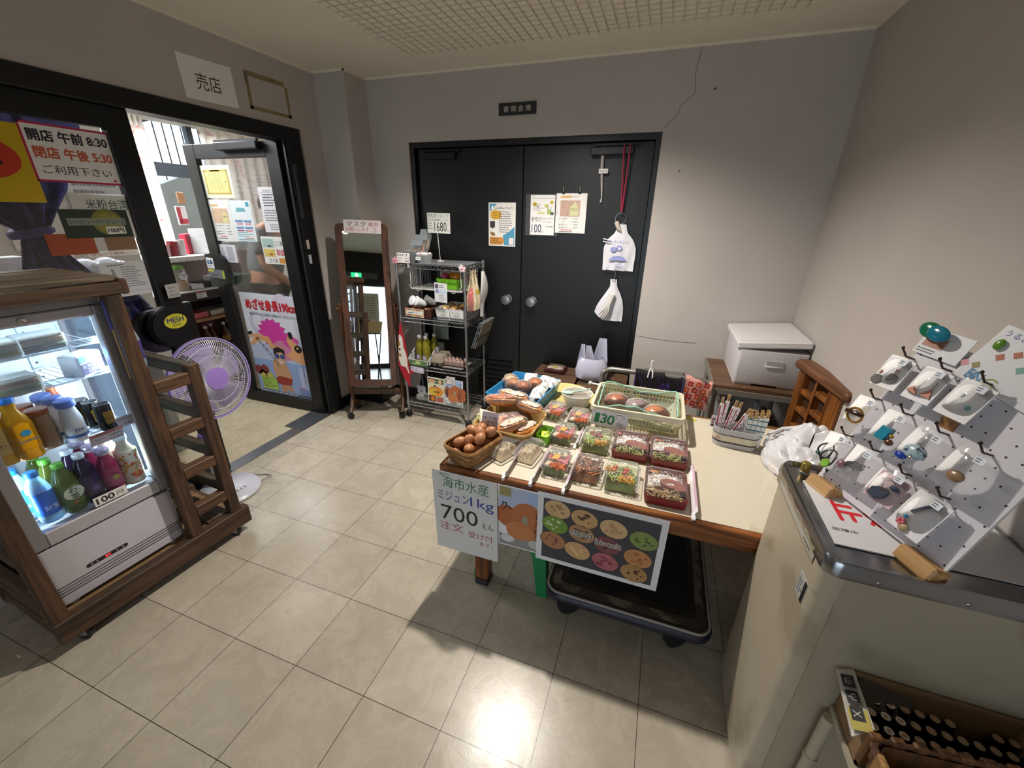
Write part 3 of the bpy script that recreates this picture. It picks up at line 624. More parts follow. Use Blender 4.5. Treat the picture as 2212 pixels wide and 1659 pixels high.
part('led_strip', lambda b: b.box(XF-.060, .09, 1.181, XF-.05, .43, 1.189, led), fr)
wire = mt('d3dde3', .3, .35, .02)
for z in (.475, .738, .955, 1.075):
    def shelf(b):
        b.tube([(XB+.03, Y0+.03, z), (XF-.06, Y0+.03, z), (XF-.06, Y1-.03, z), (XB+.03, Y1-.03, z)], .0028, wire, 6, True, True)
        for k in range(16): y = Y0+.045+k*.0235; b.tube([(XB+.03, y, z), (XF-.06, y, z)], .0014, wire, 4)
        b.tube([(XF-.06, Y0+.03, z+.022), (XF-.06, Y1-.03, z+.022)], .0022, wire, 5); b.box(XF-.061, Y0+.03, z-.004, XF-.0595, Y1-.03, z+.02, clear('e8f2f6', .18, .1, .5))
    part('wire_shelf', shelf, fr)
for i, y in enumerate((.06, .455)):
    l = area('fridge_led_lamp', (0, 0, 0), (0, 0, 0), .012, .64, 3.0, (.80, .92, 1.0)); l.matrix_world = MR @ frame((XF-.058, y, .83), (1 if i == 0 else -1, .6, 0), (0, 0, 1))
# stickers on the fridge
FRM = lambda y, z, dx=.002: MR @ frame((XF+dx, y, z), (0, 1, 0), (0, 0, 1))
b = P_(.105, .038, 'dedbd6'); b.text('100', .008, .007, .024, ink('1d1b20'), D_, .055, fat=.04); b.text('円', .072, .008, .018, ink('2a282c'), D_, .02)
solo(b, 'price_label', 'white 100円 price label at the bottom of the fridge glass', 'label', FRM(.24, .474, .001))
def tag(b, name, label, y, z, x=-.085): return solo(b, name, label, 'label', MR @ frame((x, y, z), (.0, 1, 0), (.25, 0, 1)))
b = P_(.105, .05, 'd8c4c0'); b.rect(0, .036, .105, .05, ink('c9807c'), D_); b.text('オロナミンCドリンク', .02, .038, .009, ink('5a2020'), 2*D_, .075); b.text('120円', .062, .02, .011, ink('24222a'), D_, .036, fat=.03); b.text('160円', .062, .004, .010, ink('24222a'), D_, .036, fat=.03); b.text('びん', .015, .015, .01, ink('6a6270'), D_)
tag(b, 'shelf_price_tag', 'pink topped price card on the middle fridge shelf', .305, .70)
b = P_(.10, .05, 'ddd3d8'); b.text('MAJORコーヒー', .006, .03, .012, ink('5a4a7c'), D_, .085); b.text('100円', .012, .006, .011, ink('5a4a7c'), D_, .03); b.text('⇒', .045, .008, .012, ink('26242a'), D_, .018); b.text('50円', .066, .008, .018, ink('c23340'), D_, .032)
tag(b, 'coffee_price_tag', 'handwritten MAJOR coffee price card with red 50 in fridge', .385, .735)
# ---- drinks
def bottle(name, label, y, x, z, h, r, liq, cap, lab=None, sq=None, sh=.62, nk=.42, text=None, tcol='ffffff', group=None, capr=.36, dots=None, lz=(.18, .58), neck=None):
    t = thing(name, label, 'bottle', MR @ T(x, y, z), group)
    n = 20
    b = MB(); b.lathe([(r*.86, 0), (r, h*.03), (r*.97, h*.2), (r, h*.4), (r, h*sh), (r*.82, h*(sh+.1)), (r*.5, h*(sh+.22)), (r*nk, h*.88), (r*nk, h*.93)], liq, n, None, (True, True), sq)
    if neck: b.lathe([(r*.5, h*(sh+.225)), (r*nk*1.02, h*.88), (r*nk*1.02, h*.93)], neck, n, None, (False, False), sq)
    b.build('bottle_body', t)
    b = MB(); c = r*nk*1.18; b.lathe([(c, h*.905), (c*1.03, h*.915), (c, h*.985), (c*.85, h)], cap, 16); b.build('cap', t)
    if lab:
        b = MB(); b.lathe([(r*1.012, h*lz[0]), (r*1.012, h*lz[1])], lab, n, None, (False, False), sq)
        R = r*1.03
        if dots:
            for (a, zz, s, c) in dots: b.disc(0, 0, s, s*.9, ink(c), 0, 10, RZ(a) @ frame((R, 0, h*zz), (0, 1, 0), (0, 0, 1)))
        if text:
            for k, (tx, a, zz, sz, tc) in enumerate(text): b.text(tx, 0, 0, sz, ink(tc), .0006*(k+1), None, 'c', RZ(a) @ frame((R, 0, h*zz), (0, 1, 0), (0, 0, 1)))
        b.build('label', t)
    return t
water = clear('bfe4f5', .25, .06, .8); blue = mt('1f7fd6', .4); gr = mt('58b036', .4); wcap = mt('cfe0ea', .4); pcap = mt('b4a9c4', .3, .5)
tea = mt('4a5c1c', .12, 0, .1, 20); teal = mt('5f7a2e', .4, 0, .15, 30); grape = mt('2c1f3e', .12, 0, .15, 12); pinkd = mt('a8325a', .15, 0, .1); oj = mt('e0a20e', .12, 0, .08, 14)
bl2 = mt('2a78d8', .35, 0, .12, 30)
def wat(y, x, lab): bottle('water_bottle', lab, y, x, .479, .205, .031, water, blue, bl2, .75, .66, .5, [('財宝', .15, .26, .019, 'e8eefc')], group='blue capped water bottles', dots=[(.15, .35, .001, '203a8c')], lz=(.16, .62))
wat(.14, -.115, 'front blue water bottle with white 財宝 lettering in fridge'); wat(.115, -.195, 'blue water bottle second from the front in the fridge'); wat(.108, -.28, 'rearmost blue water bottle at left of fridge bottom shelf')
def te(y, x, lab): bottle('tea_bottle', lab, y, x, .479, .205, .031, tea, gr, teal, .75, .66, .46, [('お', .1, .42, .026, '1f2a16'), ('茶', .1, .27, .026, '1f2a16')], group='green tea bottles', dots=[(.1, .41, .031, 'dfe4cf'), (-.05, .22, .006, 'c9542c')])
te(.205, -.105, 'front green tea bottle with お茶 label in the fridge'); te(.20, -.185, 'green tea bottle behind the front tea bottle'); te(.196, -.265, 'rearmost green tea bottle on fridge bottom shelf')
for i, (y, x) in enumerate(((.267, -.11), (.262, -.185))): bottle('grape_drink_bottle', ('front' if i == 0 else 'rear')+' dark purple grape drink bottle with pale cap', y, x, .479, .21, .031, grape, wcap, mt('3b2a5c', .3, 0, .3, 25), None, .66, .46, None, group='purple drink bottles', dots=[(.1, .3, .012, '6a5a94')])
for i, (y, x) in enumerate(((.333, -.11), (.327, -.185), (.322, -.26))): bottle('pink_drink_bottle', ('front', 'middle', 'rearmost')[i]+' pink drink bottle with silver cap in fridge', y, x, .479, .195, .031, pinkd, pcap, mt('c04a78', .35, 0, .2, 30), None, .62, .6, [('Plus', .1, .42, .012, '4a1a4a')], group='pink drink bottles', dots=[(.1, .36, .012, 'a9a04a')], neck=mt('d8d3dc', .4))
DT = [(random.Random(k).uniform(-1.2, 1.2), random.Random(k+50).uniform(.2, .66), .004+.004*random.Random(k+9).random(), ('e07a4a', 'd9b23c', '9cb84a', 'd65a4c')[k % 4]) for k in range(34)]
for i, (y, x) in enumerate(((.402, -.115), (.385, -.2))): bottle('dotted_soda_bottle', ('front', 'rear')[i]+' cream soda bottle with orange dots at right of fridge', y, x, .479, .22, .036, mt('e8dfc0', .25), wcap, mt('efe6cc', .35), None, .6, .5, [('カルピス', .05, .36, .015, 'c23a2c'), ('ソーダ', .05, .28, .014, 'c23a2c')], group='dotted soda bottles', dots=DT+[(.05, .2, .018, 'd9603a')], lz=(.06, .68))
for i, (y, x) in enumerate(((.16, -.10), (.105, -.115))): bottle('orange_juice_bottle', ('right', 'left')[i]+' orange juice bottle with bright blue cap on middle shelf', y, x, .742, .225, .036, oj, blue, oj if i == 0 else mt('d8b46a', .5, 0, .1), .8, .56, .52, [('Sunkist' if i == 0 else '炭酸オレンジ', .1, .3, .012, '2a6a9c' if i == 0 else '4a3a1c')], group='orange juice bottles', dots=[(.1, .44, .013, '2a8ab8')] if i == 0 else [])
bottle('oil_bottle', 'small amber bottle behind the juice on fridge middle shelf', .19, -.27, .742, .19, .03, mt('c4a516', .1), mt('c9a010', .3), None)
bottle('orange_can', 'orange capped drink at the back of the middle fridge shelf', .32, -.27, .742, .175, .028, mt('d8744a', .3), mt('e0844a', .3), None)
for i, (y, x) in enumerate(((.225, -.13), (.215, -.21))): 
    t = thing('pudding_jar', ('front', 'rear')[i]+' brown lidded pudding jar on the fridge middle shelf', 'jar', MR @ T(x, y, .742), 'brown pudding jars')
    b = MB(); b.lathe([(.03, 0), (.032, .02), (.032, .09), (.026, .13)], mt('97795f', .2, 0, .1), 18); b.build('jar_body', t); b = MB(); b.lathe([(.027, .128), (.03, .132), (.03, .148), (.02, .151)], mt('9a5a3c', .3), 16); b.build('lid', t)
for i, (y, x) in enumerate(((.29, -.10), (.285, -.17), (.28, -.24))):
    t = thing('milk_bottle', ('front', 'middle', 'rear')[i]+' white milk bottle with blue lid on fridge middle shelf', 'bottle', MR @ T(x, y, .742), 'blue lidded milk bottles')
    b = MB(); b.lathe([(.029, 0), (.031, .02), (.031, .085), (.022, .128), (.023, .14)], mt('dfe2e4', .2), 18); b.text('EM', 0, .04, .014, ink('3a5a9c'), .0008, None, 'c', frame((.0315, 0, 0), (0, 1, 0), (0, 0, 1))); b.lathe([(.0315, .018), (.0315, .03)], ink('4a6aa8'), 18, None, (False, False)); b.build('bottle_body', t)
    b = MB(); b.lathe([(.027, .136), (.029, .142), (.027, .16), (.02, .164)], mt('6d86cf', .4), 16); b.build('lid', t)
for i in range(3):
    t = thing('coffee_can', ('front', 'middle', 'rear')[i]+' black coffee can with gold label in the fridge', 'can', MR @ T(-.10-i*.06, .382-i*.008, .742), 'black coffee cans')
    b = MB(); b.lathe([(.024, 0), (.027, .006), (.027, .1), (.024, .108)], mt('151413', .25, .4), 18); b.flat([(-.013, .03), (.013, .03), (.015, .08), (-.015, .08)], mt('b08a30', .3, .6), .0008, frame((.027, 0, 0), (0, 1, 0), (0, 0, 1))); b.text('MAJOR', 0, .048, .008, ink('1d140c'), .0014, None, 'c', frame((.027, 0, 0), (0, 1, 0), (0, 0, 1))); b.build('can_body', t)
    b = MB(); b.lathe([(.0245, .106), (.0245, .1085), (.022, .1075), (.004, .1075)], mt('b9bab4', .3, .9), 18); b.build('can_end', t)
def sand(y, x, z, lab, tint):
    t = thing('sandwich_pack', lab, 'sandwich', MR @ T(x, y, z), 'wrapped sandwiches in the fridge')
    b = MB()
    for k, (c, hh) in enumerate((('d9cdb4', .012), (tint, .006), ('d9cdb4', .012), ('c9a07c', .006), ('d9cdb4', .012))): b.box(-.04, -.055, .003+k*.0105, .04, .055, .003+k*.0105+hh*.9, mt(c, .8, 0, .12, 40), .003)
    b.build('filling', t); b = MB(); b.box(-.044, -.062, 0, .044, .062, .06, clear('f4fbff', .14, .1, .8, .4), .008); b.build('wrapper', t)
sand(.20, -.13, .96, 'front left wrapped sandwich on the lower sandwich shelf', 'a8b878'); sand(.12, -.18, .96, 'wrapped sandwich at the far left of lower sandwich shelf', 'b87868')
sand(.19, -.14, 1.08, 'wrapped sandwich at left of the top fridge shelf', 'c2b04c'); sand(.31, -.16, 1.08, 'wrapped sandwich at the middle of the top fridge shelf', '9cb07c')
t = thing('milk_carton', 'white and dark blue carton lying on upper fridge shelf', 'carton', MR @ T(-.15, .40, .96) @ RZ(.5)); b = MB(); b.box(-.035, -.06, 0, .035, .045, .085, mt('dbe3ec', .4), .006); b.box(.0352, -.055, .01, .0358, .04, .05, ink('26245c')); b.rect(-.055, .055, .04, .08, mt('6aa4dc', .4), .0356, frame((0, 0, 0), (0, 1, 0), (0, 0, 1))); b.text('EM', -.03, .015, .016, ink('d4d8ee'), .0362, None, 'l', frame((0, 0, 0), (0, 1, 0), (0, 0, 1))); b.text('生乳100%', -.05, .034, .012, ink('c8cce8'), .0362, .08, 'l', frame((0, 0, 0), (0, 1, 0), (0, 0, 1))); b.build('carton_body', t)
# flat stick, blue tape and a bottle on the trolley
t = thing('wooden_stick', 'pair of pale wooden strips taped upright beside the fridge door', 'stick', MR @ T(-.03, .478, 0)); b = MB(); b.box(-.006, -.008, .93, .0, .004, 1.14, wood('a9803e', 'c49a55', .6, 2, 9), .001); b.box(.0005, -.006, .94, .004, .002, 1.13, wood('a9803e', 'c49a55', .6, 2, 9), .001); b.build('strip', t); b = MB(); b.box(-.008, -.011, 1.13, .006, .007, 1.235, mt('3d3f86', .6, 0, .2, 40), .002); b.build('tape', t)
t = thing('detergent_bottle', 'clear squeeze bottle with purple label on trolley rail', 'bottle', MR @ T(-.25, .59, .90)); b = MB(); b.lathe([(.034, 0), (.038, .02), (.038, .13), (.03, .17), (.014, .2)], clear('dfe6ee', .25, .1, .7), 18, None, (True, True), None, .7, 1.2); b.build('bottle_body', t); b = MB(); b.lathe([(.0385, .04), (.0385, .12)], mt('4a3f86', .4, 0, .25, 40), 18, None, (False, False), None, .7, 1.2); b.build('label', t); b = MB(); b.lathe([(.013, .198), (.013, .225), (.006, .24)], mt('d9dde2', .4), 12); b.build('cap', t)
# ================================================================ FAN
FM = T(-.27, .355, 0)
fan = thing('pedestal_fan', 'white and lilac electric fan standing at the shop threshold', 'fan', FM)
wp = mt('c9cbd8', .3, 0, .02); lil = mt('8d76c2', .35, 0, .03)
b = MB(); b.lathe([(.158, 0), (.165, .008), (.15, .028), (.06, .045), (.03, .05)], wp, 36); b.build('base', fan)
b = MB(); b.disc(.075, .0, .055, .065, lil, .0, 24, T(0, 0, .0445) @ RY(.10)); [b.box(.09, -.04+k*.022, .038, .104, -.026+k*.022, .049, mt('e4e4ec', .4), .003) for k in range(4)]; b.build('control_panel', fan)
b = MB(); b.lathe([(.03, .04), (.026, .1), (.024, .36)], wp, 20, T(-.06, -.01, 0)); b.lathe([(.017, .36), (.017, .6)], CHROME(), 14, T(-.06, -.01, 0)); b.build('column', fan)
b = MB(); b.lathe([(.03, .34), (.034, .36), (.03, .38)], lil, 18, T(-.06, -.01, 0)); b.build('height_collar', fan)
FH = T(.09, .03, .725) @ RZ(.04) @ RY(-.10)
def hd(b): b.lathe([(.02, -.19), (.05, -.185), (.062, -.14), (.06, -.09), (.045, -.08)], wp, 22, FH @ RY(PI/2)); b.box(-.18, -.02, -.09, -.13, .02, -.05, wp, .008, FH)
part('motor_housing', hd, fan)
gw = mt('d3d2de', .35, .1, .02)
def cage(b, front):
    sg = 1 if front else -1; n = 110; R = .212
    prof = [(.058, .038*sg), (.12, .034*sg), (.18, .018*sg), (R, 0)] if front else [(.055, -.075), (.14, -.066), (.195, -.03), (R, 0)]
    for k in range(n):
        a = 2*PI*k/n; b.tube([(FH @ V((z-.01, r*cos(a), r*sin(a)))) for r, z in prof], .00115, gw, 3, False)
    for r, z in ((.12, .034*sg), (.165, .024*sg), (.2, .008*sg)) if front else ((.14, -.066), (.195, -.03)): b.tube([FH @ V((z-.01, r*cos(2*PI*k/40), r*sin(2*PI*k/40))) for k in range(40)], .0016, gw, 4, False, True)
part('front_guard', lambda b: cage(b, True), fan); part('rear_guard', lambda b: cage(b, False), fan)
part('guard_ring', lambda b: b.lathe([(.209, -.022), (.216, -.022), (.216, -.002), (.209, -.002), (.209, -.022)], mt('9d8ccc', .3), 48, FH @ RY(PI/2), (False, False)), fan)
part('badge', lambda b: b.lathe([(.06, .024), (.059, .031), (.05, .033)], mt('9a7ccb', .4, 0, .04), 32, FH @ RY(PI/2)), fan)
def blades(b):
    for k in range(5):
        def fn(u, v, k=k):
            r = .03+.155*v; a = 2*PI*k/5+(u-.5)*(1.0)+.35*v; return FH @ V((-.035+.03*(u-.5), r*cos(a), r*sin(a)))
        b.sheet(8, 6, fn, clear('b9a8de', .55, .2, .4), .0015)
    b.lathe([(.032, -.06), (.032, -.01), (.02, 0)], mt('a493cf', .4), 18, FH @ RY(PI/2))
part('blades', blades, fan)
part('power_cord', lambda b: b.tube([(-.05, .13, .012), (.0, .17, .006), (.06, .2, .004), (.12, .19, .02), (.13, .15, .03), (.10, .13, .01)], .003, mt('8f8b84', .5), 6), fan)
# ================================================================ BACK OF THE ROOM
b = MB(); b.box(0, 0, 0, .252, .068, .008, mt('1b1a19', .4), .001); b.text('書 類 倉 庫', .126, .017, .034, ink('c9c4b8'), .0085, .185, 'c')
solo(b, 'name_plate', 'small black plate with 書類倉庫 above the back door', 'sign', frame((.828, 1.93, 2.137), (1, 0, 0), (0, 0, 1)))
b = P_(.207, .293, 'dcdad6'); bl = mt('4b8fae', .5, 0, .06)
b.flat([(.008, .285), (.065, .285), (.045, .268), (.02, .24), (.008, .238)], bl, D_); b.flat([(.015, .25), (.035, .28), (.04, .252)], ink('dfe9ee'), 2*D_); b.text('LunchBox ちゅら', .045, .25, .016, ink('28282c'), 3*D_, .14)
b.flat([(.012, .20), (.02, .235), (.05, .245), (.09, .235), (.1, .21), (.085, .185), (.04, .178)], mt('d6a63a', .5), D_); b.scrib(.03, .19, .055, .045, 4, ink('8a6420'), 2*D_)
b.scrib(.08, .09, .115, .15, 10, ink('7d787c'), D_, seed=8); b.flat([(.01, .17), (.05, .17), (.05, .13), (.03, .12), (.01, .13)], mt('3c3436', .5), D_); b.flat([(.015, .10), (.045, .092), (.055, .075), (.03, .068), (.012, .085)], mt('8a6c48', .5), D_)
b.flat([(.20, .135), (.20, .008), (.12, .008), (.11, .075), (.15, .095)], bl, D_); b.rect(.008, .01, .105, .062, mt('c0863e', .5, 0, .05), 2*D_); b.flat([(.105, .01), (.125, .036), (.105, .062)], mt('c0863e', .5, 0, .05), 2*D_); b.scrib(.02, .018, .085, .036, 3, ink('7a4f1f'), 3*D_); b.flat(rr(.036, .046, .004, 3, .176, .036), ink('dccfd6'), 3*D_)
solo(b, 'lunchbox_poster', 'LunchBox flyer with blue and orange shapes on the black door', 'poster', BW(.731, 1.332))
b = MB(); b.box(0, 0, -.0005, .235, .268, 0, clear('6c6c70', .35, .25, .6)); b.box(.035, .006, .0003, .208, .262, .0012, mt('dfdcdc', .5, 0, .03))
M2 = T(.035, .006, .0016); b.rect(.008, .232, .165, .238, ink('a9b8b0'), 0, M2); b.text('島ノ', .015, .242, .009, ink('3c3c3c'), 0, None, 'l', M2)
for x, y, r, c in ((.03, .20, .016, 'c9ad38'), (.15, .21, .014, 'b9a93a'), (.112, .188, .013, 'b2b45a'), (.05, .183, .008, '9cb09c')): b.disc(x, y, r, r*.8, mt(c, .5, 0, .1), .0002, 12, M2)
b.flat([(.118, .14), (.125, .205), (.132, .14)], ink('6f8f2f'), .0003, M2); b.flat([(.14, .14), (.146, .19), (.15, .14)], ink('3f5a28'), .0003, M2); b.rect(.12, .135, .15, .165, ink('9cae68'), .0004, M2); b.disc(.155, .14, .013, .01, ink('44543a'), .0005, 12, M2); b.rect(.05, .135, .105, .15, ink('c2c48c'), .0003, M2); b.scrib(.02, .155, .08, .05, 4, ink('9a9a98'), .0002, M2)
b.text('手作り', .008, .085, .034, ink('33323c'), .0003, .068, 'l', M2); b.text('スムージー', .08, .10, .018, ink('44434e'), .0003, .085, 'l', M2); b.text('ドリンク', .09, .08, .012, ink('44434e'), .0003, .06, 'l', M2); b.text('100', .012, .015, .055, ink('29265a'), .0003, .07, 'l', M2); b.text('えん', .085, .015, .016, ink('33323c'), .0003, .02, 'l', M2, rot=0); b.text('大宜味産', .11, .05, .013, ink('77767c'), .0003, None, 'l', M2)
solo(b, 'smoothie_price_sign', 'handwritten 100えん smoothie sign in a clear sleeve on the door', 'sign', BW(1.012, 1.412))
b = P_(.208, .248, 'dcdad8'); b.rect(.03, .22, .10, .234, ink('cda76a'), D_); b.scrib(.1, .222, .08, .012, 1, ink('b89a70'), D_); b.rect(.03, .105, .165, .205, mt('b89a8a', .6, 0, .15, 30), D_); b.flat([(.095, .11), (.155, .11), (.155, .16), (.13, .20), (.10, .165)], mt('c9c59c', .6), 2*D_); b.text('おぼろ', .102, .14, .02, ink('5c7a48'), 3*D_, .048)
for k, s in enumerate(('ゆし豆腐 大・・・350円', '〃  小・・・150円', '島豆腐 1丁・・・400円', '島豆腐 半丁・・・200円')): b.text(s, .025, .086-k*.019, .011, ink('333236'), D_, .13)
b.rect(.04, .017, .12, .022, ink('c46a74'), D_); b.scrib(.03, .003, .14, .011, 1, ink('444448'), D_); b.text('おから', .004, .12, .02, ink('77777c'), D_, .012, rot=0)
o_ = solo(b, 'tofu_price_sheet', 'white tofu price sheet clipped beside the 100えん sign on door', 'sign', frame((1.228, 1.974, 1.436), (1, 0, 0), (0, 0, 1)))
for x in (1.275, 1.385):
    b = MB(); b.box(-.008, -.004, 0, .008, .004, .022, mt('3a3b3e', .3, .7), .002); b.lathe([(.006, .02), (.004, .045)], mt('8f9094', .3, .7), 8)
    solo(b, 'magnet_clip', 'dark clip over the tofu sheet, '+('left' if x < 1.3 else 'right')+' one of two', 'clip', T(x, 1.972, 1.68), 'clips holding the tofu sheet')
# ---- rolled paper strip and hanging bags on the door
def st(b):
    b.tube([(1.512, 1.966, 1.962), (1.516, 1.966, 1.83), (1.522, 1.967, 1.75)], [.012, .011, .007], mt('a9a6a2', .5), 8); b.tube([(1.522, 1.967, 1.75), (1.53, 1.967, 1.66), (1.53, 1.967, 1.63)], [.007, .004, .004], mt('b9b6b2', .5), 6); b.tube([(1.529, 1.967, 1.66), (1.522, 1.967, 1.628)], .002, mt('c9c6c2', .5), 5)
t = thing('rolled_strip', 'twisted white strip with ちゅら tag hanging high on the door', 'strip', T(0, 0, 0)); part('strip', st, t)
b = MB(); b.box(1.50, 1.951, 1.798, 1.557, 1.953, 1.824, mt('d9d7d4', .5)); b.text('ちゅら', 1.508, 1.804, .013, ink('232226'), 0, .04, 'l', T(0, 1.9505, 0) @ RX(PI/2)); b.build('tag', t)
t = thing('red_ribbon', 'crimson ribbon loop hanging from the right door closer', 'ribbon', T(0, 0, 0)); rb = mt('8c1638', .5, 0, .12, 60)
part('band', lambda b: b.tube([(1.646, 1.93, 1.955), (1.644, 1.93, 1.935), (1.662, 1.955, 1.62), (1.666, 1.955, 1.58)], [.004, .006, .006, .008], rb, 6), t); part('band', lambda b: b.tube([(1.678, 1.93, 1.955), (1.68, 1.93, 1.935), (1.672, 1.952, 1.62), (1.668, 1.952, 1.575)], [.004, .006, .006, .008], rb, 6), t)
b = MB(); b.tube([(1.668+.034*sin(2*PI*k/24), 1.952, 1.535+.034*cos(2*PI*k/24)+.0) for k in range(24)], .0022, STEEL(), 6, False, True)
solo(b, 'bag_ring', 'thin steel ring that hangs the white bags on the door', 'ring', T(0, 0, 0))
bagm = mt('d3d3da', .3, 0, .05, 8, .25, sub=.0)
def hangbag(b, cx, pts, z0, z1, th, y=1.95):
    def fn(u, v):
        z = z1+(z0-z1)*v; i = min(int(v*(len(pts)-1)), len(pts)-2); f = v*(len(pts)-1)-i
        l = pts[i][0]*(1-f)+pts[i+1][0]*f; r = pts[i][1]*(1-f)+pts[i+1][1]*f
        a = 2*PI*u; k = .5-.5*cos(a) if u <= .5 else .5-.5*cos(a)
        s = (l+(r-l)*(2*u if u < .5 else 2-2*u)); d = sin(a)*th*(.25+.75*sin(PI*min(1, v+.12)))
        return (cx+s, y-.0-d*.9+.004*sin(9*s*12+v*7)*v, z)
    b.sheet(28, 16, fn, bagm)
b = MB(); hangbag(b, 1.68, [(-.028, .028), (-.035, .04), (-.085, .085), (-.102, .105), (-.102, .108), (-.10, .105), (-.098, .104)], 1.208, 1.50, .014)
bp_ = ink('8d93c8'); M = T(0, 1.9325, 0) @ RX(PI/2)
b.text('クーケールふーど', 1.61, 1.385, .02, bp_, 0, .13, 'l', M); b.disc(1.645, 1.345, .022, .016, bp_, 0, 12, M); b.disc(1.682, 1.352, .02, .018, bp_, 0, 12, M); b.disc(1.682, 1.352, .009, .008, bagm, .0004, 10, M); b.flat([(1.615, 1.275), (1.645, 1.30), (1.685, 1.305), (1.72, 1.295), (1.735, 1.275)], bp_, 0, M); b.scrib(1.66, 1.225, .08, .03, 3, ink('a4a9d2'), 0, M); b.scrib(1.60, 1.22, .04, .015, 1, ink('b4b8d8'), 0, M)
b.tube([(1.655, 1.945, 1.39), (1.61, 1.94, 1.40), (1.57, 1.94, 1.41), (1.572, 1.94, 1.392), (1.61, 1.94, 1.385), (1.65, 1.94, 1.378)], .004, bagm, 6)
solo(b, 'carrier_bag', 'white carrier bag with blue print hanging flat on black door', 'bag', T(0, 0, 0))
b = MB(); b.tube([(1.645, 1.935, 1.515), (1.66, 1.93, 1.48), (1.68, 1.932, 1.455)], [.016, .014, .004], mt('cbbcae', .6, 0, .2, 60), 8); solo(b, 'cork_stopper', 'beige paper roll stuck in the neck of the printed bag', 'roll', T(0, 0, 0))
t = thing('glove_bag', 'lower white bag with gloves hanging under the printed bag', 'bag', T(0, 0, 0))
b = MB(); hangbag(b, 1.665, [(-.022, .022), (-.018, .028), (-.045, .055), (-.075, .075), (-.10, .085), (-.112, .087), (-.05, .085)], .862, 1.15, .016, 1.952); b.build('bag_body', t)
gl = mt('cfccc8', .6, 0, .12, 40)
def glove(b):
    for k, (x0, x1, z1) in enumerate(((1.60, 1.585, .90), (1.615, 1.60, .885), (1.63, 1.612, .875), (1.645, 1.628, .885))): b.tube([(1.66+k*.006, 1.925, 1.05), (1.645+k*.004, 1.915, .98), (x0+.012, 1.918, .935), (x1, 1.925, z1)], [.014, .012, .008, .004], gl, 8)
part('gloves', glove, t); part('hook', lambda b: b.tube([(1.668, 1.945, 1.215), (1.674, 1.94, 1.185), (1.674, 1.935, 1.15), (1.66, 1.935, 1.14), (1.655, 1.94, 1.155)], .0022, STEEL(), 6), t)
# ================================================================ STANDING MIRROR
wm = wood('371f10', '5b351b', .42, 2, 10); wmx = wood('371f10', '5b351b', .42, 0, 10)
MM = T(-.08, 1.545, 0) @ RZ(math.radians(23.4))
mr = thing('standing_mirror', 'tall swivelling mirror in brown wooden frame on castors', 'mirror', MM)
TL = T(0, 0, .875) @ RX(math.radians(-8))
for s in (-1, 1):
    part('post', lambda b: (b.tube([(s*.203, 0, .10), (s*.203, 0, .4), (s*.203, 0, .90)], [.017, .016, .013], wm, 10), b.ell((s*.203, 0, .905), .014, .014, .014, wm, 10, 6)), mr)
    part('foot', lambda b: b.tube([(s*.203, .10, .045), (s*.203, .06, .07), (s*.203, 0, .15), (s*.203, -.055, .085), (s*.203, -.10, .05)], [.014, .015, .019, .016, .014], wm, 8), mr)
    for y in (-.10, .10): part('caster', lambda b: b.lathe([(.012, -.014), (.023, -.012), (.025, 0), (.023, .012), (.012, .014)], mt('101011', .4), 16, T(s*.203, y, .024) @ RZ(.5) @ RX(PI/2)), mr)
    part('pivot_knob', lambda b: b.lathe([(.008, -.02), (.016, 0), (.018, .012), (.010, .022)], wm, 14, T(s*.215, 0, .875) @ RY(s*PI/2)), mr)
part('stretcher', lambda b: b.box(-.19, -.011, .175, .19, .011, .225, wmx, .004), mr)
def frm(b):
    w, h = .183, .60
    out = rr(2*w, 2*h, .03, 5); inn = rr(2*w-.088, 2*h-.1, .004, 5); n = len(out)
    vs = [(x, -.013, z) for x, z in out]+[(x, -.013, z) for x, z in inn]+[(x, .013, z) for x, z in out]+[(x, .0, z) for x, z in inn]
    fs = []
    for i in range(n):
        k = (i+1) % n; fs += [(i, k, n+k, n+i), (i, 2*n+i, 2*n+k, k), (n+i, n+k, 3*n+k, 3*n+i)]
    fs.append(tuple(2*n+i for i in range(n)))
    b.add(vs, fs, wm, False, TL)
part('mirror_frame', frm, mr)
mm = bpy.data.materials.new('mirror_silver'); mm.use_nodes = True; q = mm.node_tree.nodes['Principled BSDF']; q.inputs['Metallic'].default_value = 1; q.inputs['Roughness'].default_value = .015; q.inputs['Base Color'].default_value = (.83, .85, .84, 1)
part('mirror_glass', lambda b: b.flat([(-.14, -.552), (.14, -.552), (.14, .552), (-.14, .552)], mm, 0, TL @ T(0, -.002, 0) @ RX(PI/2)), mr)
b = P_(.262, .088, 'dcd0cf'); b.text('マスク', .02, .045, .034, ink('28242a'), D_, .135); b.text('着用', .172, .046, .03, ink('a8505c'), D_, .068); b.text('お願いします', .015, .012, .026, ink('a84a55'), D_, .16); b.text('30', .205, .026, .014, ink('6a6a86'), D_, .022); b.text('50', .207, .006, .014, ink('6a6a86'), D_, .022)
solo(b, 'mask_notice', 'handwritten マスク着用 notice taped on top of the mirror', 'sign', MM @ TL @ T(-.118, -.0165, .538) @ RX(PI/2) @ RZ(-.02))
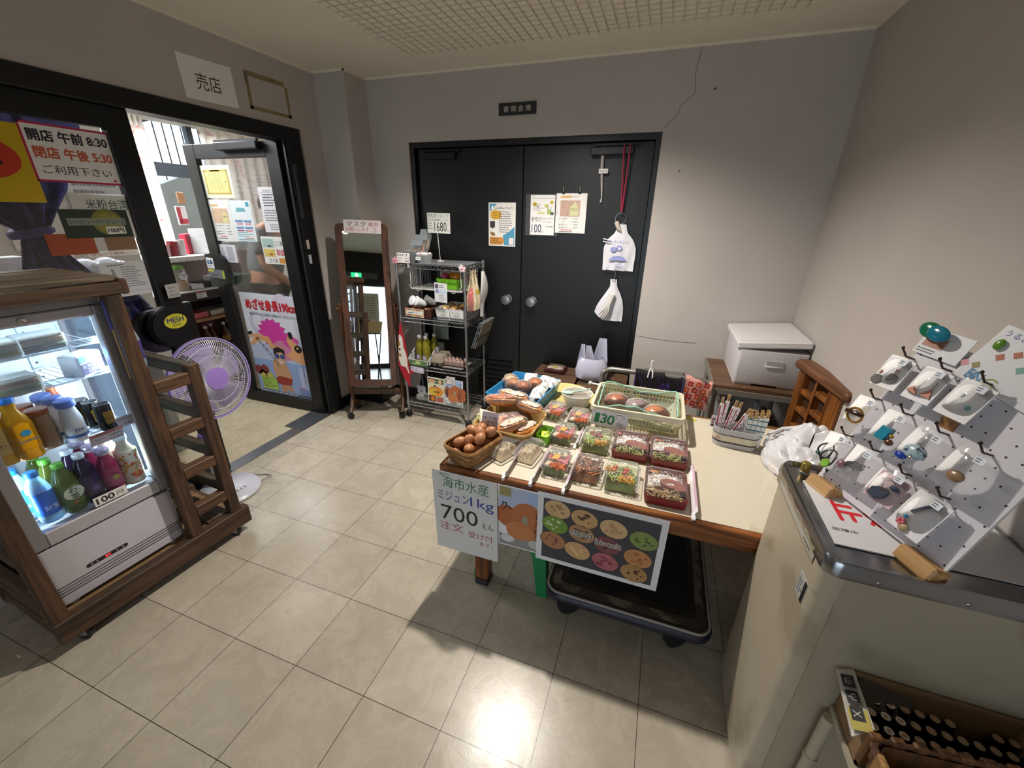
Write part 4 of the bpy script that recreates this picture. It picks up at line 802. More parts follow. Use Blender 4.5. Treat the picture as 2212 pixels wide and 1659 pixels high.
# ================================================================ WIRE RACK
cr = mt('9fa0a2', .3, .9, .06); RK = T(.18, 1.585, 0); RW, RD = .535, .315
rk = thing('wire_rack', 'four tier chrome wire shelf on castors before the black door', 'rack', RK)
for x in (0, RW):
    for y in (0, RD):
        part('post', lambda b: b.tube([(x, y, .055), (x, y, 1.235)], .0095, cr, 10), rk)
        part('caster', lambda b: (b.lathe([(.01, -.012), (.024, -.012), (.024, .012), (.01, .012)], mt('141414', .5), 14, T(x, y, .025) @ RX(PI/2)), b.box(x-.02, y-.018, .03, x+.02, y+.018, .058, mt('19191a', .5), .004)), rk)
for z in (.135, .455, .825, 1.215):
    def shf(b):
        for dz in (0, -.028):
            b.tube([(0, 0, z+dz), (RW, 0, z+dz), (RW, RD, z+dz), (0, RD, z+dz)], .0034, cr, 6, True, True)
        for (p0, p1) in (((0, 0), (RW, 0)), ((RW, 0), (RW, RD)), ((0, RD), (RW, RD)), ((0, 0), (0, RD))):
            n = 2*int(math.hypot(p1[0]-p0[0], p1[1]-p0[1])/.05)
            b.tube([(p0[0]+(p1[0]-p0[0])*k/n, p0[1]+(p1[1]-p0[1])*k/n, z-(.028 if k % 2 else 0)) for k in range(n+1)], .0025, cr, 4)
        for k in range(21): x = RW*(k+.5)/21; b.tube([(x, 0, z+.003), (x, RD, z+.003)], .0019, cr, 4)
        for y in (RD*.33, RD*.66): b.tube([(0, y, z), (RW, y, z)], .0026, cr, 4)
        for x in (0, RW):
            for y in (0, RD): b.lathe([(.0135, z-.03), (.015, z+.012)], cr, 10, T(x, y, 0))
        if z > 1.2: b.box(.012, .008, z+.005, RW-.012, RD-.008, z+.0075, mt('6f7072', .5, 0, .06))
    part('shelf', shf, rk)
part('rear_leg_foot', lambda b: b.tube([(RW-.02, .01, .10), (RW-.005, .0, .02)], .006, mt('c4c4c2', .4), 8), rk)
wc = mt('c9c8c4', .4, .2, .04)
t = thing('hanging_basket', 'white wire under-shelf basket below the top rack tier', 'basket', RK)
def hb(b):
    x0, x1, zt, zb, d = .10, .50, 1.21, 1.045, .27
    for k in range(13): y = .02+k*d/12; b.tube([(x0, y, zt), (x0, y, zb), (x1, y, zb), (x1, y, zt)], .0016, wc, 4)
    for k in range(7): x = x0+(x1-x0)*k/6; b.tube([(x, .02, zb), (x, .02+d, zb), (x, .02+d, zt-.03)], .0016, wc, 4)
    for x in (x0, x1): b.tube([(x, .02, zt+.025), (x, .015, zt-.0), (x, .018, zb+.03), (x-.012, .012, zb+.02), (x+.004, .014, zb), (x, .02+d, zb)], .0028, wc, 6); b.box(x-.005, -.008, zt-.02, x+.005, .006, zt+.012, wc, .002)
    b.tube([(x0, .016, zb-.002), (x1, .016, zb-.002)], .003, wc, 6)
    for x in (.16, .44): b.tube([(x-.02, .016, zb), (x-.01, .012, zb-.012), (x+.01, .012, zb-.012), (x+.02, .016, zb)], .002, wc, 5)
part('wire_frame', hb, t)
def tray(b, w, d, h, m, t=.004, flare=.012, holes=None):
    """open box, local origin at base centre"""
    a = rr(w-2*flare, d-2*flare, .012, 3); o = rr(w, d, .015, 3); i2 = rr(w-2*t, d-2*t, .013, 3); i1 = rr(w-2*flare-2*t, d-2*flare-2*t, .01, 3)
    b.loft([[(x, y, 0) for x, y in a], [(x, y, h) for x, y in o], [(x, y, h) for x, y in i2], [(x, y, t) for x, y in i1]], m, (True, True), False)
t = thing('green_tray', 'lime green plastic tray in the hanging wire basket', 'tray', RK @ T(.375, .13, 1.05)); b = MB(); tray(b, .19, .16, .072, mt('6fb422', .4, 0, .03)); [b.box(.0935, -.06, .015+k*.011, .096, .06, .020+k*.011, mt('5c9a1c', .4)) for k in range(5)]; b.build('tray_body', t)
for i, (x, y, c, lab) in enumerate(((.33, .11, 'b0405c', 'pink wrapped candy bag in the green tray'), (.37, .14, 'd98a1c', 'orange candy bag standing in middle of green tray'), (.42, .12, 'd9861a', 'orange candy bag at the right of the green tray'), (.445, .17, '7c4a3c', 'brown candy bag at the back of the green tray'))):
    b = MB(); b.ell((0, 0, .055), .034, .028, .05, mt(c, .25, 0, .25, 40, .3), 12, 8, None, -.9, .1); b.box(-.02, -.004, .095, .02, .004, .115, clear('f8e8d8', .3, .1, .8)); solo(b, 'candy_bag', lab, 'sweets', RK @ T(x, y, 1.056), 'candy bags in the green tray')
b = P_(.13, .085, 'b5aba4'); b.scrib(.01, .01, .1, .06, 5, ink('8a6a60'), D_); solo(b, 'info_card', 'greyish card standing at the back of the wire basket', 'card', RK @ frame((.21, .24, 1.06), (1, 0, 0), (0, .1, 1)))
b = P_(.098, .135, 'd6d6d8'); b.rect(.005, .095, .03, .125, ink('57505a'), D_); b.disc(.02, .075, .014, .014, mt('8a8ab4', .4), D_); b.rect(.03, .06, .09, .09, ink('b9c8de'), D_); b.scrib(.035, .01, .055, .045, 4, ink('8c8c96'), D_); b.scrib(.035, .1, .055, .025, 2, ink('5a5a60'), D_)
solo(b, 'hanging_card', 'white product card hanging off the front of green tray', 'card', RK @ frame((.305, -.016, .972), (1, 0, -.06), (0, -.05, 1)))
# on the top tier
ptm = clear('e4eaee', .06, .1, .7, .4)
for i in range(3):
    t = thing('salt_packet', ('front', 'middle', 'rear')[i]+' leaning clear packet of brown sweets on the top tier', 'packet', RK @ T(.105+i*.012, .05+i*.05, 1.222+i*.035) @ RX(-.5), 'clear packets on the top tier')
    b = MB(); b.ell((0, 0, .055), .042, .014, .055, mt(('b48a52', 'a8643c', 'a07c5c')[i], .6, 0, .25, 60, .4), 12, 8, None, -.95); b.build('contents', t); b = MB(); b.box(-.05, -.016, 0, .05, .016, .13, ptm, .012); b.box(-.048, -.004, .125, .048, .004, .165, mt('a9b4ba', .2, .5, .1)); b.build('wrapper', t)
b = MB(); b.box(.05, .02, 1.222, .14, .19, 1.30, clear('dfe6ea', .14, .1, .6)); solo(b, 'acrylic_stand', 'clear box stand holding the packets on the top tier', 'stand', RK)
b = P_(.103, .068, 'dad2d0'); b.text('ぬちまーす', .005, .045, .016, ink('26242a'), D_, .082, fat=.02); b.scrib(.008, .026, .05, .012, 1, ink('8c6a6a'), D_); b.text('1080円', .062, .027, .010, ink('5a3a3a'), D_, .036); b.scrib(.008, .008, .04, .012, 1, ink('8c6a6a'), D_); b.text('540円', .066, .008, .010, ink('3a2a2a'), D_, .032, fat=.03)
solo(b, 'salt_price_card', 'ぬちまーす price card at the front left of top tier', 'sign', RK @ frame((.015, -.012, 1.222), (1, 0, 0), (0, .15, 1)))
t = thing('clear_tub', 'clear plastic tub of wrapped sweets on the top tier', 'tub', RK @ T(.195, .06, 1.222)); b = MB(); tray(b, .10, .09, .062, clear('d3d8da', .3, .12, .6), .002); b.build('tub_body', t); b = MB(); [b.ell(((k % 4-1.5)*.022, (k//4-1)*.026, .052), .013, .015, .02, mt(('d6d4d2', 'c9a4b0', 'd9d8dc')[k % 3], .4, 0, .1, 60), 8, 5) for k in range(12)]; b.build('sweets', t); b = P_(.04, .022); b.text('450円', .006, .006, .01, ink('2a2a2a'), D_, .028); o_ = b.build('label', t); o_.matrix_local = frame((-.04, -.047, .022), (1, 0, 0), (0, 0, 1))
t = thing('soup_price_sign', 'tall 1680えん soup price sign on a white pole stand', 'sign', RK @ T(.245, .20, 1.222)); b = MB(); b.lathe([(.028, 0), (.027, .006), (.005, .010)], mt('c4c4c2', .5), 18); b.tube([(0, 0, .005), (-.012, 0, .20)], .0028, mt('c4c4c2', .5), 6); b.build('stand', t)
b = P_(.182, .134, 'd3d3cc'); b.text('生もずくスープ', .006, .10, .03, ink('3b7c4c'), D_, .165); b.text('うるま市勝連 しょうゆ', .008, .082, .012, ink('4a4a4c'), D_, .16); b.text('1680', .055, .012, .062, ink('232225'), D_, .098); b.text('えん', .157, .012, .016, ink('232225'), D_, .02); b.scrib(.006, .02, .042, .055, 3, ink('8a8a86'), D_); o_ = b.build('card', t); o_.matrix_local = frame((-.088, -.004, .195), (1, 0, -.01), (0, 0, 1))
# second tier
t = thing('biscuit_basket', 'brown basket of otama biscuits on the second rack tier', 'basket', RK @ T(.135, .15, .83)); b = MB(); tray(b, .22, .28, .07, wood('3a1c12', '5a3020', .5, 0, 14)); b.build('basket_body', t)
b = P_(.155, .06, 'c9b8a4'); [b.disc(.015+(k % 8)*.018, .012+(k//8)*.036, .011, .01, mt(('c98a5c', 'b06a5c', '9ca070', 'd0a878')[k % 4], .6, 0, .1, 60), D_) for k in range(16)]; b.rect(.015, .018, .145, .044, ink('e2e0dc'), 2*D_); b.text('otamaビスケット', .022, .024, .014, ink('26242a'), 3*D_, .115, fat=.02); o_ = b.build('label', t); o_.matrix_local = frame((-.095, -.147, .012), (1, 0, -.03), (0, 0, 1))
for i in range(4): b = MB(); b.ell((0, 0, .03), .026, .05, .026, mt(('b08a6c', 'a05c50', 'b89070', 'b46a64')[i], .35, 0, .2, 40), 10, 7); solo(b, 'biscuit_pack', ('leftmost', 'second', 'third', 'rightmost')[i]+' wrapped biscuit pack lying in the brown basket', 'biscuit', RK @ T(.06+i*.05, .11, .838), 'biscuit packs in the brown basket')
for i, (x, y, a) in enumerate(((.115, .09, .9), (.165, .08, .7), (.215, .14, .5))):
    t = thing('plastic_cup', ('left white cup with a purple mark on biscuit basket', 'middle white cup lying on the biscuit basket', 'right translucent cup lying behind the white cups')[i], 'cup', RK @ T(x, y, .925) @ RZ(a-1.2) @ RX(1.15), 'cups lying on the biscuit basket')
    m = mt('d9d8da', .35) if i < 2 else mt('8f918f', .3)
    b = MB(); b.lathe([(.022, 0), (.033, .075), (.035, .076), (.032, .074), (.021, .004)], m, 18)
    if i == 0: b.disc(0, 0, .012, .009, ink('8c3a78'), 0, 14, frame((.0, -.029, .03), (1, 0, 0), (0, -.14, 1)))
    b.build('cup_body', t); b = MB(); b.lathe([(.034, .074), (.036, .079), (.028, .082)], m, 18); b.build('lid', t)
t = thing('cookie_basket', 'white perforated basket of cookies on the second tier', 'basket', RK @ T(.40, .155, .83)); b = MB(); tray(b, .25, .27, .085, mt('c9c8cc', .4, 0, .02)); 
for k in range(17): b.rect(-.107+k*.013, .010, -.100+k*.013, .017, ink('4a4644'), 0, frame((0, -.1268, 0), (1, 0, 0), (0, -.12, 1)))
for k in range(3): b.rect(-.10, .02+k*.02, .10, .028+k*.02, ink('8f8c8e'), 0, frame((.1145, 0, 0), (0, 1, 0), (.12, 0, 1)))
b.build('basket_body', t)
for s in (0, 1):
    b = P_(.105, .05, 'd9d8d6'); b.text('クッキー', .01, .026, .018, ink('2a2829'), D_, .075); b.text('150円' if s == 0 else '180円', .025, .005, .015, ink('4a4646'), D_, .05); o_ = b.build('label', t); o_.matrix_local = frame((-.108+s*.112, -.1335, .026), (1, 0, 0), (0, -.1, 1))
for i in range(6): b = MB(); b.ell((0, 0, .035), .032, .045, .03, mt(('c0a070', '9c7a50', '6a4c34', 'b89464', '84603c', 'a88458')[i], .3, 0, .25, 50), 10, 7); solo(b, 'cookie_pack', ('front left', 'front middle', 'front right', 'rear left', 'rear middle', 'rear right')[i]+' cookie pack in the white perforated basket', 'cookie', RK @ T(.325+(i % 3)*.072, .09+(i//3)*.11, .862), 'cookie packs in the white basket')
# third tier
t = thing('juice_tray', 'white slotted tray with green label on the third tier', 'tray', RK @ T(.125, .13, .462)); b = MB(); b.box(-.09, -.14, 0, .09, .12, .008, mt('c4c4c4', .4)); b.box(-.09, .115, 0, .09, .12, .12, mt('c4c4c4', .4)); b.box(-.09, -.14, 0, .09, -.135, .045, mt('c4c4c4', .4))
for x in (-.09, .085):
    b.add([(x, -.14, 0), (x, .12, 0), (x, .12, .12), (x, -.02, .115), (x, -.14, .045), (x+.005, -.14, 0), (x+.005, .12, 0), (x+.005, .12, .12), (x+.005, -.02, .115), (x+.005, -.14, .045)], [(0, 1, 2, 3, 4), (9, 8, 7, 6, 5), (0, 5, 6, 1), (1, 6, 7, 2), (2, 7, 8, 3), (3, 8, 9, 4), (4, 9, 5, 0)], mt('c4c4c4', .4))
    for k in range(5):
        for j in range(3): b.box(x-.0008, -.1+k*.04, .02+j*.026, x+.0058, -.075+k*.04, .028+j*.026, ink('5a5c5c'))
b.build('tray_body', t)
b = P_(.155, .042, '5a7a4a'); b.disc(.08, .025, .026, .014, ink('b9c46a'), D_); b.scrib(.03, .008, .1, .012, 1, ink('d3d9c0'), D_); o_ = b.build('label', t); o_.matrix_local = frame((-.078, -.1425, .0), (1, 0, 0), (0, -.05, 1))
b = P_(.115, .046, 'd3d0da'); b.text('島酢 100%', .005, .028, .011, ink('7a3a6a'), D_, .06); b.text('1本 350円', .005, .008, .012, ink('5a6ac2'), D_, .06); b.text('3本 950円', .07, .006, .013, ink('d0486a'), D_, .042); solo(b, 'juice_price_tag', 'pink and blue price tag under the white juice tray', 'sign', RK @ frame((.055, -.013, .408), (1, 0, -.06), (0, -.05, 1)))
ojm = mt('7c7420', .12, 0, .15, 20)
for i, (x, y) in enumerate(((.09, .085), (.15, .075), (.115, .155), (.175, .165))):
    t = thing('citrus_juice_bottle', ('front left', 'front right', 'rear left', 'rear right')[i]+' olive yellow juice bottle leaning in the white tray', 'bottle', RK @ T(x, y, .474) @ RX(.0) @ RY(.0), 'citrus juice bottles in the tray')
    b = MB(); b.lathe([(.026, 0), (.029, .01), (.029, .12), (.022, .15), (.012, .172), (.011, .185)], ojm, 18); b.build('bottle_body', t); b = MB(); b.lathe([(.0135, .182), (.0135, .2), (.011, .202)], mt('d6d8dc', .4), 14); b.build('cap', t)
    if i < 2: b = MB(); b.flat([(-.016, .02), (.016, .02), (.016, .05), (-.016, .05)], ink('b4a8c4'), 0, frame((0, -.030, 0), (1, 0, 0), (0, 0, 1))); b.build('label', t)
b = P_(.14, .17, '8f958c'); b.scrib(.02, .05, .1, .09, 5, ink('5c665c'), D_); solo(b, 'juice_sign', 'pale sheet standing behind the juice bottles on the rack', 'sign', RK @ frame((.095, .29, .60), (1, 0, 0), (0, .05, 1)))
eggm = mt('b88a74', .25, 0, .08, 12)
t = thing('egg_carton', 'closed grey pulp egg carton on the third tier', 'carton', RK @ T(.27, .10, .462)); b = MB(); b.loft([[(x, y, z) for x, y in rr(w_, d_, .015, 3)] for w_, d_, z in ((.085, .16, .03), (.1, .18, .036), (.098, .178, .05), (.078, .155, .085))], mt('8f8374', .85, 0, .12, 60, .4)); [b.ell((sx*.024, -.065+k*.033, .018), .019, .016, .018, mt('8f8374', .85, 0, .12, 60, .4), 8, 5) for sx in (-1, 1) for k in range(5)]; b.build('carton_body', t)
t = thing('egg_pack', 'clear plastic pack of brown eggs on the third tier', 'eggs', RK @ T(.40, .105, .465)); 
b = MB(); b.box(-.085, -.085, 0, .085, .085, .004, clear('b9b4b4', .2, .1, .8), .001); b.build('tray_base', t)
for k in range(10): b = MB(); x, y = (k % 5-2)*.034, (k//5-.5)*.05; b.lathe([(.002, 0), (.014, .006), (.019, .02), (.0165, .037), (.009, .049), (.002, .053)], eggm, 14, T(x, y-.02, .004)); o_ = b.build('egg', t)
b = MB()
for k in range(10): x, y = (k % 5-2)*.034, (k//5-.5)*.05; b.lathe([(.0215, .012), (.020, .034), (.012, .05), (.006, .056)], clear('e8d8d0', .12, .05, .9), 12, T(x, y-.02, .004), (False, True))
b.build('clear_lid', t)
# bottom tier
b = P_(.145, .215, 'e0dcd4'); b.rect(.005, .165, .07, .205, mt('5a5044', .5, 0, .2, 30), D_); b.disc(.038, .182, .028, .016, mt('d9c49c', .5), 2*D_); b.disc(.04, .184, .016, .008, mt('d98a3a', .5), 3*D_); b.rect(.072, .165, .14, .205, mt('4a6a3a', .5, 0, .1), D_); b.disc(.108, .185, .016, .018, mt('d9a88a', .5), 2*D_)
b.rect(.005, .07, .14, .158, ink('d8cfa8'), D_); b.disc(.07, .1, .062, .042, mt('d98a2a', .5, 0, .15, 20), 2*D_, 24); b.disc(.045, .092, .035, .03, mt('d9b83a', .5, 0, .1), 2.5*D_, 18); b.disc(.065, .138, .014, .016, ink('3a2a24'), 3*D_, 12); b.disc(.066, .134, .009, .011, ink('c99a7c'), 4*D_, 10); b.text('KUGANI', .05, .088, .016, ink('4a2a14'), 4*D_, .05, fat=.03)
b.rect(.005, .008, .068, .062, mt('6a3a2c', .5, 0, .15, 30), D_); b.disc(.042, .035, .016, .02, mt('d07a24', .5), 2*D_); b.rect(.072, .008, .14, .062, mt('9a9a98', .5, 0, .1), D_); [b.disc(.085+(k % 3)*.018, .025+(k//3)*.016, .011, .01, mt('b0553c', .5), (2+k*.1)*D_) for k in range(6)]
solo(b, 'egg_photo_sheet', 'egg dish photo sheet with yellow dome on the rack front', 'poster', RK @ frame((.195, -.014, .172), (1, 0, -.03), (0, 0, 1)))
def eggposter(w, h):
    b = P_(w, h, 'dfe0e2'); k = h/.215; R = random.Random(3)
    b.rect(.005*k, .1*k, w-.005*k, h-.005*k, mt('aeb9d2', .5, 0, .06, 14), D_); b.rect(.005*k, .18*k, .04*k, h-.005*k, ink('9a8f5a'), 1.5*D_); b.rect(.09*k, .17*k, .12*k, h-.005*k, ink('9cb8d8'), 1.5*D_)
    for i, (x, y, rx, ry, c, ro) in enumerate(((.03, .11, .034, .04, 'b0623a', .5), (.085, .125, .042, .045, 'b4683c', -.4), (.14, .125, .03, .03, 'a85c38', 0), (.135, .08, .038, .036, 'a9603a', .3))): b.disc(x*k, y*k, rx*k, ry*k, mt(c, .4, 0, .12, 12), (2+i*.3)*D_, 22, rot=ro)
    b.flat([(.068*k, .07*k), (.095*k, .07*k), (.088*k, .125*k), (.075*k, .125*k)], mt('9c9480', .8, 0, .1, 60), 3.6*D_); b.disc(.07*k, .062*k, .045*k, .037*k, mt('bf7848', .35, 0, .1, 10), 4*D_, 26, rot=-.4)
    b.flat([(.005*k, .005*k), (w-.005*k, .005*k), (w-.005*k, .035*k), (.10*k, .04*k), (.04*k, .03*k), (.005*k, .045*k)], mt('8d8c8c', .7, 0, .2, 30), 4.4*D_); b.disc(.03*k, .03*k, .022*k, .014*k, mt('cfd0d4', .5, 0, .1, 40), 5*D_, 9); b.disc(.115*k, .03*k, .022*k, .016*k, mt('b9b8b6', .5, 0, .1, 40), 5*D_, 9)
    for i, s in enumerate('くがにたまご'): b.text(s, (.118-.002*i)*k, (.175-.026*i)*k, .02*k, ink('211a16'), 6*D_, .018*k)
    b.text('久', .015*k, .13*k, .03*k, ink('1c1a1e'), 6*D_, .03*k, rot=.3); return b
b = eggposter(.155, .225); b.rect(.012, .07, .026, .135, ink('3a3232'), 7*D_)
solo(b, 'egg_poster', 'brown egg poster on the front of the wire rack', 'poster', RK @ frame((.343, -.015, .168), (1, 0, -.03), (0, 0, 1)))
b = P_(.072, .062, 'd9d4d6'); b.scrib(.008, .05, .05, .01, 1, ink('b4505c'), D_); b.text('くがにたまご', .004, .034, .013, ink('28242a'), D_, .063); b.text('480円', .034, .019, .009, ink('a83a48'), D_, .03); b.text('270円', .034, .006, .009, ink('a83a48'), D_, .03)
solo(b, 'egg_price_card', 'small くがにたまご price card clipped over the rack egg poster', 'sign', RK @ frame((.37, -.019, .352), (1, 0, 0), (0, -.03, 1)))
for i in range(2):
    t = thing('soy_sauce_bottle', ('dark bottle with white label low on the rack left', 'second dark bottle behind the first on the bottom tier')[i], 'bottle', RK @ T(.085+.05*i, .11+.06*i, .142)); b = MB(); b.lathe([(.03, 0), (.033, .01), (.033, .12), (.014, .17), (.013, .2)], mt('0e0d10', .2), 16); b.build('bottle_body', t); b = P_(.075, .06, 'cfced6'); b.text('コーヒー', .006, .034, .015, ink('2a2a34'), D_, .06); b.scrib(.02, .006, .05, .02, 2, ink('5a5a64'), D_); o_ = b.build('label', t); o_.matrix_local = frame((-.04, -.0345, .05), (1, 0, 0), (0, 0, 1))
t = thing('foil_pack', 'clear pack lying at the lower left of the rack', 'packet', RK @ T(.12, .08, .142)); b = MB(); b.box(-.07, -.05, 0, .07, .05, .05, clear('b9bbb4', .35, .1, .9, .6), .012); b.build('wrapper', t)
# hung on the rack side
def flower(name, label, x, z, c):
    b = MB()
    for k in range(5): b.ell((0, 0, 0), .011, .014, .004, mt(c, .5, 0, .15, 60), 8, 5, RY(0) @ RX(PI/2) @ RZ(2*PI*k/5) @ T(0, .013, 0))
    b.ell((0, -.003, 0), .006, .005, .006, mt('c46a7c', .5), 8, 5); solo(b, name, label, 'flower', RK @ T(x, -.012, z))
flower('paper_flower', 'pink flower ornament on the left front rack post', .0, 1.235, 'cf8f9c'); flower('paper_flower', 'small white and pink ornament on right front rack post', RW-.01, 1.205, 'cdb4b8')
for i, (c, y, lab) in enumerate((('c02262', .06, 'magenta wrapped bag hanging on the right rack side'), ('b09c34', .11, 'yellow wrapped bag hanging behind the magenta bag'))):
    t = thing('hanging_pouch', lab, 'bag', RK @ T(RW+.025, y, .0)); b = MB(); b.ell((0, 0, .985-i*-.02), .032, .055, .085, mt(c, .25, 0, .2, 30, .35), 14, 10, None, -1, .06); b.build('contents', t); b = MB(); b.lathe([(.036, .92), (.042, .99), (.02, 1.10), (.008, 1.17), (.012, 1.19)], clear('d8c8a8', .15, .1, .8, .5), 14, None, (False, False), None, .9, 1.5); b.build('wrapper', t); b = MB(); b.tube([(-.015, 0, 1.205), (.003, 0, 1.215), (.01, 0, 1.20), (.0, 0, 1.175)], .002, cr, 5); b.build('hook', t)
b = MB(); b.sheet(20, 14, lambda u, v: (RW+.03+.012*cos(2*PI*u)+.012*sin(v*5), .24+(.018+.05*sin(PI*min(1, v*1.1))*(.5 if v > .6 else 1))*sin(2*PI*u), 1.165-.33*v), mt('bdbcba', .5, 0, .06, 20, .2)); solo(b, 'plastic_bag', 'crumpled white plastic bag tied to the rear rack post', 'bag', RK)
t = thing('magazine_basket', 'black wire pocket with leaflets on the right rack side', 'basket', RK @ T(RW+.012, .02, .62)); bw = mt('151516', .4, .3)
def mb_(b):
    for k in range(6): y = k*.05; b.tube([(.0, y, 0), (.05, y, .01), (.085, y, .18)], .002, bw, 4)
    for (x, z) in ((.05, .01), (.068, .095), (.085, .18)): b.tube([(x, 0, z), (x, .25, z)], .0025, bw, 5)
    b.tube([(0, 0, 0), (0, 0, .2), (.085, 0, .18)], .0025, bw, 5); b.tube([(0, .25, 0), (0, .25, .2), (.085, .25, .18)], .0025, bw, 5)
part('wire_frame', mb_, t)
for i, c in enumerate(('7d8a94', '8c94a8', 'a49c8c')): b = MB(); b.box(0, 0, 0, .004, .225, .205, mt(c, .4, 0, .25, 14), .001); solo(b, 'leaflet', ('inner', 'middle', 'outer')[i]+' leaflet standing in the black wire pocket', 'leaflet', RK @ T(RW+.022+i*.013, .03, .64) @ RY(.33), 'leaflets in the wire pocket')
# red banner cloth on the rack's left post
t = thing('pennant', 'red cloth pennant with a white shape on left rack post', 'flag', RK); rm = mt('a8142a', .75, 0, .12, 60)
def pn(b):
    pts = [(.005, .80), (-.028, .66), (-.040, .52), (-.045, .45), (-.01, .36), (.045, .27), (.052, .40), (.035, .60)]
    b.prism([(x, z) for x, z in pts], -.003, .003, rm, T(0, -.02, 0) @ RX(PI/2)); b.prism([(.052, .42), (.09, .405), (.05, .38)], -.003, .003, rm, T(0, -.018, 0) @ RX(PI/2)); M = T(0, -.0236, 0) @ RX(PI/2)
    b.flat([(-.018, .69), (-.008, .70), (.012, .675), (.014, .60), (.03, .56), (.04, .50), (.036, .455), (.05, .40), (.045, .385), (.02, .44), (-.02, .445), (-.036, .50), (-.032, .58), (-.02, .63)], mt('d9d3c8', .7, 0, .05), 0, M); b.disc(-.02, .625, .009, .018, ink('8c7d2a'), .0004, 14, M); b.disc(-.022, .535, .011, .016, ink('8c7d2a'), .0004, 14, M, .4); b.disc(-.02, .58, .008, .01, ink('1a1816'), .0005, 12, M); b.disc(.04, .44, .007, .012, ink('a8906a'), .0005, 10, M)
part('cloth', pn, t)
# low bench boards behind the table with a lunch box and bag
for i, x in enumerate((1.18, 1.52)): b = MB(); b.box(0, 0, 0, .325, .40, .028, wood('3c2a1d', '6a4e38', .6, 0, 8), .003); b.box(.02, .04, -.442, .06, .36, 0, wdz); b.box(.265, .04, -.442, .305, .36, 0, wdz); solo(b, 'low_bench', ('left', 'right')[i]+' brown board bench standing against the black door', 'bench', T(x, 1.555, .442), 'brown bench units by the door')
t = thing('carrier_bag', 'translucent white carrier bag standing on the brown bench', 'bag', T(1.60, 1.76, .472)); bgm = mt('c3c4da', .22, 0, .05, 9, .45)
b = MB(); b.lathe([(.065, 0), (.098, .02), (.105, .07), (.092, .13), (.07, .165)], bgm, 20, None, (True, False), .8, 1.1, .75); b.build('bag_body', t)
def hndl(b, x0, x1, x2, zt, y): b.sheet(8, 8, lambda u, v: (x0+(x1-x0)*u+(x2-(x0+x1)/2)*v+(.5-u)*(x1-x0)*v*.55, y+.02*sin(PI*u)*(1-v), .13+(zt-.13)*v), bgm, .0012)
part('handle', lambda b: hndl(b, -.10, -.045, -.068, .262, -.03), t); part('handle', lambda b: hndl(b, -.045, .03, -.028, .26, -.045), t); part('handle', lambda b: hndl(b, -.01, .10, .055, .30, .03), t)
# ================================================================ FOOD TABLE
TZ = .62
oak = wood('5c3115', '9a5d2c', .4, 0, 7); oaky = wood('5c3115', '9a5d2c', .4, 1, 7); oakz = wood('5a3014', '8a4f22', .45, 2, 7)
tb = thing('food_table', 'low cream topped wooden table covered with packed food', 'table', T(0, 0, 0))
X0, X1, Y0t, Y1t = 1.235, 2.74, .237, 1.085
part('tabletop', lambda b: b.box(X0+.02, Y0t+.022, TZ-.03, X1-.02, Y1t-.02, TZ, mt('d3cab6', .42, 0, .04, 8)), tb)
def rim(b):
    for (x0, y0, x1, y1, m) in ((X0, Y0t, X1, Y0t+.022, oak), (X0, Y1t-.02, X1, Y1t, oak), (X0, Y0t+.022, X0+.02, Y1t-.02, oaky), (X1-.02, Y0t+.022, X1, Y1t-.02, oaky)): b.box(x0, y0, TZ-.05, x1, y1, TZ+.0005, m, .004)
part('edge_rim', rim, tb)
part('apron', lambda b: b.box(X0+.1, Y0t+.05, TZ-.11, X1-.1, Y0t+.075, TZ-.03, oak), tb); part('apron', lambda b: b.box(X0+.1, Y1t-.075, TZ-.11, X1-.1, Y1t-.05, TZ-.03, oak), tb)
def tleg(b, x, y): b.box(x, y, 0, x+.06, y+.06, .035, mt('2e2a2c', .5)); b.box(x, y, .035, x+.06, y+.06, TZ-.03, oakz, .004)
for x, y in ((1.368, .265), (1.368, .98), (2.62, .98)): part('leg', lambda b: tleg(b, x, y), tb)
# signs hanging from the near edge
FY = lambda x, z, dy=0., sk=0.: frame((x, Y0t-.003-dy, z), (1, 0, sk), (0, -.02, 1))
def bent(w, h, col, bow=.02):
    b = MB(); b.sheet(10, 12, lambda u, v: (w*u, h*v, bow*(1-v)**2*sin(PI*u*.9)+.004*sin(5*u)), mt(col, .6, 0, .03, 10), .0008); return b
b = P_(.28, .40, 'cfcfcd')
b.text('海市水産', .045, .325, .055, ink('2c6b4c'), D_, .20); b.text('海内', .03, .378, .016, ink('4a6a5a'), D_, .045); b.text('ミジュン', .02, .262, .045, ink('2b3a86'), D_, .14); b.text('1kg', .165, .245, .06, ink('27408f'), 2*D_, .10); b.text('700', .03, .16, .075, ink('1c1a1e'), D_, .165); b.text('えん', .212, .16, .03, ink('1c1a1e'), D_, .05); b.text('注文', .018, .105, .042, ink('a14450'), D_, .11); b.text('受け付', .15, .095, .034, ink('a14450'), D_, .11); b.text('ます。', .20, .065, .02, ink('a14450'), D_, .06)
solo(b, 'fish_price_sign', 'handwritten 700えん fish sign hanging at the left table corner', 'sign', FY(1.214, .21, .012))
b = eggposter(.17, .295); solo(b, 'egg_poster', 'brown egg poster hanging from the table between two signs', 'poster', FY(1.492, .308, .004))
b = P_(.455, .325, 'd9dadc'); b.rect(.022, .02, .433, .303, mt('3a3b44', .5, 0, .1, 20), D_)
CK = (('c9a878', 'a07850'), ('c09a66', '4a2c24'), ('caa87a', 'b98c5c'), ('7c8f4c', '4c5a2c'), ('6f9438', 'c9cfa0'), ('a8805c', '4c342a'), ('7a4448', '4a2430'), ('b98450', 'a05c30'), ('a87850', '7a3c40'), ('c9a070', 'e0c088'), ('a86068', '7c2c3c'), ('a88250', '4c2c20'))
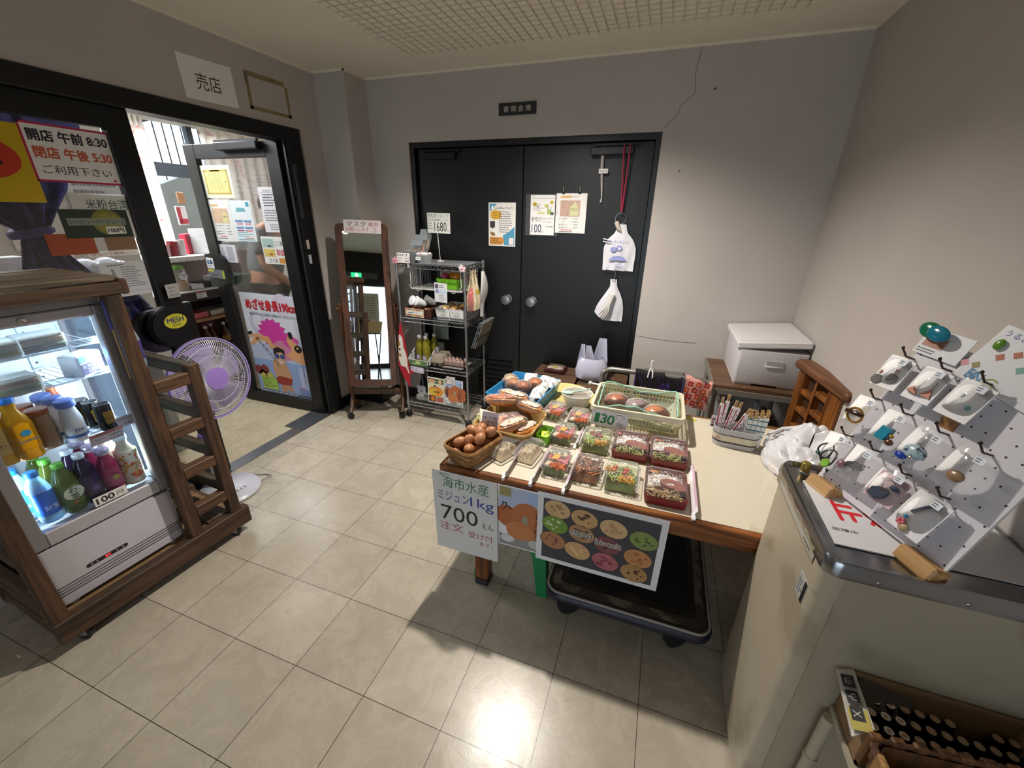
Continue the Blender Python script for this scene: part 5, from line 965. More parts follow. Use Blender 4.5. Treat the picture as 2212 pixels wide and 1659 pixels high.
pos = ((.075, .262), (.175, .248), (.28, .235), (.385, .215), (.07, .19), (.17, .178), (.265, .155), (.375, .13), (.065, .112), (.16, .092), (.265, .075), (.37, .057))
for k, ((x, y), (c1, c2)) in enumerate(zip(pos, CK)):
    R = random.Random(k+20); b.disc(x, y, .051, .041, ink('241f20'), D_*1.5, 20, rot=-.2); b.disc(x, y, .049, .039, mt(c1, .55, 0, .16, 30), 2*D_, 22, rot=-.25)
    for q in range(9): a, r_ = R.uniform(0, 2*PI), R.uniform(.2, .8); b.disc(x+.04*r_*cos(a), y+.031*r_*sin(a), R.uniform(.003, .009), R.uniform(.003, .007), mt(c2, .55, 0, .12, 40), (3+q*.1)*D_, 8)
for s, x, y in (('otama', .125, .165), ('biscuit', .222, .15)): b.text(s, x, y, .026, ink('efe9df'), 5*D_, .085 if s == 'otama' else .092, fat=.07); b.text(s, x, y, .026, ink('1e1a1a'), 6.5*D_, .085 if s == 'otama' else .092)
solo(b, 'biscuit_poster', 'laminated otama biscuit poster hanging from the table edge', 'poster', FY(1.654, .290, .008))
# ---- food packs
cl = clear('f8f9f9', .025, .06, .5, .06)
R0 = random.Random(11)
def shell(b, w, d, h, m, f=.008, t=.001):
    if m is cl:
        b.loft([[(x, y, .0005) for x, y in rr(w-2*f, d-2*f, .01, 3)], [(x, y, h-.003) for x, y in rr(w-.002, d-.002, .012, 3)], [(x, y, h) for x, y in rr(w+.006, d+.006, .013, 3)]], m, (False, False), False); return
    a = rr(w-2*f, d-2*f, .01, 3); o = rr(w, d, .012, 3); i1 = rr(w-.003, d-.003, .011, 3); i0 = rr(w-2*f-.003, d-2*f-.003, .009, 3)
    b.loft([[(x, y, .0005) for x, y in a], [(x, y, h) for x, y in o], [(x, y, h) for x, y in i1], [(x, y, .002) for x, y in i0]], m, (True, True), False)
def lid(b, w, d, z0, z1, m, f=.010):
    b.loft([[(x, y, z0) for x, y in rr(w+.006, d+.006, .013, 3)], [(x, y, z0+.004) for x, y in rr(w, d, .012, 3)], [(x, y, z1) for x, y in rr(w-2*f, d-2*f, .01, 3)]], m, (False, True), False)
def strips(b, n, w, d, z, L, th, cols, seed, cx=0., cy=0., dz=.012):
    R = random.Random(seed); ms = [mt(c, .5, 0, .1, 60) for c in cols]
    for i in range(n):
        x, y = cx+R.uniform(-w/2, w/2), cy+R.uniform(-d/2, d/2); l = L*R.uniform(.6, 1.2)
        M = T(x, y, z+R.uniform(0, dz)) @ RZ(R.uniform(0, PI)) @ RY(R.uniform(-.4, .4))
        b.tube([(-l/2, 0, 0), (0, l*.1*R.uniform(-1, 1), th*.8), (l/2, 0, 0)], th*R.uniform(.7, 1.2), ms[i % len(ms)], 4, True, False, M)
def mound(b, w, d, h, z, m, seed, amp=.006, fr=55, cx=0., cy=0., n=26):
    b.sheet(n, n, lambda u, v: (cx+w*(u-.5), cy+d*(v-.5), z+h*min(1, 5*min(u, 1-u, v, 1-v))+amp*(noise.noise(V((u*w*fr*1.7, v*d*fr*1.7, seed))))), m)
def sticker(b, x, y, z, w=.022, h=.009): b.rect(x, y, x+w, y+h, ink('e6e4e2'), z); b.scrib(x+.002, y+.001, w-.004, h-.002, 1, ink('4a4448'), z+.0004)
rice = mt('dedcd8', .5, 0, .05, 200, .3)
def base(label, name, x, y, rot=0., group=None, z=TZ): return thing(name, label, 'food pack', T(x, y, z+.001) @ RZ(rot), group)
def ham_pack(x, y, label, rot=0., v=0):
    t = base(label, 'ham_salad_pack', x, y, rot, 'ham salad packs'); w, d = .098, .135
    part('tray', lambda b: shell(b, w, d, .034, cl), t)
    def greens(b): mound(b, w-.02, d-.02, .026, .004, mt('6c7a3c', .5, 0, .3, 40), v+1, .006); strips(b, 60, w-.03, .035, .036, .02, .0012, ('e2dfd0', 'cfd8b4', 'e8e4da', '3a4030'), v+5, 0, .042)
    part('greens', greens, t)
    part('ham', lambda b: (b.sheet(8, 8, lambda u, q: (-.002+.046*u, -.012+.055*q, .036+.006*sin(u*5+q*3)+.004*u), mt('c47884', .45, 0, .1, 20), .002), b.sheet(6, 8, lambda u, q: (-.045+.03*u, -.005+.042*q, .036+.005*sin(u*4)+.003*q), mt('a85c60', .45, 0, .12, 20), .002)), t)
    part('egg_slice', lambda b: b.sheet(4, 4, lambda u, q: (-.022+.026*u+.008*q, -.012+.036*q, .046+.004*sin(u*3)), mt('dba23a', .5, 0, .06), .003), t)
    part('carrot', lambda b: strips(b, 70, .055, .03, .034, .024, .0016, ('d6682a', 'c9561c', 'df8038'), v+9, .014, -.042), t)
    part('chicken', lambda b: (b.ell((-.026, -.042, .036), .02, .012, .008, mt('d0bfa8', .5, 0, .15, 60), 10, 6, RZ(.0)), b.ell((-.022, -.028, .036), .018, .010, .008, mt('c9b49a', .5, 0, .15, 60), 10, 6)), t)
    part('clear_lid', lambda b: lid(b, w, d, .034, .058, cl), t)
    return t
ham_pack(1.682, .378, 'ham salad pack in the front row beside the stir fry'); ham_pack(1.655, .612, 'ham salad pack in the second row beside the green box', -.04, 3)
ham_pack(1.565, .82, 'ham salad pack beside the white bowl, behind bread basket', -.1, 6); ham_pack(1.690, .785, 'ham salad pack directly left of the 130円 sign', .03, 9)
def rice_pack(x, y, rot, label, v):
    t = base(label, 'seasoned_rice_pack', x, y, rot, 'seasoned rice packs'); w, d = .092, .14
    part('tray', lambda b: shell(b, w, d, .034, cl), t)
    part('rice', lambda b: mound(b, w-.014, d-.014, .034, .003, mt('b9a585', .6, 0, .16, 70, .4), v, .007, 90), t)
    part('herb_flakes', lambda b: strips(b, 46, .045, .07, .041, .007, .0011, ('5a6428', '6f7434', '48521f'), v+2, .002, .02, .003), t)
    part('clear_lid', lambda b: lid(b, w, d, .034, .056, cl), t)
rice_pack(1.452, .405, -.38, 'front seasoned rice pack next to the egg basket', 1); rice_pack(1.553, .425, -.12, 'second seasoned rice pack between the rice and ham packs', 4)
def salad(x, y, label, v, big):
    t = base(label, 'shredded_salad_pack', x, y, 0, 'round cornered salad packs'); w, d = .125, .145
    part('tray', lambda b: shell(b, w, d, .036, cl), t)
    part('cabbage', lambda b: (mound(b, w-.02, d-.02, .030, .003, mt('8f9a52', .5, 0, .3, 50), v, .008), strips(b, 150, w-.035, d-.04, .034, .032, .0014, ('b9cc74', 'a4bf52', 'd3dba4', '8aa83c'), v+3)), t)
    part('cheese_strips', lambda b: strips(b, 60, .05, .035, .042, .022, .0017, ('dba02c', 'e0ae3e'), v+5, .028 if not big else .02, -.042), t)
    if big: part('cheese_strips', lambda b: strips(b, 30, .03, .025, .042, .02, .0017, ('dba02c', 'e0ae3e'), v+6, -.045, .0), t)
    for k, (a, c) in enumerate(((-.026, .02), (-.03, .0), (.016, .016), (.012, -.004)) if big else ((-.022, .03), (.005, .032), (-.008, .012), (.016, .008))): part('tomato', lambda b: b.ell((a, c, .046), .012, .011, .010, mt('b4301e' if big else '8c3024', .2, 0, .1, 30), 12, 8), t)
    part('red_leaf', lambda b: b.sheet(10, 6, lambda u, q: (-.05+.06*u, -.058+.022*q, .036+.006*sin(u*9+q*4)), mt('5c2228', .4, 0, .2, 40), .001), t)
    part('clear_lid', lambda b: (lid(b, w, d, .036, .062, cl), sticker(b, -.01, .032, .0625)), t)
salad(1.802, .60, 'shredded salad pack at the back, left of the red lunch boxes', 2, False); salad(1.932, .372, 'shredded salad pack with bright tomatoes in front of lunch boxes', 8, True)
t = base('stir fried carrot and beef pack in the front row', 'stir_fry_pack', 1.803, .376); w, d = .108, .13
part('tray', lambda b: shell(b, w, d, .036, cl), t)
part('stir_fry', lambda b: (mound(b, w-.016, d-.016, .030, .003, mt('8c5a2c', .4, 0, .3, 60), 5, .008), strips(b, 130, w-.03, d-.035, .034, .034, .0019, ('b86424', 'a8581c', '7c4a22', 'c4803c', '5c3a20'), 31), [b.ell((R0.uniform(-.035, .035), R0.uniform(-.03, .04), .042), .012, .009, .005, mt('5e4026', .35, 0, .25, 60), 8, 5) for _ in range(9)]), t)
part('clear_lid', lambda b: (lid(b, w, d, .036, .058, cl), sticker(b, .012, .022, .0585)), t)
red = mt('7c1f24', .3, 0, .06, 10)
def bento(x, y, label, v, egg, spam_y, side):
    t = base(label, 'lunch_box', x, y, 0, 'red trimmed lunch boxes'); w, d = .147, .188
    part('tray', lambda b: (shell(b, w, d, .036, red, .006), b.box(-w/2+.006, -.022, .004, w/2-.006, -.017, .032, red), [b.box(sx*.062-.006, sy*.082-.006, .036, sx*.062+.006, sy*.082+.006, .039, red, .002) for sx in (-1, 1) for sy in (-1, 1)]), t)
    part('rice', lambda b: (mound(b, w-.016, .10, .026, .004, rice, v, .006, 80, 0, .034, 34), [b.ell((R0.uniform(-.06, .06), R0.uniform(-.01, .08), .034), .0035, .0016, .0016, rice, 6, 4, T(0, 0, R0.uniform(-.002, .002))) for _ in range(90)]), t)
    part('side_dish', lambda b: (mound(b, w-.016, .066, .022, .004, mt(side[0], .5, 0, .3, 60, .3), v+3, .009, 70, 0, -.055), strips(b, 45, w-.03, .05, .03, .02, .003, side, v+7, 0, -.055, .008)), t)
    part('meat_slice', lambda b: b.prism([(.046*cos(a), .022*sin(a)*(1.25 if sin(a) > 0 else .75)) for a in [2*PI*k/20 for k in range(20)]], 0, .006, mt('8c4a42', .45, 0, .1, 40), T(.022, spam_y, .034) @ RZ(-.38) @ RX(.2)), t)
    if egg: part('garnish', lambda b: b.ell((0, 0, 0), .018, .009, .004, mt(egg, .4, 0, .3, 60), 10, 6, T(-.04, .066, .035)), t)
    if egg == 'c4803c': part('quail_egg', lambda b: b.ell((-.05, -.035, .036), .015, .013, .012, mt('cfc4ac', .35, 0, .08), 12, 8), t)
    part('clear_lid', lambda b: (lid(b, w-.006, d-.006, .036, .05, clear('f8f8f8', .015, .06, .4, .05)), sticker(b, .0, .022 if v < 9 else -.028, .0506, .024, .010)), t)
    part('rubber_band', lambda b: [b.tube([(-w/2, s*.02, .03), (-w/2+.006, s*.012, .0515), (w/2-.006, -s*.05, .0515), (w/2, -s*.058, .03)], .0009, ink('c9a078'), 4) for s in (1, -1)], t)
veg = ('8f8c4c', 'a9a05c', 'b4b070', '7a7a34')
bento(1.946, .625, 'lunch box with pickled plum rice behind the bright tomato salad', 3, None, -.02, veg); bento(2.098, .625, 'lunch box at the back right with orange garnish', 6, 'a8603a', -.02, veg)
bento(2.088, .372, 'lunch box in front with a white quail egg and meat slice', 12, 'c4803c', -.008, ('a88c5c', 'bca070', '9a7c4c', 'c9b48c'))
b = MB(); b.ell((1.893, .69, TZ+.036), .012, .010, .006, mt('a84450', .3), 12, 7)
solo(b, 'pickled_plum', 'red pickled plum on the rice of the rear left lunch box', 'plum', T(0, 0, 0))
t = base('small lime green plastic box beside the bread basket', 'green_box', 1.582, .575, -.1)
part('box_body', lambda b: tray(b, .062, .105, .045, clear('8fd63a', .55, .2, .6), .002, .004), t); part('sachets', lambda b: (b.box(-.02, -.03, .01, .015, .03, .03, mt('c4d84a', .5), .003, RZ(.3)), strips(b, 8, .04, .06, .02, .03, .002, ('e8e8e4', 'd8d84a'), 2)), t)
# ---- paper strips between the packs
for i, (x, y0, y1, lab) in enumerate(((1.505, .25, .52, 'between the two rice packs'), (1.612, .25, .50, 'between the second rice and front ham packs'), (1.737, .25, .52, 'right of the front row ham pack'), (1.715, .56, .70, 'right of the second row ham pack'), (1.63, .72, .9, 'right of ham pack near the bowl'), (2.176, .26, .56, 'along the right of the lunch boxes'))):
    b = MB(); pm = ink('e4e2e4'); b.box(-.001, 0, 0, .001, y1-y0, .030, pm, 0, RY(.5)); b.box(-.0014, .03, .022, .0016, y1-y0, .031, ink('d4b4c6'), 0, RY(.5)); b.box(-.002, -.016, -.018, .010, .012, .010, pm, .001, RX(.35))
    solo(b, 'paper_strip', 'white and pink paper strip '+lab, 'paper', T(x, y0, TZ+.003), 'paper strips between the food packs')
# ---- egg basket
def weave(b, w, d, h, m1, m2, rows=5, f=.016, r=.03):
    """basket wall of over-under strips"""
    for j in range(rows):
        z0 = .004+j*(h-.012)/rows; n = 44; o = rr(w-2*f*(1-j/rows), d-2*f*(1-j/rows), r, 10); n = len(o)
        rin = []
        ring0, ring1 = [], []
        cx = cy = 0
        for k, (x, y) in enumerate(o):
            l = math.hypot(x, y); s = 1+(.0022 if (k//2+j) % 2 else -.0006)/l; ring0.append((x*s, y*s, z0)); ring1.append((x*s*1.006, y*s*1.006, z0+(h-.012)/rows*.96))
        b.loft([ring0, ring1], m1 if j % 2 else m2, (False, False), False)
    i_ = rr(w-.006-2*f*.5, d-.006-2*f*.5, r, 10); a = rr(w-2*f-.004, d-2*f-.004, r, 10)
    b.loft([[(x, y, h-.006) for x, y in i_], [(x, y, .006) for x, y in a]], m2, (False, True), False)
    b.loft([[(x, y, .002) for x, y in a], [(x, y, .006) for x, y in a]], m2, (True, True), False)
    o = rr(w, d, r+.004, 8); b.tube([(x, y, h-.006) for x, y in o], .0055, m1, 6, True, True); b.tube([(x*.985, y*.985, h-.002) for x, y in o], .004, m1, 6, True, True)
wv1, wv2 = wood('7c552c', 'a97c48', .55, 0, 12), wood('6b4622', '96693a', .6, 0, 12)
EB = T(1.338, .345, TZ+.001) @ RZ(-.30)
t = thing('egg_basket', 'woven basket of brown eggs at the left end of table', 'basket', EB); part('woven_body', lambda b: weave(b, .155, .215, .078, wv1, wv2), t)
egg_m = mt('b0774f', .42, 0, .07, 14, sub=.0)
eg0 = None
EP = ((-.03, -.07, .035, 0), (.03, -.075, .03, 1), (-.038, -.01, .04, 2), (.03, -.02, .045, 3), (-.02, .05, .045, 4), (.035, .045, .045, 5), (-.034, -.045, .072, 2.4), (.026, -.055, .066, .5), (-.004, -.022, .082, 1.6), (.036, .0, .092, 3.1), (-.03, .03, .095, 5), (.012, .028, .10, 4), (.04, .06, .098, 2), (-.02, .075, .09, 1))
EL = ('egg at the bottom front left of the basket', 'egg at the bottom front right of the basket', 'egg low on the left side of basket', 'egg low in the middle of the basket', 'egg low at the rear left of basket', 'egg low at the rear right of basket', 'front left egg of the upper layer', 'front right egg of the upper layer', 'egg in the middle of the upper layer', 'right egg of the upper layer, near the rim', 'left egg at the top of the pile', 'centre egg at the top of the pile', 'rear right egg at top of pile by price card', 'rearmost egg at the top of the pile')
for (x, y, z, a), lab in zip(EP, EL):
    M = EB @ T(x, y, z) @ RZ(a) @ RX(.9+.3*sin(a*3)) @ T(0, 0, -.027)
    if eg0 is None: b = MB(); b.lathe([(.002, 0), (.012, .003), (.019, .011), (.0225, .024), (.0205, .038), (.013, .050), (.002, .056)], egg_m, 18); eg0 = solo(b, 'egg', lab, 'egg', M, 'boiled eggs in the woven basket')
    else: dup(eg0, M, lab)
b = P_(.072, .066, 'd8d2e2'); b.text('くがにたまご', .01, .052, .009, ink('c46a58'), D_, .05); b.text('ゆで卵', .006, .032, .016, ink('3a3a5c'), D_, .06); b.text('1個 50円', .02, .017, .011, ink('2a2a44'), D_, .048); b.text('3個 130円', .018, .003, .011, ink('2a2a44'), D_, .05)
solo(b, 'boiled_egg_card', 'small lilac boiled egg price card behind the egg basket', 'sign', frame((1.325, .452, TZ+.085), (1, .12, -.07), (0, .25, 1)))
# ---- bread basket
BB = T(1.412, .59, TZ+.001) @ RZ(-.06)
t = thing('bread_basket', 'pale wooden basket piled with wrapped filled rolls', 'basket', BB)
def bbk(b):
    m = wood('a9854f', 'c9a66a', .5, 0, 9); o = rr(.275, .27, .05, 6); a = rr(.235, .23, .045, 6); i = rr(.265, .26, .046, 6)
    b.loft([[(x, y, 0) for x, y in a], [(x, y, .07) for x, y in o], [(x, y, .07) for x, y in i], [(x*.97, y*.97, .008) for x, y in a]], m, (True, True), False); b.tube([(x, y, .068) for x, y in rr(.274, .268, .05, 6)], .0045, m, 6, True, True)
part('basket_body', bbk, t)
crust = speckle('b87434', 'd09a58', 14, .6, .35); topf = speckle('d8cfc0', '9a4a3c', 55, .56, .4, .5)
def roll(x, y, z, rz, rx, label, tint=None, wrap=True, L=.155):
    t = thing('filled_roll', label, 'bread', BB @ T(x, y, z) @ RZ(rz) @ RX(rx), 'wrapped filled rolls in the basket')
    def lf(b):
        rings = []
        for k in range(15):
            u = -1+2*k/14; s = max(.05, (1-abs(u)**3)**.6); rings.append([(L/2*u, .034*s*cos(q)*(1.), .026*s*(sin(q) if sin(q) < .5 else .5+.35*(sin(q)-.5))+.006*s*sin(u*9+1)*.2) for q in [2*PI*j/16 for j in range(16)]])
        b.loft(rings, crust)
    part('bun', lf, t)
    part('filling', lambda b: b.sheet(20, 6, lambda u, v: (L*.40*(2*u-1), .020*(2*v-1)*(1-(2*u-1)**4)**.5, .019+.007*(1-(2*v-1)**2)*(1-(2*u-1)**4)+.003*noise.noise(V((u*16, v*7, x*40)))), tint or topf), t)
    if wrap: part('wrapper', lambda b: b.sheet(12, 8, lambda u, v: ((L*.53)*(2*u-1), .040*(2*v-1)*(1-.6*abs(2*u-1)**4), .030*max(0, (1-(2*v-1)**2))**.5*(1-.5*abs(2*u-1)**5)+.004*noise.noise(V((u*8, v*8, y*30)))), clear('fffaf2', .03, .05, .7, .35)), t)
    return t
roll(-.05, -.06, .055, 1.25, .0, 'roll with red sauce at the front left of bread basket', speckle('c9a890', '9c4432', 45, .5, .4, .4)); roll(.028, -.055, .066, 1.05, .0, 'front right roll topped with cheese and sauce'); roll(.082, -.015, .04, 1.2, .1, 'roll half hidden at the right of the bread basket', None, False)
roll(-.075, .065, .115, .35, -.15, 'roll resting on the left rear rim of bread basket', speckle('b8683c', '7c2f20', 30, .5, .3, .3)); roll(.05, .085, .10, -.28, -.1, 'roll lying across the rear right of the bread basket'); roll(-.04, .12, .12, -.1, -.1, 'rearmost roll topped with grated cheese in bread basket')
roll(-.015, .03, .05, .7, 0, 'dark roll deep in the middle of the bread basket', mt('6a342c', .4, 0, .2, 40))
t = thing('sandwich', 'white lettuce sandwich at the left inside the bread basket', 'sandwich', BB @ T(-.1, -.04, .055) @ RZ(1.3) @ RX(.5)); part('bread', lambda b: (b.prism([(-.055, 0), (.055, 0), (0, .06)], -.022, -.008, mt('dcd2bc', .7, 0, .06, 40)), b.prism([(-.055, 0), (.055, 0), (0, .06)], .008, .022, mt('dcd2bc', .7, 0, .06, 40))), t); part('lettuce', lambda b: strips(b, 50, .08, .04, -.004, .02, .003, ('a9b85a', 'c9a27c', 'c2c878'), 4, 0, .024, .010), t)
# ---- blue basket
LB = T(1.365, .94, TZ+.001) @ RZ(-.12)
t = thing('blue_basket', 'sky blue plastic basket of wrapped pastries behind the rolls', 'basket', LB); part('basket_body', lambda b: tray(b, .285, .36, .085, mt('3a92c8', .4, 0, .03), .005, .018), t)
for i, (x, y, c, lab) in enumerate(((-.10, .03, 'c4a984', 'pale round pastry at the left of the blue basket'), (-.06, -.01, 'b06a28', 'golden bun second from left in the blue basket'), (.0, -.02, 'a05c34', 'small brown pastry in the middle of the blue basket'), (.04, .05, 'b4652a', 'orange brown bun right of centre in blue basket'))):
    t = thing('wrapped_pastry', lab, 'pastry', LB @ T(x, y, .07), 'pastries in the blue basket'); part('pastry', lambda b: b.ell((0, 0, .01), .04, .036, .034, mt(c, .45, 0, .14, 30, .2), 14, 9, None, -.8, .05), t); part('wrapper', lambda b: b.ell((0, 0, .012), .048, .044, .042, clear('fbf6ee', .04, .05, .8, .5), 12, 7, None, -.7, .12), t)
for i, (x, y, a, lab) in enumerate(((-.02, .12, .3, 'black and white snack pack at the back of blue basket'), (.06, .12, -.2, 'black and white snack pack at the rear right of blue basket'), (.085, .03, .2, 'white clear topped snack pack at right of blue basket'), (.11, .10, -.1, 'printed white snack bag at the far right of blue basket'), (.10, -.06, .1, 'white snack bag at the front right of blue basket'))):
    t = thing('snack_pack', lab, 'snack', LB @ T(x, y, .055) @ RZ(a) @ RX(.3), 'snack packs in the blue basket'); part('pouch', lambda b: b.box(-.035, -.05, 0, .035, .05, .04, speckle('d6d6d6', '1c1a1a', 26, .56, .3), .012), t); part('seal', lambda b: b.box(-.035, .05, .015, .035, .066, .02, clear('e8e8ea', .4, .15, .8), .002), t)
# ---- cream round tray, bowl, ladle
t = thing('round_tray', 'pale yellow round tray under the white bowl', 'tray', T(1.55, 1.06, TZ+.001)); part('tray_body', lambda b: b.lathe([(.16, 0), (.178, .012), (.175, .014), (.158, .004), (.004, .004)], mt('cdbd7c', .4, 0, .03), 36), t)
t = thing('paste_bowl', 'white film covered bowl of brown paste behind ham packs', 'bowl', T(1.645, .955, TZ+.012)); part('bowl_body', lambda b: b.lathe([(.045, 0), (.058, .01), (.076, .07), (.08, .074), (.073, .072), (.055, .02), (.004, .015)], mt('d6d3ca', .3, 0, .03), 30), t); part('paste', lambda b: b.lathe([(.068, .05), (.06, .056), (.03, .06), (.004, .061)], mt('6b5234', .3, 0, .25, 40, .4), 24), t); part('film', lambda b: b.lathe([(.0805, .066), (.081, .074), (.06, .07), (.004, .068)], clear('f4f4f0', .05, .06, .9, .4), 24, None, (False, True)), t)
t = thing('ladle', 'pale mint plastic spoon lying on the white bowl', 'spoon', T(1.63, .94, TZ+.09) @ RZ(.25)); part('spoon_bowl', lambda b: b.ell((-.03, 0, 0), .03, .019, .005, mt('b4cfc4', .35), 16, 7), t); part('handle', lambda b: b.tube([(-.01, 0, .002), (.04, .008, .008), (.085, .018, .018)], [.005, .004, .0045], mt('b4cfc4', .35), 8), t)
# ---- ivory basket of buns with the 130円 sign
IB = T(1.948, .908, TZ+.001)
ivory = mt('c9c09a', .4, 0, .03); ivw = mt('d8d2b8', .4, 0, .02)
t = thing('ivory_basket', 'ivory slotted plastic basket of buns behind the lunch boxes', 'basket', IB)
def ivb(b):
    w0, d0, w1, d1, h = .345, .235, .40, .305, .118
    def at(s, z, side):   # wall point, s in 0..1 along the side
        k = z/h; w = w0+(w1-w0)*k; d = d0+(d1-d0)*k
        return {0: (-w/2+w*s, -d/2, z), 1: (w/2, -d/2+d*s, z), 2: (w/2-w*s, d/2, z), 3: (-w/2, d/2-d*s, z)}[side]
    for sd in range(4):
        n = 24 if sd % 2 == 0 else 18
        for k in range(n+1): b.tube([at(k/n, .004, sd), at(k/n, h-.02, sd)], .0022, ivory, 4, False)
        for z in (.004, .03, .056, .08): b.tube([at(0, z, sd), at(1, z, sd)], .0028, ivory, 4, False)
    for k in range(17): x = -.17+.34*k/16; b.tube([(x, -.116, .003), (x, .116, .003)], .002, ivory, 4, False)
    for k in range(10): y = -.115+.23*k/9; b.tube([(-.17, y, .003), (.17, y, .003)], .002, ivory, 4, False)
    o = rr(w1+.012, d1+.012, .03, 5); i = rr(w1-.012, d1-.012, .024, 5); a = rr(w1-.016, d1-.016, .024, 5)
    b.loft([[(x, y, h-.022) for x, y in a], [(x, y, h-.022) for x, y in o], [(x, y, h+.002) for x, y in o], [(x, y, h+.002) for x, y in i], [(x, y, h-.022) for x, y in a]], ivw, (False, False), False)
part('basket_body', ivb, t)
mint = mt('8fbcaa', .8, 0, .06, 60); net = clear('dfe6d0', .30, .6, .1)
t = thing('liner_cloth', 'thin floral cloth with mint edge lining the ivory basket', 'cloth', IB)
def lin_(u, v):
    a = 2*PI*u; e = V((cos(a), sin(a), 0)); s = 1/max(abs(e.x)/.18, abs(e.y)/.132)
    k = min(1, v*1.5); z = .012+(.108+.014*sin(3*a+.6))*max(0, (v-.45)/.55)**.8
    return (e.x*s*(.15+.85*k)*(.93+.05*v), e.y*s*(.15+.85*k)*(.93+.05*v), z+.004*sin(11*a)*v)
def flw(b):
    for k in range(40): R = random.Random(k); p = V(lin_(R.random(), R.uniform(.5, .95))); b.ell(tuple(p), .005, .005, .005, mt(('a85c6c', 'c9a03c', '8c4a6a')[k % 3], .8), 6, 4)
part('net', lambda b: (b.sheet(48, 10, lin_, net), flw(b)), t); part('edging', lambda b: b.tube([V(lin_(k/48, 1)) for k in range(48)], .004, mint, 6, True, True), t)
for i, (x, y, c, lab, sw) in enumerate(((-.10, .0, 'a85c28', 'large glazed striped bun at the left of the ivory basket', True), (.0, -.03, '8c7c80', 'greyish purple bun in the middle of the ivory basket', False), (.085, -.07, 'b46c34', 'orange brown bun at the front right of ivory basket', False))):
    t = thing('wrapped_bun', lab, 'bread', IB @ T(x, y, .088), 'wrapped buns in the ivory basket')
    def bn(b): b.ell((0, 0, .0), .055, .045, .036, mt(c, .3, 0, .18, 26, .35), 20, 10, None, -.8); sw and [b.tube([(-.045+k*.013, -.035+.004*k, .012), (-.03+k*.013, 0, .034), (-.01+k*.013, .03, .018)], .0035, mt('8a441a', .3), 5) for k in range(6)]
    part('bun', bn, t); part('wrapper', lambda b: b.ell((0, 0, .002), .062, .052, .043, clear('fff8f0', .03, .04, .85, .5), 16, 8, None, -.7, .08), t)
b = P_(.162, .085, 'd4d2dc'); [b.text(s, x, .018, h, ink('17764a'), D_*(1+i*.2), w, shear=.08, fat=.03) for i, (s, x, h, w) in enumerate((('1', .016, .05, .018), ('3', .042, .05, .026), ('0', .072, .05, .03)))]; b.text('円', .118, .012, .022, ink('1c7a50'), D_, .022); [b.disc(x, y, .0022, .0022, ink('4a8a70'), D_, 6) for x, y in ((.012, .078), (.06, .074), (.012, .02), (.13, .045))]; [b.disc(.115+k*.012, .068+(k % 2)*.004, .009, .009, ink('8a8a98'), D_*(1+k*.1), 12) for k in range(3)]; b.disc(.127, .068, .018, .007, ink('dcdae2'), 2*D_, 14)
solo(b, 'bun_price_sign', 'white card with green 130円 on the ivory basket', 'sign', frame((1.752, .742, TZ+.033), (1, 0, -.05), (0, -.14, 1)))
for nm, x, y, rot in (('rear left', 1.735, 1.04, 1.4),):
    b = MB(); b.box(-.006, -.045, 0, .006, .045, .006, mt('dcdcda', .4), .002); b.box(-.009, .035, -.003, .009, .05, .010, mt('dcdcda', .4), .002); solo(b, 'clothes_peg', 'white plastic peg at the rear left of the ivory basket', 'peg', T(x, y, TZ+.11) @ RZ(rot))
b = MB(); b.box(0, 0, 0, .045, .018, .001, mt('cfc81c', .5), 0); b.box(-.02, .016, 0, .012, .024, .0015, mt('cfc81c', .5)); solo(b, 'yellow_tape', 'bright yellow tape piece on the table right of ivory basket', 'tape', T(2.185, 1.03, TZ+.001) @ RZ(-.3))
# ---- chopstick pot
CP = T(2.372, .835, TZ+.001) @ RZ(-.08)
gp = mt('b4b4b8', .4, 0, .03)
def oval(k, z, rip=0.): return [((.048+.0 if cos(a) > 0 else -.048)*1.+.045*k*cos(a)*(1+rip*sin(14*a)), .045*k*sin(a)*(1+rip*sin(14*a)), z) for a in [2*PI*i/56 for i in range(56)]]
t = thing('chopstick_pot', 'grey oval pot with flower band holding chopsticks', 'pot', CP)
part('pot_body', lambda b: b.loft([oval(.86, 0, .02), oval(.90, .018, .02), oval(.94, .05, .02), oval(1.0, .085, .02), oval(1.02, .088), oval(.96, .088), oval(.84, .01)], gp, (True, True)), t)
def bnd(b):
    b.loft([oval(.925, .024), oval(.985, .058)], mt('cfc8b4', .5, 0, .1, 40), (False, False)); b.loft([oval(.93, .022), oval(.94, .029)], mt('2a1c18', .5), (False, False)); b.loft([oval(.975, .054), oval(.985, .061)], mt('2a1c18', .5), (False, False))
    for x, c in ((-.07, 'c9a8a0'), (-.045, '4a3a34'), (-.02, 'a8985c'), (.008, 'ac9a4c'), (.038, 'b49c38'), (.066, 'c4bca8')): b.disc(x, .041, .011, .009, mt(c, .5, 0, .1, 60), 0, 14, T(0, -.0455*.96, 0) @ RX(PI/2-.05))
part('flower_band', bnd, t)
b = P_(.038, .055, 'd8d4dc'); [b.disc(.01+(k % 2)*.017, .008+(k//2)*.014, .008, .006, mt(('5a4640', '8c5a5c', 'a8847c')[k % 3], .5, 0, .2, 60), D_, 10) for k in range(6)]; solo(b, 'photo_tag', 'small photo tag sticking out left of the chopstick pot', 'card', CP @ frame((-.105, .028, .055), (1, .1, 0), (.0, .1, 1)))
pal = wood('b08c58', 'cbae7c', .6, 2, 14)
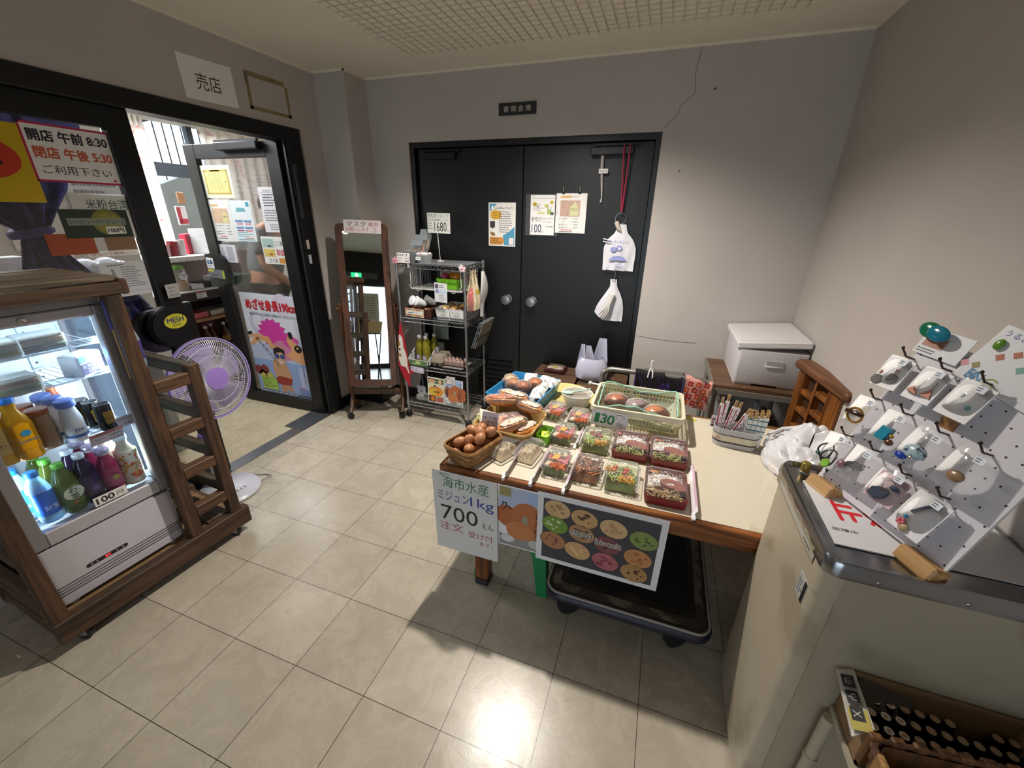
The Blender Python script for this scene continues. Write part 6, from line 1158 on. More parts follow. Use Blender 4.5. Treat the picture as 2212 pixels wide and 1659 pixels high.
def stick(i, x, y, rx, ry, c1, c2, L, label, grp):
    t = thing('chopsticks', label, 'chopsticks', CP @ T(x, y, .012) @ RY(ry) @ RX(rx), grp); part('sticks', lambda b: (b.box(-.0055, -.0025, 0, -.0005, .0025, L, pal, .001), b.box(.0005, -.0025, 0, .0055, .0025, L, pal, .001)), t)
    def slv(b):
        b.box(-.0085, -.0042, .005, .0085, .0042, L-.03, ink('e3dfdf'), .001)
        for k in range(7): z = .055+k*.012; b.disc(0, 0, .003, .003, ink(c1), 0, 8, T(.004*(-1)**k, -.0044, z) @ RX(PI/2)) if c2 is None else b.rect(-.0085, 0, .0085, .006, ink((c1, c2)[k % 2]), 0, T(0, -.0044, z) @ RX(PI/2))
        if c2 is None: b.rect(-.0085, 0, -.003, L-.05, ink(c1), 0, T(0, -.0043, .01) @ RX(PI/2))
    part('sleeve', slv, t)
for i, (x, y, rx, ry) in enumerate(((-.075, .0, -.05, -.02), (-.068, .01, .0, .05), (-.055, -.01, .02, .14), (-.042, .012, -.04, .20), (-.03, -.005, .02, .33), (-.026, .012, 0, .42))): stick(i, x, y, rx, ry, 'b02a4c', None, (.20, .215, .205, .19, .185, .18)[i], ('leftmost', 'second from left', 'third from left', 'fourth from left', 'fifth from left', 'rightmost')[i]+' chopsticks in a pink dotted sleeve', 'pink sleeved chopsticks')
for i in range(8): stick(i, .035+(i % 4)*.0165, -.016+(i//4)*.022, -.03, .02+.02*(i % 4), '3f8090', 'd8dcd8', .158+.006*((i*5) % 4), ('front', 'rear')[i//4]+' row, '+('first', 'second', 'third', 'fourth')[i % 4]+' chopsticks with teal striped sleeve', 'teal sleeved chopsticks')
# ---- white bag at the table's right
t = thing('crumpled_bag', 'crumpled white carrier bag beside the water cooler', 'bag', T(2.615, .74, TZ+.001)); 
def cb(b):
    def fn(u, v):
        a = 2*PI*u; q = v*PI/2; r = max(.02, cos(q)**.75)
        p = V((.15*r*cos(a), .17*r*sin(a), .005+.125*sin(q)*(1+.25*cos(a-.9)))); n = abs(noise.noise(p*13+V((3, 1, 7))))-.18; m = abs(noise.noise(p*30+V((1, 5, 2))))-.15
        k = min(1, v*5); d = (n*.075+m*.022)*k
        return (p.x*(1+d*2.5), p.y*(1+d*2.5), max(.001, p.z+d*.8))
    b.sheet(72, 36, fn, mt('d0d0d4', .28, 0, .04, 12, .2))
part('bag_body', cb, t); part('handle', lambda b: b.tube([(-.135, .06, .04), (-.12, .10, .075), (-.07, .125, .10), (.0, .12, .12)], [.008, .006, .007, .012], mt('d0d0d4', .28, 0, .04, 12, .3), 8), t)
b = MB(); b.box(0, 0, 0, .15, .115, .035, mt('481a1c', .35, 0, .06), .006); mound(b, .12, .05, .006, .035, mt('a8a090', .6, 0, .2, 60), 2, .004, 60, .075, .035); mound(b, .12, .03, .008, .035, mt('5c4c3c', .6, 0, .3, 60), 5, .006, 60, .08, .085); b.rect(.06, .02, .09, .04, ink('d3c92c'), .0455)
solo(b, 'lunch_box', 'dark red lunch box with yellow sticker on the brown bench', 'food pack', T(1.25, 1.78, .4715) @ RZ(-.05))
# ================================================================ RIGHT SIDE
# desk in the corner with the foam box
dkw = wood('4a3320', '70523a', .5, 0, 7); gm = mt('8a8780', .45, .35, .12, 20)
t = thing('corner_desk', 'old wood grain desk with grey metal legs in the corner', 'desk', T(0, 0, 0))
part('desktop', lambda b: (b.box(2.335, 1.43, .652, 2.772, 1.925, .678, dkw, .002),), t)
part('metal_edge', lambda b: (b.box(2.328, 1.424, .640, 2.336, 1.925, .680, gm), b.box(2.328, 1.42, .625, 2.772, 1.43, .655, gm)), t)
for x, y in ((2.335, 1.435), (2.335, 1.88), (2.74, 1.88)): part('leg', lambda b: b.tube([(x+.015, y, 0), (x+.015, y, .645)], .015, gm, 10), t)
part('lower_board', lambda b: b.box(2.36, 1.47, .38, 2.76, 1.9, .40, dkw), t)
fo = mt('cfcbcd', .75, 0, .03, 120, .25)
t = thing('foam_box', 'white foam box with skewed lid on the corner desk', 'box', T(0, 0, 0))
def fb(b):
    b.loft([[(x, y, z) for x, y in rr(w, d, .014, 3, cx, 1.695)] for w, d, cx, z in ((.318, .43, 2.598, .690), (.325, .44, 2.598, .70), (.333, .45, 2.600, .885))], fo); b.box(2.44, 1.49, .679, 2.53, 1.9, .692, fo); b.box(2.66, 1.49, .679, 2.755, 1.9, .692, fo)
    b.box(2.575, 1.465, .800, 2.655, 1.480, .835, mt('a19ea0', .8), 0); b.box(2.572, 1.464, .797, 2.658, 1.474, .808, fo, .002)
part('box_body', fb, t)
def fl_(b):
    M = T(2.418, 1.468, .885) @ RY(-.10); b.box(0, 0, .0, .352, .452, .040, fo, .008, M); b.box(.02, .02, .040, .332, .432, .043, fo, .002, M)
part('lid', fl_, t)
# slotted wooden stand against the right wall
hw = wood('57300f', '8a5220', .45, 2, 8); hwc = wood('4a2a14', '74492a', .5, 1, 8)
SM = T(2.705, 1.34, .47) @ RZ(math.radians(9))
t = thing('slotted_stand', 'brown wooden stand with small slots leaning at right wall', 'stand', SM)
part('cap_rail', lambda b: b.box(-.02, -.41, .375, .062, .05, .42, hwc, .012), t)
def ss(b):
    b.box(.0, -.36, -.05, .012, -.27, .375, hw); b.box(.0, -.03, -.05, .012, .02, .375, hw); b.box(.03, -.36, -.05, .04, .02, .375, mt('3a2412', .6))
    for y in (-.27, -.155, -.03): b.box(.0, y-.008, -.05, .034, y+.008, .375, hw)
    for k in range(4):
        b.box(.0, -.262, .02+k*.095, .034, -.163, .045+k*.095, hw, .003); b.box(.0, -.147, -.02+k*.095, .034, -.038, .005+k*.095, hw, .003)
part('slotted_panel', ss, t)
# clear bin and woven stool behind the table end
t = thing('plastic_bin', 'clear plastic bin under the corner desk', 'bin', T(2.50, 1.56, .401)); part('bin_body', lambda b: b.loft([[(x, y, z) for x, y in rr(w, d, .02, 3)] for w, d, z in ((.20, .12, 0), (.235, .15, .16))], clear('aab4bc', .4, .2, .5), (True, False)), t)
part('cloth_inside', lambda b: (b.ell((-.02, 0, .06), .08, .05, .06, mt('8a8078', .8, 0, .25, 40), 14, 8, None, -.9, .1), b.box(-.09, -.06, .10, -.05, -.04, .17, mt('27357c', .6))), t)
wst = wood('5a4022', '8a6a3e', .7, 0, 16)
t = thing('woven_stool', 'low brown woven box seat behind the table end', 'stool', T(2.62, 1.37, 0)); part('seat', lambda b: (b.box(-.15, -.11, .38, .14, .11, .455, wst, .006), [b.tube([(-.15, -.113, .39+k*.010), (.14, -.113, .39+k*.010)], .004, wst, 5) for k in range(7)]), t)
for x, y in ((-.14, -.1), (.10, -.1), (-.14, .07), (.10, .07)): part('leg', lambda b: b.box(x, y, 0, x+.03, y+.03, .38, wst), t)
t = thing('grey_board', 'pale grey board leaning on the wall behind the trolley handle', 'board', T(2.06, 1.885, 0) @ RX(-.04)); b = MB(); b.box(-.11, 0, 0, .15, .02, .56, mt('8f8c88', .6, 0, .06), .002); b.build('board_panel', t)
# platform trolley under the table
t = thing('platform_trolley', 'dark flatbed trolley parked beneath the food table', 'trolley', T(0, 0, 0)); nv = mt('14182c', .5, 0, .12, 14); dkm = speckle('1b1a19', '3a352e', 9, .62, .55)
part('deck', lambda b: (b.loft([[(x, y, z) for x, y in rr(.585, 1.16, .05, 5, 2.01, .755)] for z in (.17, .205)], dkm), b.loft([[(x, y, .205) for x, y in rr(.56, 1.13, .045, 5, 2.01, .755)], [(x, y, .206) for x, y in rr(.50, 1.06, .02, 5, 2.01, .755)]], speckle('3a352e', '6a6458', 12, .58, .6), (False, False))), t)
part('mat', lambda b: b.flat(rr(.46, 1.0, .02, 4, 2.01, .765), mt('0a0a0b', .75, 0, .2, 40), .2075), t)
part('bumper', lambda b: (b.loft([[(x, y, z) for x, y in rr(w, d, .06, 6, 2.01, .755)] for w, d, z in ((.59, 1.165, .158), (.61, 1.185, .17), (.61, 1.185, .19), (.59, 1.165, .2))], nv, (True, False)), b.tube([(x, y, .203) for x, y in rr(.59, 1.165, .05, 6, 2.01, .755)], .005, mt('8f8c84', .5, 0, .15), 6, True, True)), t)
for x, y in ((1.8, .27), (2.22, .27), (1.8, 1.22), (2.22, 1.22)): part('caster', lambda b: caster(b, x, y, .055, mt('19191a', .6), mt('55575a', .4, .7)), t)
HX0, HX1 = 1.715, 2.325
def hdl(b):
    a = [(HX0, 1.33, .2), (HX0, 1.38, .60)]+[(HX0+.06-.06*cos(q), 1.395, .645+.055*sin(q)) for q in [PI/2*k/6 for k in range(1, 7)]]
    c = [(HX1-.06+.06*sin(q), 1.395, .645+.055*cos(q)) for q in [PI/2*k/6 for k in range(7)]]+[(HX1, 1.38, .60), (HX1, 1.33, .2)]
    b.tube(a+c, .0155, mt('a5a097', .28, .75, .1), 12)
part('handle', hdl, t)
# towels and a peg over the trolley handle
def towel(name, label, x0, x1, zf, m, extra, skew=0.):
    t = thing(name, label, 'towel', T(0, 0, 0))
    def fn(u, v):
        s = v*2-1; a = PI*(v-.35)/.3
        if v < .35: y, z = 1.374-.004*(.35-v), .70-(.35-v)/.35*(.70-zf)
        elif v > .65: y, z = 1.418, .70-(v-.65)/.35*(.70-zf)*.9
        else: y, z = 1.396-.022*cos(a), .70+.022*sin(a)
        return (x0+(x1-x0)*u, y+.004*sin(u*9+v*3), z-skew*u+.002*sin(u*14))
    part('cloth', lambda b: b.sheet(24, 26, fn, m, .004), t)
    if extra: part('printed_pattern', extra, t)
F_ = lambda x, z, dy=0.: T(x, 1.362-dy, z) @ RX(PI/2)
pm_ = mt('4a2f86', .9, 0, .2, 60); dkp = mt('171019', .9, 0, .2, 60)
def pat1(b):
    R = random.Random(4)
    for (x, z, s) in ((1.96, .60, .03), (2.075, .632, .04)): b.flat([(s*k, s*q) for k, q in ((-1, -.6), (-.7, .3), (-.2, .9), (.1, .4), (.5, 1.2), (.7, .3), (1, -.5), (.3, -.9))], pm_, 0, F_(x, z)); b.disc(0, 0, s*.55, s*.5, dkp, .0006, 12, F_(x, z)); b.disc(0, 0, s*.25, s*.25, pm_, .0012, 10, F_(x, z))
    for k in range(5): x = 1.93+k*.05; b.tube([(x, 1.361, .69), (x+.02, 1.361, .655), (x+.015, 1.361, .63), (x+.03, 1.361, .60)], .0016, pm_, 4)
    b.disc(0, 0, .007, .007, ink('c9c9c4'), .001, 12, F_(2.145, .615)); b.disc(.002, 0, .004, .004, ink('14101a'), .002, 10, F_(2.145, .615)); [b.box(x, 1.359, .55, x+.004, 1.364, .70, mt('5c3f9c', .9, 0, .1)) for x in (1.905, 2.168)]
towel('dark_towel', 'black and purple patterned towel over the trolley handle', 1.905, 2.172, .555, dkp, pat1, .012)
def pat2(b):
    R = random.Random(6)
    for i in range(3):
        for j in range(4):
            x, z = 2.195+i*.042+(j % 2)*.015, .57+j*.038
            for k in range(4): b.disc(.009*cos(k*PI/2+.6), .009*sin(k*PI/2+.6), .008, .008, mt('b0281c' if (i+j) % 2 else 'c84a22', .9, 0, .1), .0006*k, 10, F_(x, z))
            b.disc(0, 0, .005, .005, ink('d8a89a'), .003, 8, F_(x, z))
towel('red_towel', 'pink towel with red flowers over the trolley handle', 2.182, 2.322, .548, mt('cf9488', .9, 0, .1, 80), pat2, .022)
t = thing('clothes_peg', 'white plastic peg clipped upright on the dark towel', 'peg', T(1.99, 1.392, .685)); part('peg_leg', lambda b: b.tube([(-.004, 0, .05), (-.010, -.018, .035), (-.013, -.022, .0)], .004, mt('dedede', .4), 6), t); part('peg_leg', lambda b: b.tube([(.004, 0, .05), (.010, -.018, .035), (.013, -.022, .0)], .004, mt('dedede', .4), 6), t); part('peg_handle', lambda b: b.box(-.006, -.006, .045, .006, .006, .10, mt('dedede', .4), .003), t)
# green plastic stool under the table
t = thing('green_stool', 'green plastic stool standing under the left table end', 'stool', T(1.52, .46, 0)); gp_ = mt('0b7a44', .4, 0, .04)
part('seat', lambda b: (b.loft([[(x, y, z) for x, y in rr(w, d, .03, 4)] for w, d, z in ((.295, .295, .262), (.29, .29, .29), (.27, .27, .298))], gp_),), t)
for sx in (-1, 1):
    for sy in (-1, 1): part('leg', lambda b: b.loft([[(sx*(.155-.0+o)-w*sx*.5+dx, sy*(.145+o)-w*sy*.5+dy, z) for dx, dy in ((-w/2, -w/2), (w/2, -w/2), (w/2, w/2), (-w/2, w/2))] for z, w, o in ((.0, .045, .018), (.2, .06, 0), (.265, .085, -.012))], gp_, (True, True), False), t)
part('apron', lambda b: [b.box(-.13, sy*.14-.004, .225, .13, sy*.14+.004, .27, gp_) for sy in (-1, 1)]+[b.box(sx*.14-.004, -.13, .225, sx*.14+.004, .13, .27, gp_) for sx in (-1, 1)], t)
# ---- water cooler (drinking fountain)
bm = speckle('a89d89', '978b77', 5, .6, .42); t = thing('water_cooler', 'worn beige drinking water cooler standing by the right wall', 'water cooler', T(0, 0, 0))
WX0, WX1, WY0, WY1, WZ = 2.372, 2.772, -.155, .243, .905
cx, cy, ww, wd_ = (WX0+WX1)/2, (WY0+WY1)/2, WX1-WX0, WY1-WY0
part('body', lambda b: b.loft([[(x, y, z) for x, y in rr(ww, wd_, .028, 5, cx, cy)] for z in (.03, .872)], bm), t)
part('plinth', lambda b: b.box(WX0+.02, WY0+.02, 0, WX1-.01, WY1-.02, .04, mt('3a362f', .6)), t)
part('front_panel', lambda b: b.box(WX0+.036, WY0-.003, .05, WX1-.002, WY0+.004, .868, speckle('9c917d', '867b68', 4, .62, .45)), t)
part('corner_cap', lambda b: b.loft([[(x, y, z) for x, y in [(WX0+.028+.0305*cos(a), WY0+.028+.0305*sin(a)) for a in [PI+PI/2*k/8 for k in range(9)]]+[(WX0+.05, WY0-.002), (WX0+.05, WY0+.05), (WX0-.002, WY0+.05)]] for z in (.80, .872)], bm), t)
part('side_label', lambda b: (b.box(WX0-.002, -.10, .838, WX0+.002, .235, .868, mt('8d8371', .5)), b.box(WX0-.003, -.10, .845, WX0+.002, .20, .862, mt('a7a49c', .35)), b.scrib(.0, .004, .07, .009, 1, ink('4a463f'), .0034, frame((WX0, -.03, .845), (0, -1, 0), (0, 0, 1)))), t)
part('rating_plate', lambda b: (b.box(WX0-.0022, -.115, .735, WX0, -.07, .79, mt('a8a8a6', .4)), b.box(WX0-.003, -.115, .735, WX0-.001, -.106, .79, ink('141414')), b.scrib(.004, .005, .03, .04, 4, ink('6a6a6a'), .0026, frame((WX0, -.07, .735), (0, -1, 0), (0, 0, 1)))), t)
def ctop(b):
    o = rr(ww+.008, wd_+.008, .032, 6, cx, cy); i = rr(ww-.022, wd_-.022, .022, 6, cx, cy); st_ = mt('98999b', .22, 1., .14, 16)
    b.loft([[(x, y, .866) for x, y in o], [(x, y, WZ-.006) for x, y in o], [(x, y, WZ) for x, y in rr(ww, wd_, .028, 6, cx, cy)], [(x, y, WZ) for x, y in rr(ww-.014, wd_-.014, .024, 6, cx, cy)], [(x, y, WZ-.008) for x, y in i]], st_, (False, True), True)
part('steel_top', ctop, t)
part('rim_screw', lambda b: [b.ell((x, WY0-.004, .878), .005, .003, .005, STEEL(), 10, 6) for x in (2.46, 2.60, 2.72)], t)
part('push_button', lambda b: (b.lathe([(.016, .897), (.016, .9), (.012, .902)], STEEL(), 18, T(2.418, .205, 0)), b.lathe([(.012, .902), (.012, .925), (.010, .927)], mt('8f7a3c', .35, .5, .1), 18, T(2.418, .205, 0))), t)
def spt(b):
    b.lathe([(.015, .897), (.012, .905)], CHROME(), 16, T(2.452, .178, 0)); b.loft([[(2.452+dx*w, .178-.0+o+dy*w, z) for dx, dy in ((-1, -1), (1, -1), (1, 1), (-1, 1))] for z, w, o in ((.90, .012, 0), (.925, .0115, .004), (.955, .010, .016), (.962, .006, .022))], CHROME()); b.box(2.447, .160, .905, 2.458, .168, .94, mt('141414', .4))
part('spout', spt, t)
b = MB(); b.box(2.400, -.093, .8985, 2.765, .150, .9015, mt('d3d3d6', .35, 0, .03))
for s, y, x in (('止', .075, 2.44), ('禁', .075, 2.50)): b.text(s, 0, 0, .05, ink('d0202a'), .0002, .075, 'l', frame((x, y, .9017), (0, -1, 0), (1, 0, 0)), fat=.05)
b.text('故障中', 0, 0, .012, ink('26262a'), .0002, .05, 'l', frame((2.41, -.045, .9017), (1, 0, 0), (0, 1, 0)))
solo(b, 'out_of_use_plate', 'white board with red 禁止 lettering lying on water cooler', 'sign', T(0, 0, .0))
t = thing('dried_tape', 'ragged strip of old clear tape on the cooler edge', 'tape', T(0, 0, 0)); part('film', lambda b: b.sheet(24, 3, lambda u, v: (2.3665+.004*v, .235-.33*u, .868+.026*v+.003*sin(u*31+v*3)), mt('8f8470', .5, 0, .25, 40, .2)), t)
# vinyl sheet hung over the rear edge of the cooler
t = thing('vinyl_sheet', 'clear vinyl sheet hanging at the back corner of cooler', 'sheet', T(0, 0, 0)); part('film', lambda b: b.sheet(8, 14, lambda u, v: (2.366-.012*sin(PI*v)*(1-u)-.02*v, .246+.06*u*(1-.3*v), .87-.30*v), clear('f0e9dc', .05, .2, .25, .05)), t)
# ---- peg board display
BA = frame((2.453, .132, .914), (.3975, -.9176, 0), (.3437, .1489, .9272))
pb = thing('peg_board', 'white perforated display board leaning on the water cooler', 'display board', BA)
wb = mt('cfccd3', .45, 0, .03, 12); hole = ink('1d1716')
def pbf(b):
    b.box(-.042, -.004, -.006, .284, .405, 0, wb)
    for i in range(13):
        for j in range(16):
            x, y = -.03+i*.0255, .012+j*.0255
            if (i+j) % 2 == 0 or i % 3 == 1: b.disc(x, y, .0021, .0021, hole, .0004, 8)
part('panel', pbf, pb)
def ft(b, x, y=0.): b.box(x-.045, -.030, -.012, x+.03, .004, .034, wood('a57a48', 'c8a270', .5, 0, 10), .004)
part('foot', lambda b: ft(b, .01), pb); part('foot', lambda b: ft(b, .262), pb)
part('rear_strut', lambda b: b.box(.10, .0, -.12, .13, .26, -.105, wood('80592f', 'a5784a', .5, 1, 9), 0, RX(.45)), pb)
hm = mt('2a1a15', .35, .3, .1)
HK = [(-.036, .355), (.047, .356), (.128, .356), (-.034, .240), (.045, .238), (.127, .234), (.208, .234), (-.033, .130), (.045, .134), (.127, .124), (.207, .124)]
for x, y in HK: part('hook', lambda b: (b.tube([(x, y, 0), (x, y-.002, .026), (x, y+.010, .046)], .0022, hm, 6), b.ell((x, y+.012, .048), .0034, .0042, .0034, hm, 8, 6)), pb)
cv = clear('fcfcfc', .02, .05, .55, .06)
def pouch(name, label, x, y, w, h, fill, tilt=0., z=.022, cat='accessory'):
    M = BA @ T(x, y, z) @ RZ(tilt) @ RX(-.10); t = thing(name, label, cat, M)
    part('clear_bag', lambda b: b.sheet(8, 8, lambda u, v: ((u-.5)*w, -h*v, .010*sin(PI*u)*sin(PI*min(1, v*1.1))), cv, .0012), t)
    part('price_tag', lambda b: (b.rect(w*.05, -.022, w*.05+.018, -.008, ink('d6dae2'), .0125), b.scrib(w*.05+.002, -.020, .014, .010, 2, ink('5c6272'), .0128)), t)
    fill(t); return t
def card(t, w, h, m='dcdadd'): part('backing_card', lambda b: b.box(-w*.46, -h*.98, .001, w*.46, -.006, .003, mt(m, .5, 0, .03)), t)
def ear_round(t):
    card(t, .068, .085)
    for s in (-1, 1): part('earring', lambda b: (b.disc(s*.015-.006, -.062+s*.006, .0125, .0125, mt('77716c', .5, 0, .2, 80), .006, 16), b.lathe([(.0125, 0), (.0125, .002)], mt('77716c', .5, 0, .2, 80), 16, T(s*.015-.006, -.062+s*.006, .004)), [b.ell((s*.015-.006+.003*cos(k*2.1), -.043+s*.006+.003*sin(k*2.1), .006), .0025, .0025, .002, mt('b4745a', .3, .5), 8, 5) for k in range(3)], b.tube([(s*.015-.006, -.040+s*.006, .006), (s*.015, -.028+s*.006, .006), (s*.015+.004, -.022+s*.006, .006)], .0006, mt('8a8078', .3, .8), 4)), t)
pouch('earring_pack', 'grey disc earrings pack at the top left hook of pegboard', -.036, .35, .068, .086, ear_round, .05)
def ear_tri(t):
    card(t, .066, .085)
    for s in (-1, 1): part('earring', lambda b: (b.prism([(0, .012), (-.012, -.010), (.012, -.010)], 0, .002, mt('b0673a', .4, 0, .2, 60), T(s*.015, -.058, .004) @ RZ(-.15)), b.tube([(s*.015+.001, -.046, .006), (s*.015+.003, -.036, .006), (s*.015+.001, -.030, .006)], .0012, mt('8c8074', .3, .8), 5)), t)
pouch('earring_pack', 'orange triangle earrings pack on the top middle hook', .047, .351, .066, .086, ear_tri, .02)
def ear_dot(t):
    card(t, .07, .088)
    for s in (-1, 1): part('earring', lambda b: b.ell((s*.014, -.045-s*.010, .004), .006, .006, .003, mt('6fa4ac', .3), 12, 6), t)
pouch('earring_pack', 'pale blue dot earrings pack on the top right hook', .128, .351, .070, .088, ear_dot, -.03)
def ring1(t):
    part('bangle', lambda b: (b.tube([(.020*cos(q)-.004, -.055+.017*sin(q), .010+.006*sin(q)) for q in [2*PI*k/20 for k in range(20)]], .003, mt('a87c2c', .25, .7), 6, False, True), b.box(-.032, -.056, .008, .018, -.045, .016, mt('34181a', .2), .003)), t)
pouch('bracelet_pack', 'gold ring and dark bar pack at the left middle hook', -.036, .236, .072, .088, ring1, .1)
def gem(t):
    part('pendant', lambda b: b.loft([[(x*.9, y*.9, .004) for x, y in ((-.016, -.078), (.016, -.078), (.017, -.045), (-.014, -.042))], [(x*.7, y*.85-.008, .014) for x, y in ((-.016, -.078), (.016, -.078), (.017, -.045), (-.014, -.042))]], mt('1f7f98', .15, 0, .2, 60), (True, True), False), t); part('charm', lambda b: (b.ell((.022, -.072, .008), .010, .008, .006, mt('5c3c2c', .3, .2), 10, 6), b.ell((.018, -.058, .008), .006, .005, .004, mt('b8963c', .25, .7), 8, 5)), t)
pouch('pendant_pack', 'turquoise square pendant pack on the middle row of pegboard', .045, .234, .072, .088, gem, .05)
def globe(t):
    part('brooch', lambda b: (b.ell((0, -.058, .010), .023, .017, .011, speckle('9ab0b8', '2c3848', 70, .55, .25), 16, 8), b.ell((-.018, -.078, .008), .013, .008, .006, mt('1c3c9c', .15), 12, 6), b.ell((.006, -.072, .016), .007, .005, .004, CHROME(), 10, 6)), t)
pouch('brooch_pack', 'blue and white bead brooch pack on the middle row', .127, .230, .082, .092, globe, -.02)
def brown_(t): part('brooch', lambda b: b.ell((0, -.06, .006), .016, .012, .006, mt('8a6a50', .3, 0, .2, 60), 12, 6), t)
pouch('brooch_pack', 'faint brown brooch pack on the middle row right hook', .207, .230, .075, .09, brown_, .0)
def hair(t):
    blk = mt('151616', .5)
    part('elastic', lambda b: [b.tube([(.019*cos(q)-.012+dx, -.058+.021*sin(q)+dy, .008+.004*cos(2*q)) for q in [2*PI*k/28 for k in range(28)]], .0022, blk, 6, False, True) for dx, dy in ((0, .004), (.016, -.010))], t); part('green_button', lambda b: b.lathe([(.010, 0), (.012, .003), (.010, .006), (.003, .005)], mt('78a82c', .35), 18, T(.004, -.085, .006)), t); part('bead', lambda b: b.ell((-.030, -.066, .008), .006, .006, .005, mt('5c7a70', .2), 10, 6), t)
pouch('hair_elastic_pack', 'black hair elastics with green button at the left hook', -.036, .126, .078, .095, hair, .2)
def bead(t): part('bead', lambda b: b.ell((-.024, -.062, .010), .010, .010, .009, speckle('8a6270', 'b48a98', 60, .5, .25), 14, 8), t); part('elastic', lambda b: [b.tube([(-.018, -.060+k*.003, .010), (.0, -.056+k*.005, .012), (.024, -.050+k*.004, .010)], .0016, mt('17171a', .5), 5) for k in range(4)], t)
pouch('hair_elastic_pack', 'hair elastic with a mauve bead on the lower pegboard row', .040, .128, .075, .09, bead, .05)
def navy(t):
    part('pink_card', lambda b: b.box(-.033, -.080, .001, .033, -.012, .003, mt('c9a9b4', .5)), t); part('fabric_bow', lambda b: (b.prism([(-.022, -.072), (-.006, -.076), (.010, -.066), (.014, -.050), (.004, -.044), (-.010, -.048), (-.022, -.056)], .004, .010, mt('2c3448', .8, 0, .15, 60)), b.ell((.016, -.036, .008), .010, .006, .005, mt('2c3448', .8, 0, .15, 60), 10, 6)), t); part('elastic', lambda b: b.tube([(-.012, -.044, .006), (-.018, -.030, .006), (-.006, -.022, .006), (.010, -.026, .006)], .0011, mt('2a2c34', .6), 5), t)
pouch('hair_bow_pack', 'navy fabric bow on pink card at the lower row', .125, .120, .080, .094, navy, .03)
def strap(t):
    card(t, .074, .10); part('strap', lambda b: b.tube([(.012, -.012, .006), (.0, -.03, .007), (-.012, -.052, .006)], .0036, mt('1d2350', .5), 8), t); part('bell', lambda b: b.ell((-.012, -.066, .008), .0042, .0042, .0042, mt('2c86b0', .2, .3), 10, 7), t); part('pink_flower', lambda b: [b.ell((-.012+.005*cos(k*1.26), -.080+.005*sin(k*1.26), .008), .004, .004, .003, mt('c8606c', .4), 8, 5) for k in range(5)], t); part('shell_charm', lambda b: b.ell((-.002, -.088, .006), .010, .009, .004, mt('a8926c', .5, 0, .2, 60), 10, 6), t)
pouch('phone_strap_pack', 'dark blue strap with bell and pink flower at the lower right', .207, .118, .074, .10, strap, -.02)
def cards(name, label, x, y, w, h, tilt, fill):
    M = BA @ T(x, y, .004) @ RZ(tilt); t = thing(name, label, 'card', M); part('card_sheet', lambda b: b.box(0, 0, 0, w, h, .002, mt('d3d3d6', .4, 0, .03)), t); fill(t)
def c1(t):
    part('printing', lambda b: (b.rect(.008, .02, .055, .045, mt('a0705c', .5, 0, .2, 40), .0024), b.scrib(.005, .004, .06, .012, 2, ink('5c5c60'), .0024)), t)
cards('product_card', 'printed card behind the green and blue shell magnets', -.05, .372, .10, .062, -.05, c1)
for i, (x, y, c, lab) in enumerate(((-.035, .425, '0c6a4a', 'glossy green shell shaped charm at the top of board'), (-.010, .420, '14708a', 'glossy teal shell shaped charm beside the green one'))):
    b = MB(); b.ell((0, 0, 0), .026, .018, .007, mt(c, .15, 0, .2, 30), 18, 9); solo(b, 'shell_charm', lab, 'charm', BA @ T(x, y, .018+i*.006) @ RZ(-.25))
def c2(t):
    def pr(b):
        b.text('うるま市商品', .01, .105, .013, ink('3c5a98'), .0024, .09); b.text('ENGL', .02, .006, .020, ink('3a7aa0'), .0026, .022); b.text('EN', .02, .006, .021, ink('2f88b4'), .0024, .03); b.text('G', .055, .003, .024, ink('7a9c3c'), .0024, .022)
        for x, y, c in ((.04, .066, 'a85a3c'), (.06, .082, 'a85a3c'), (.085, .06, '6c9a90'), (.02, .035, '8a7a4c'), (-.0, .03, 'c98a8c')): b.flat([(x, y-.009), (x+.009, y), (x, y+.009), (x-.009, y)], mt(c, .5, 0, .1), .0024)
    part('printing', pr, t); part('green_stone', lambda b: b.ell((.022, .086, .006), .009, .012, .005, mt('5f8f2a', .25, 0, .3, 60), 12, 7), t)
cards('product_card', 'colourful printed card with a green stone at top of board', .055, .352, .15, .125, -.18, c2)
# ---- carton of bottles, stand and basket in front of the cooler
st_ = mt('a59c86', .5, 0, .06)
t = thing('pipe_stand', 'beige pipe legged stand carrying the carton and basket', 'stand', T(0, 0, 0)); part('top_shelf', lambda b: b.box(2.478, -.50, .49, 2.77, -.165, .505, st_), t)
for x, y in ((2.472, -.185), (2.74, -.185), (2.472, -.48), (2.74, -.48)): part('leg', lambda b: (b.tube([(x, y, 0), (x, y, .49)], .013, st_, 10), b.lathe([(.015, .33), (.015, .345)], st_, 12, T(x, y, 0))), t)
t = thing('carton', 'open cardboard carton packed with small dark bottles', 'box', T(0, 0, 0)); kb = mt('7d6244', .8, 0, .1, 40); kw = mt('b9b6ae', .6, 0, .05)
part('carton_wall', lambda b: b.box(2.488, -.168, .506, 2.772, -.163, .632, kb), t); part('carton_wall', lambda b: b.box(2.484, -.279, .506, 2.488, -.163, .622, kb), t); part('carton_wall', lambda b: b.box(2.768, -.279, .506, 2.772, -.163, .62, kb), t); part('carton_wall', lambda b: b.box(2.484, -.279, .506, 2.772, -.275, .57, kb), t); part('carton_base', lambda b: b.box(2.484, -.279, .505, 2.772, -.163, .508, kb), t)
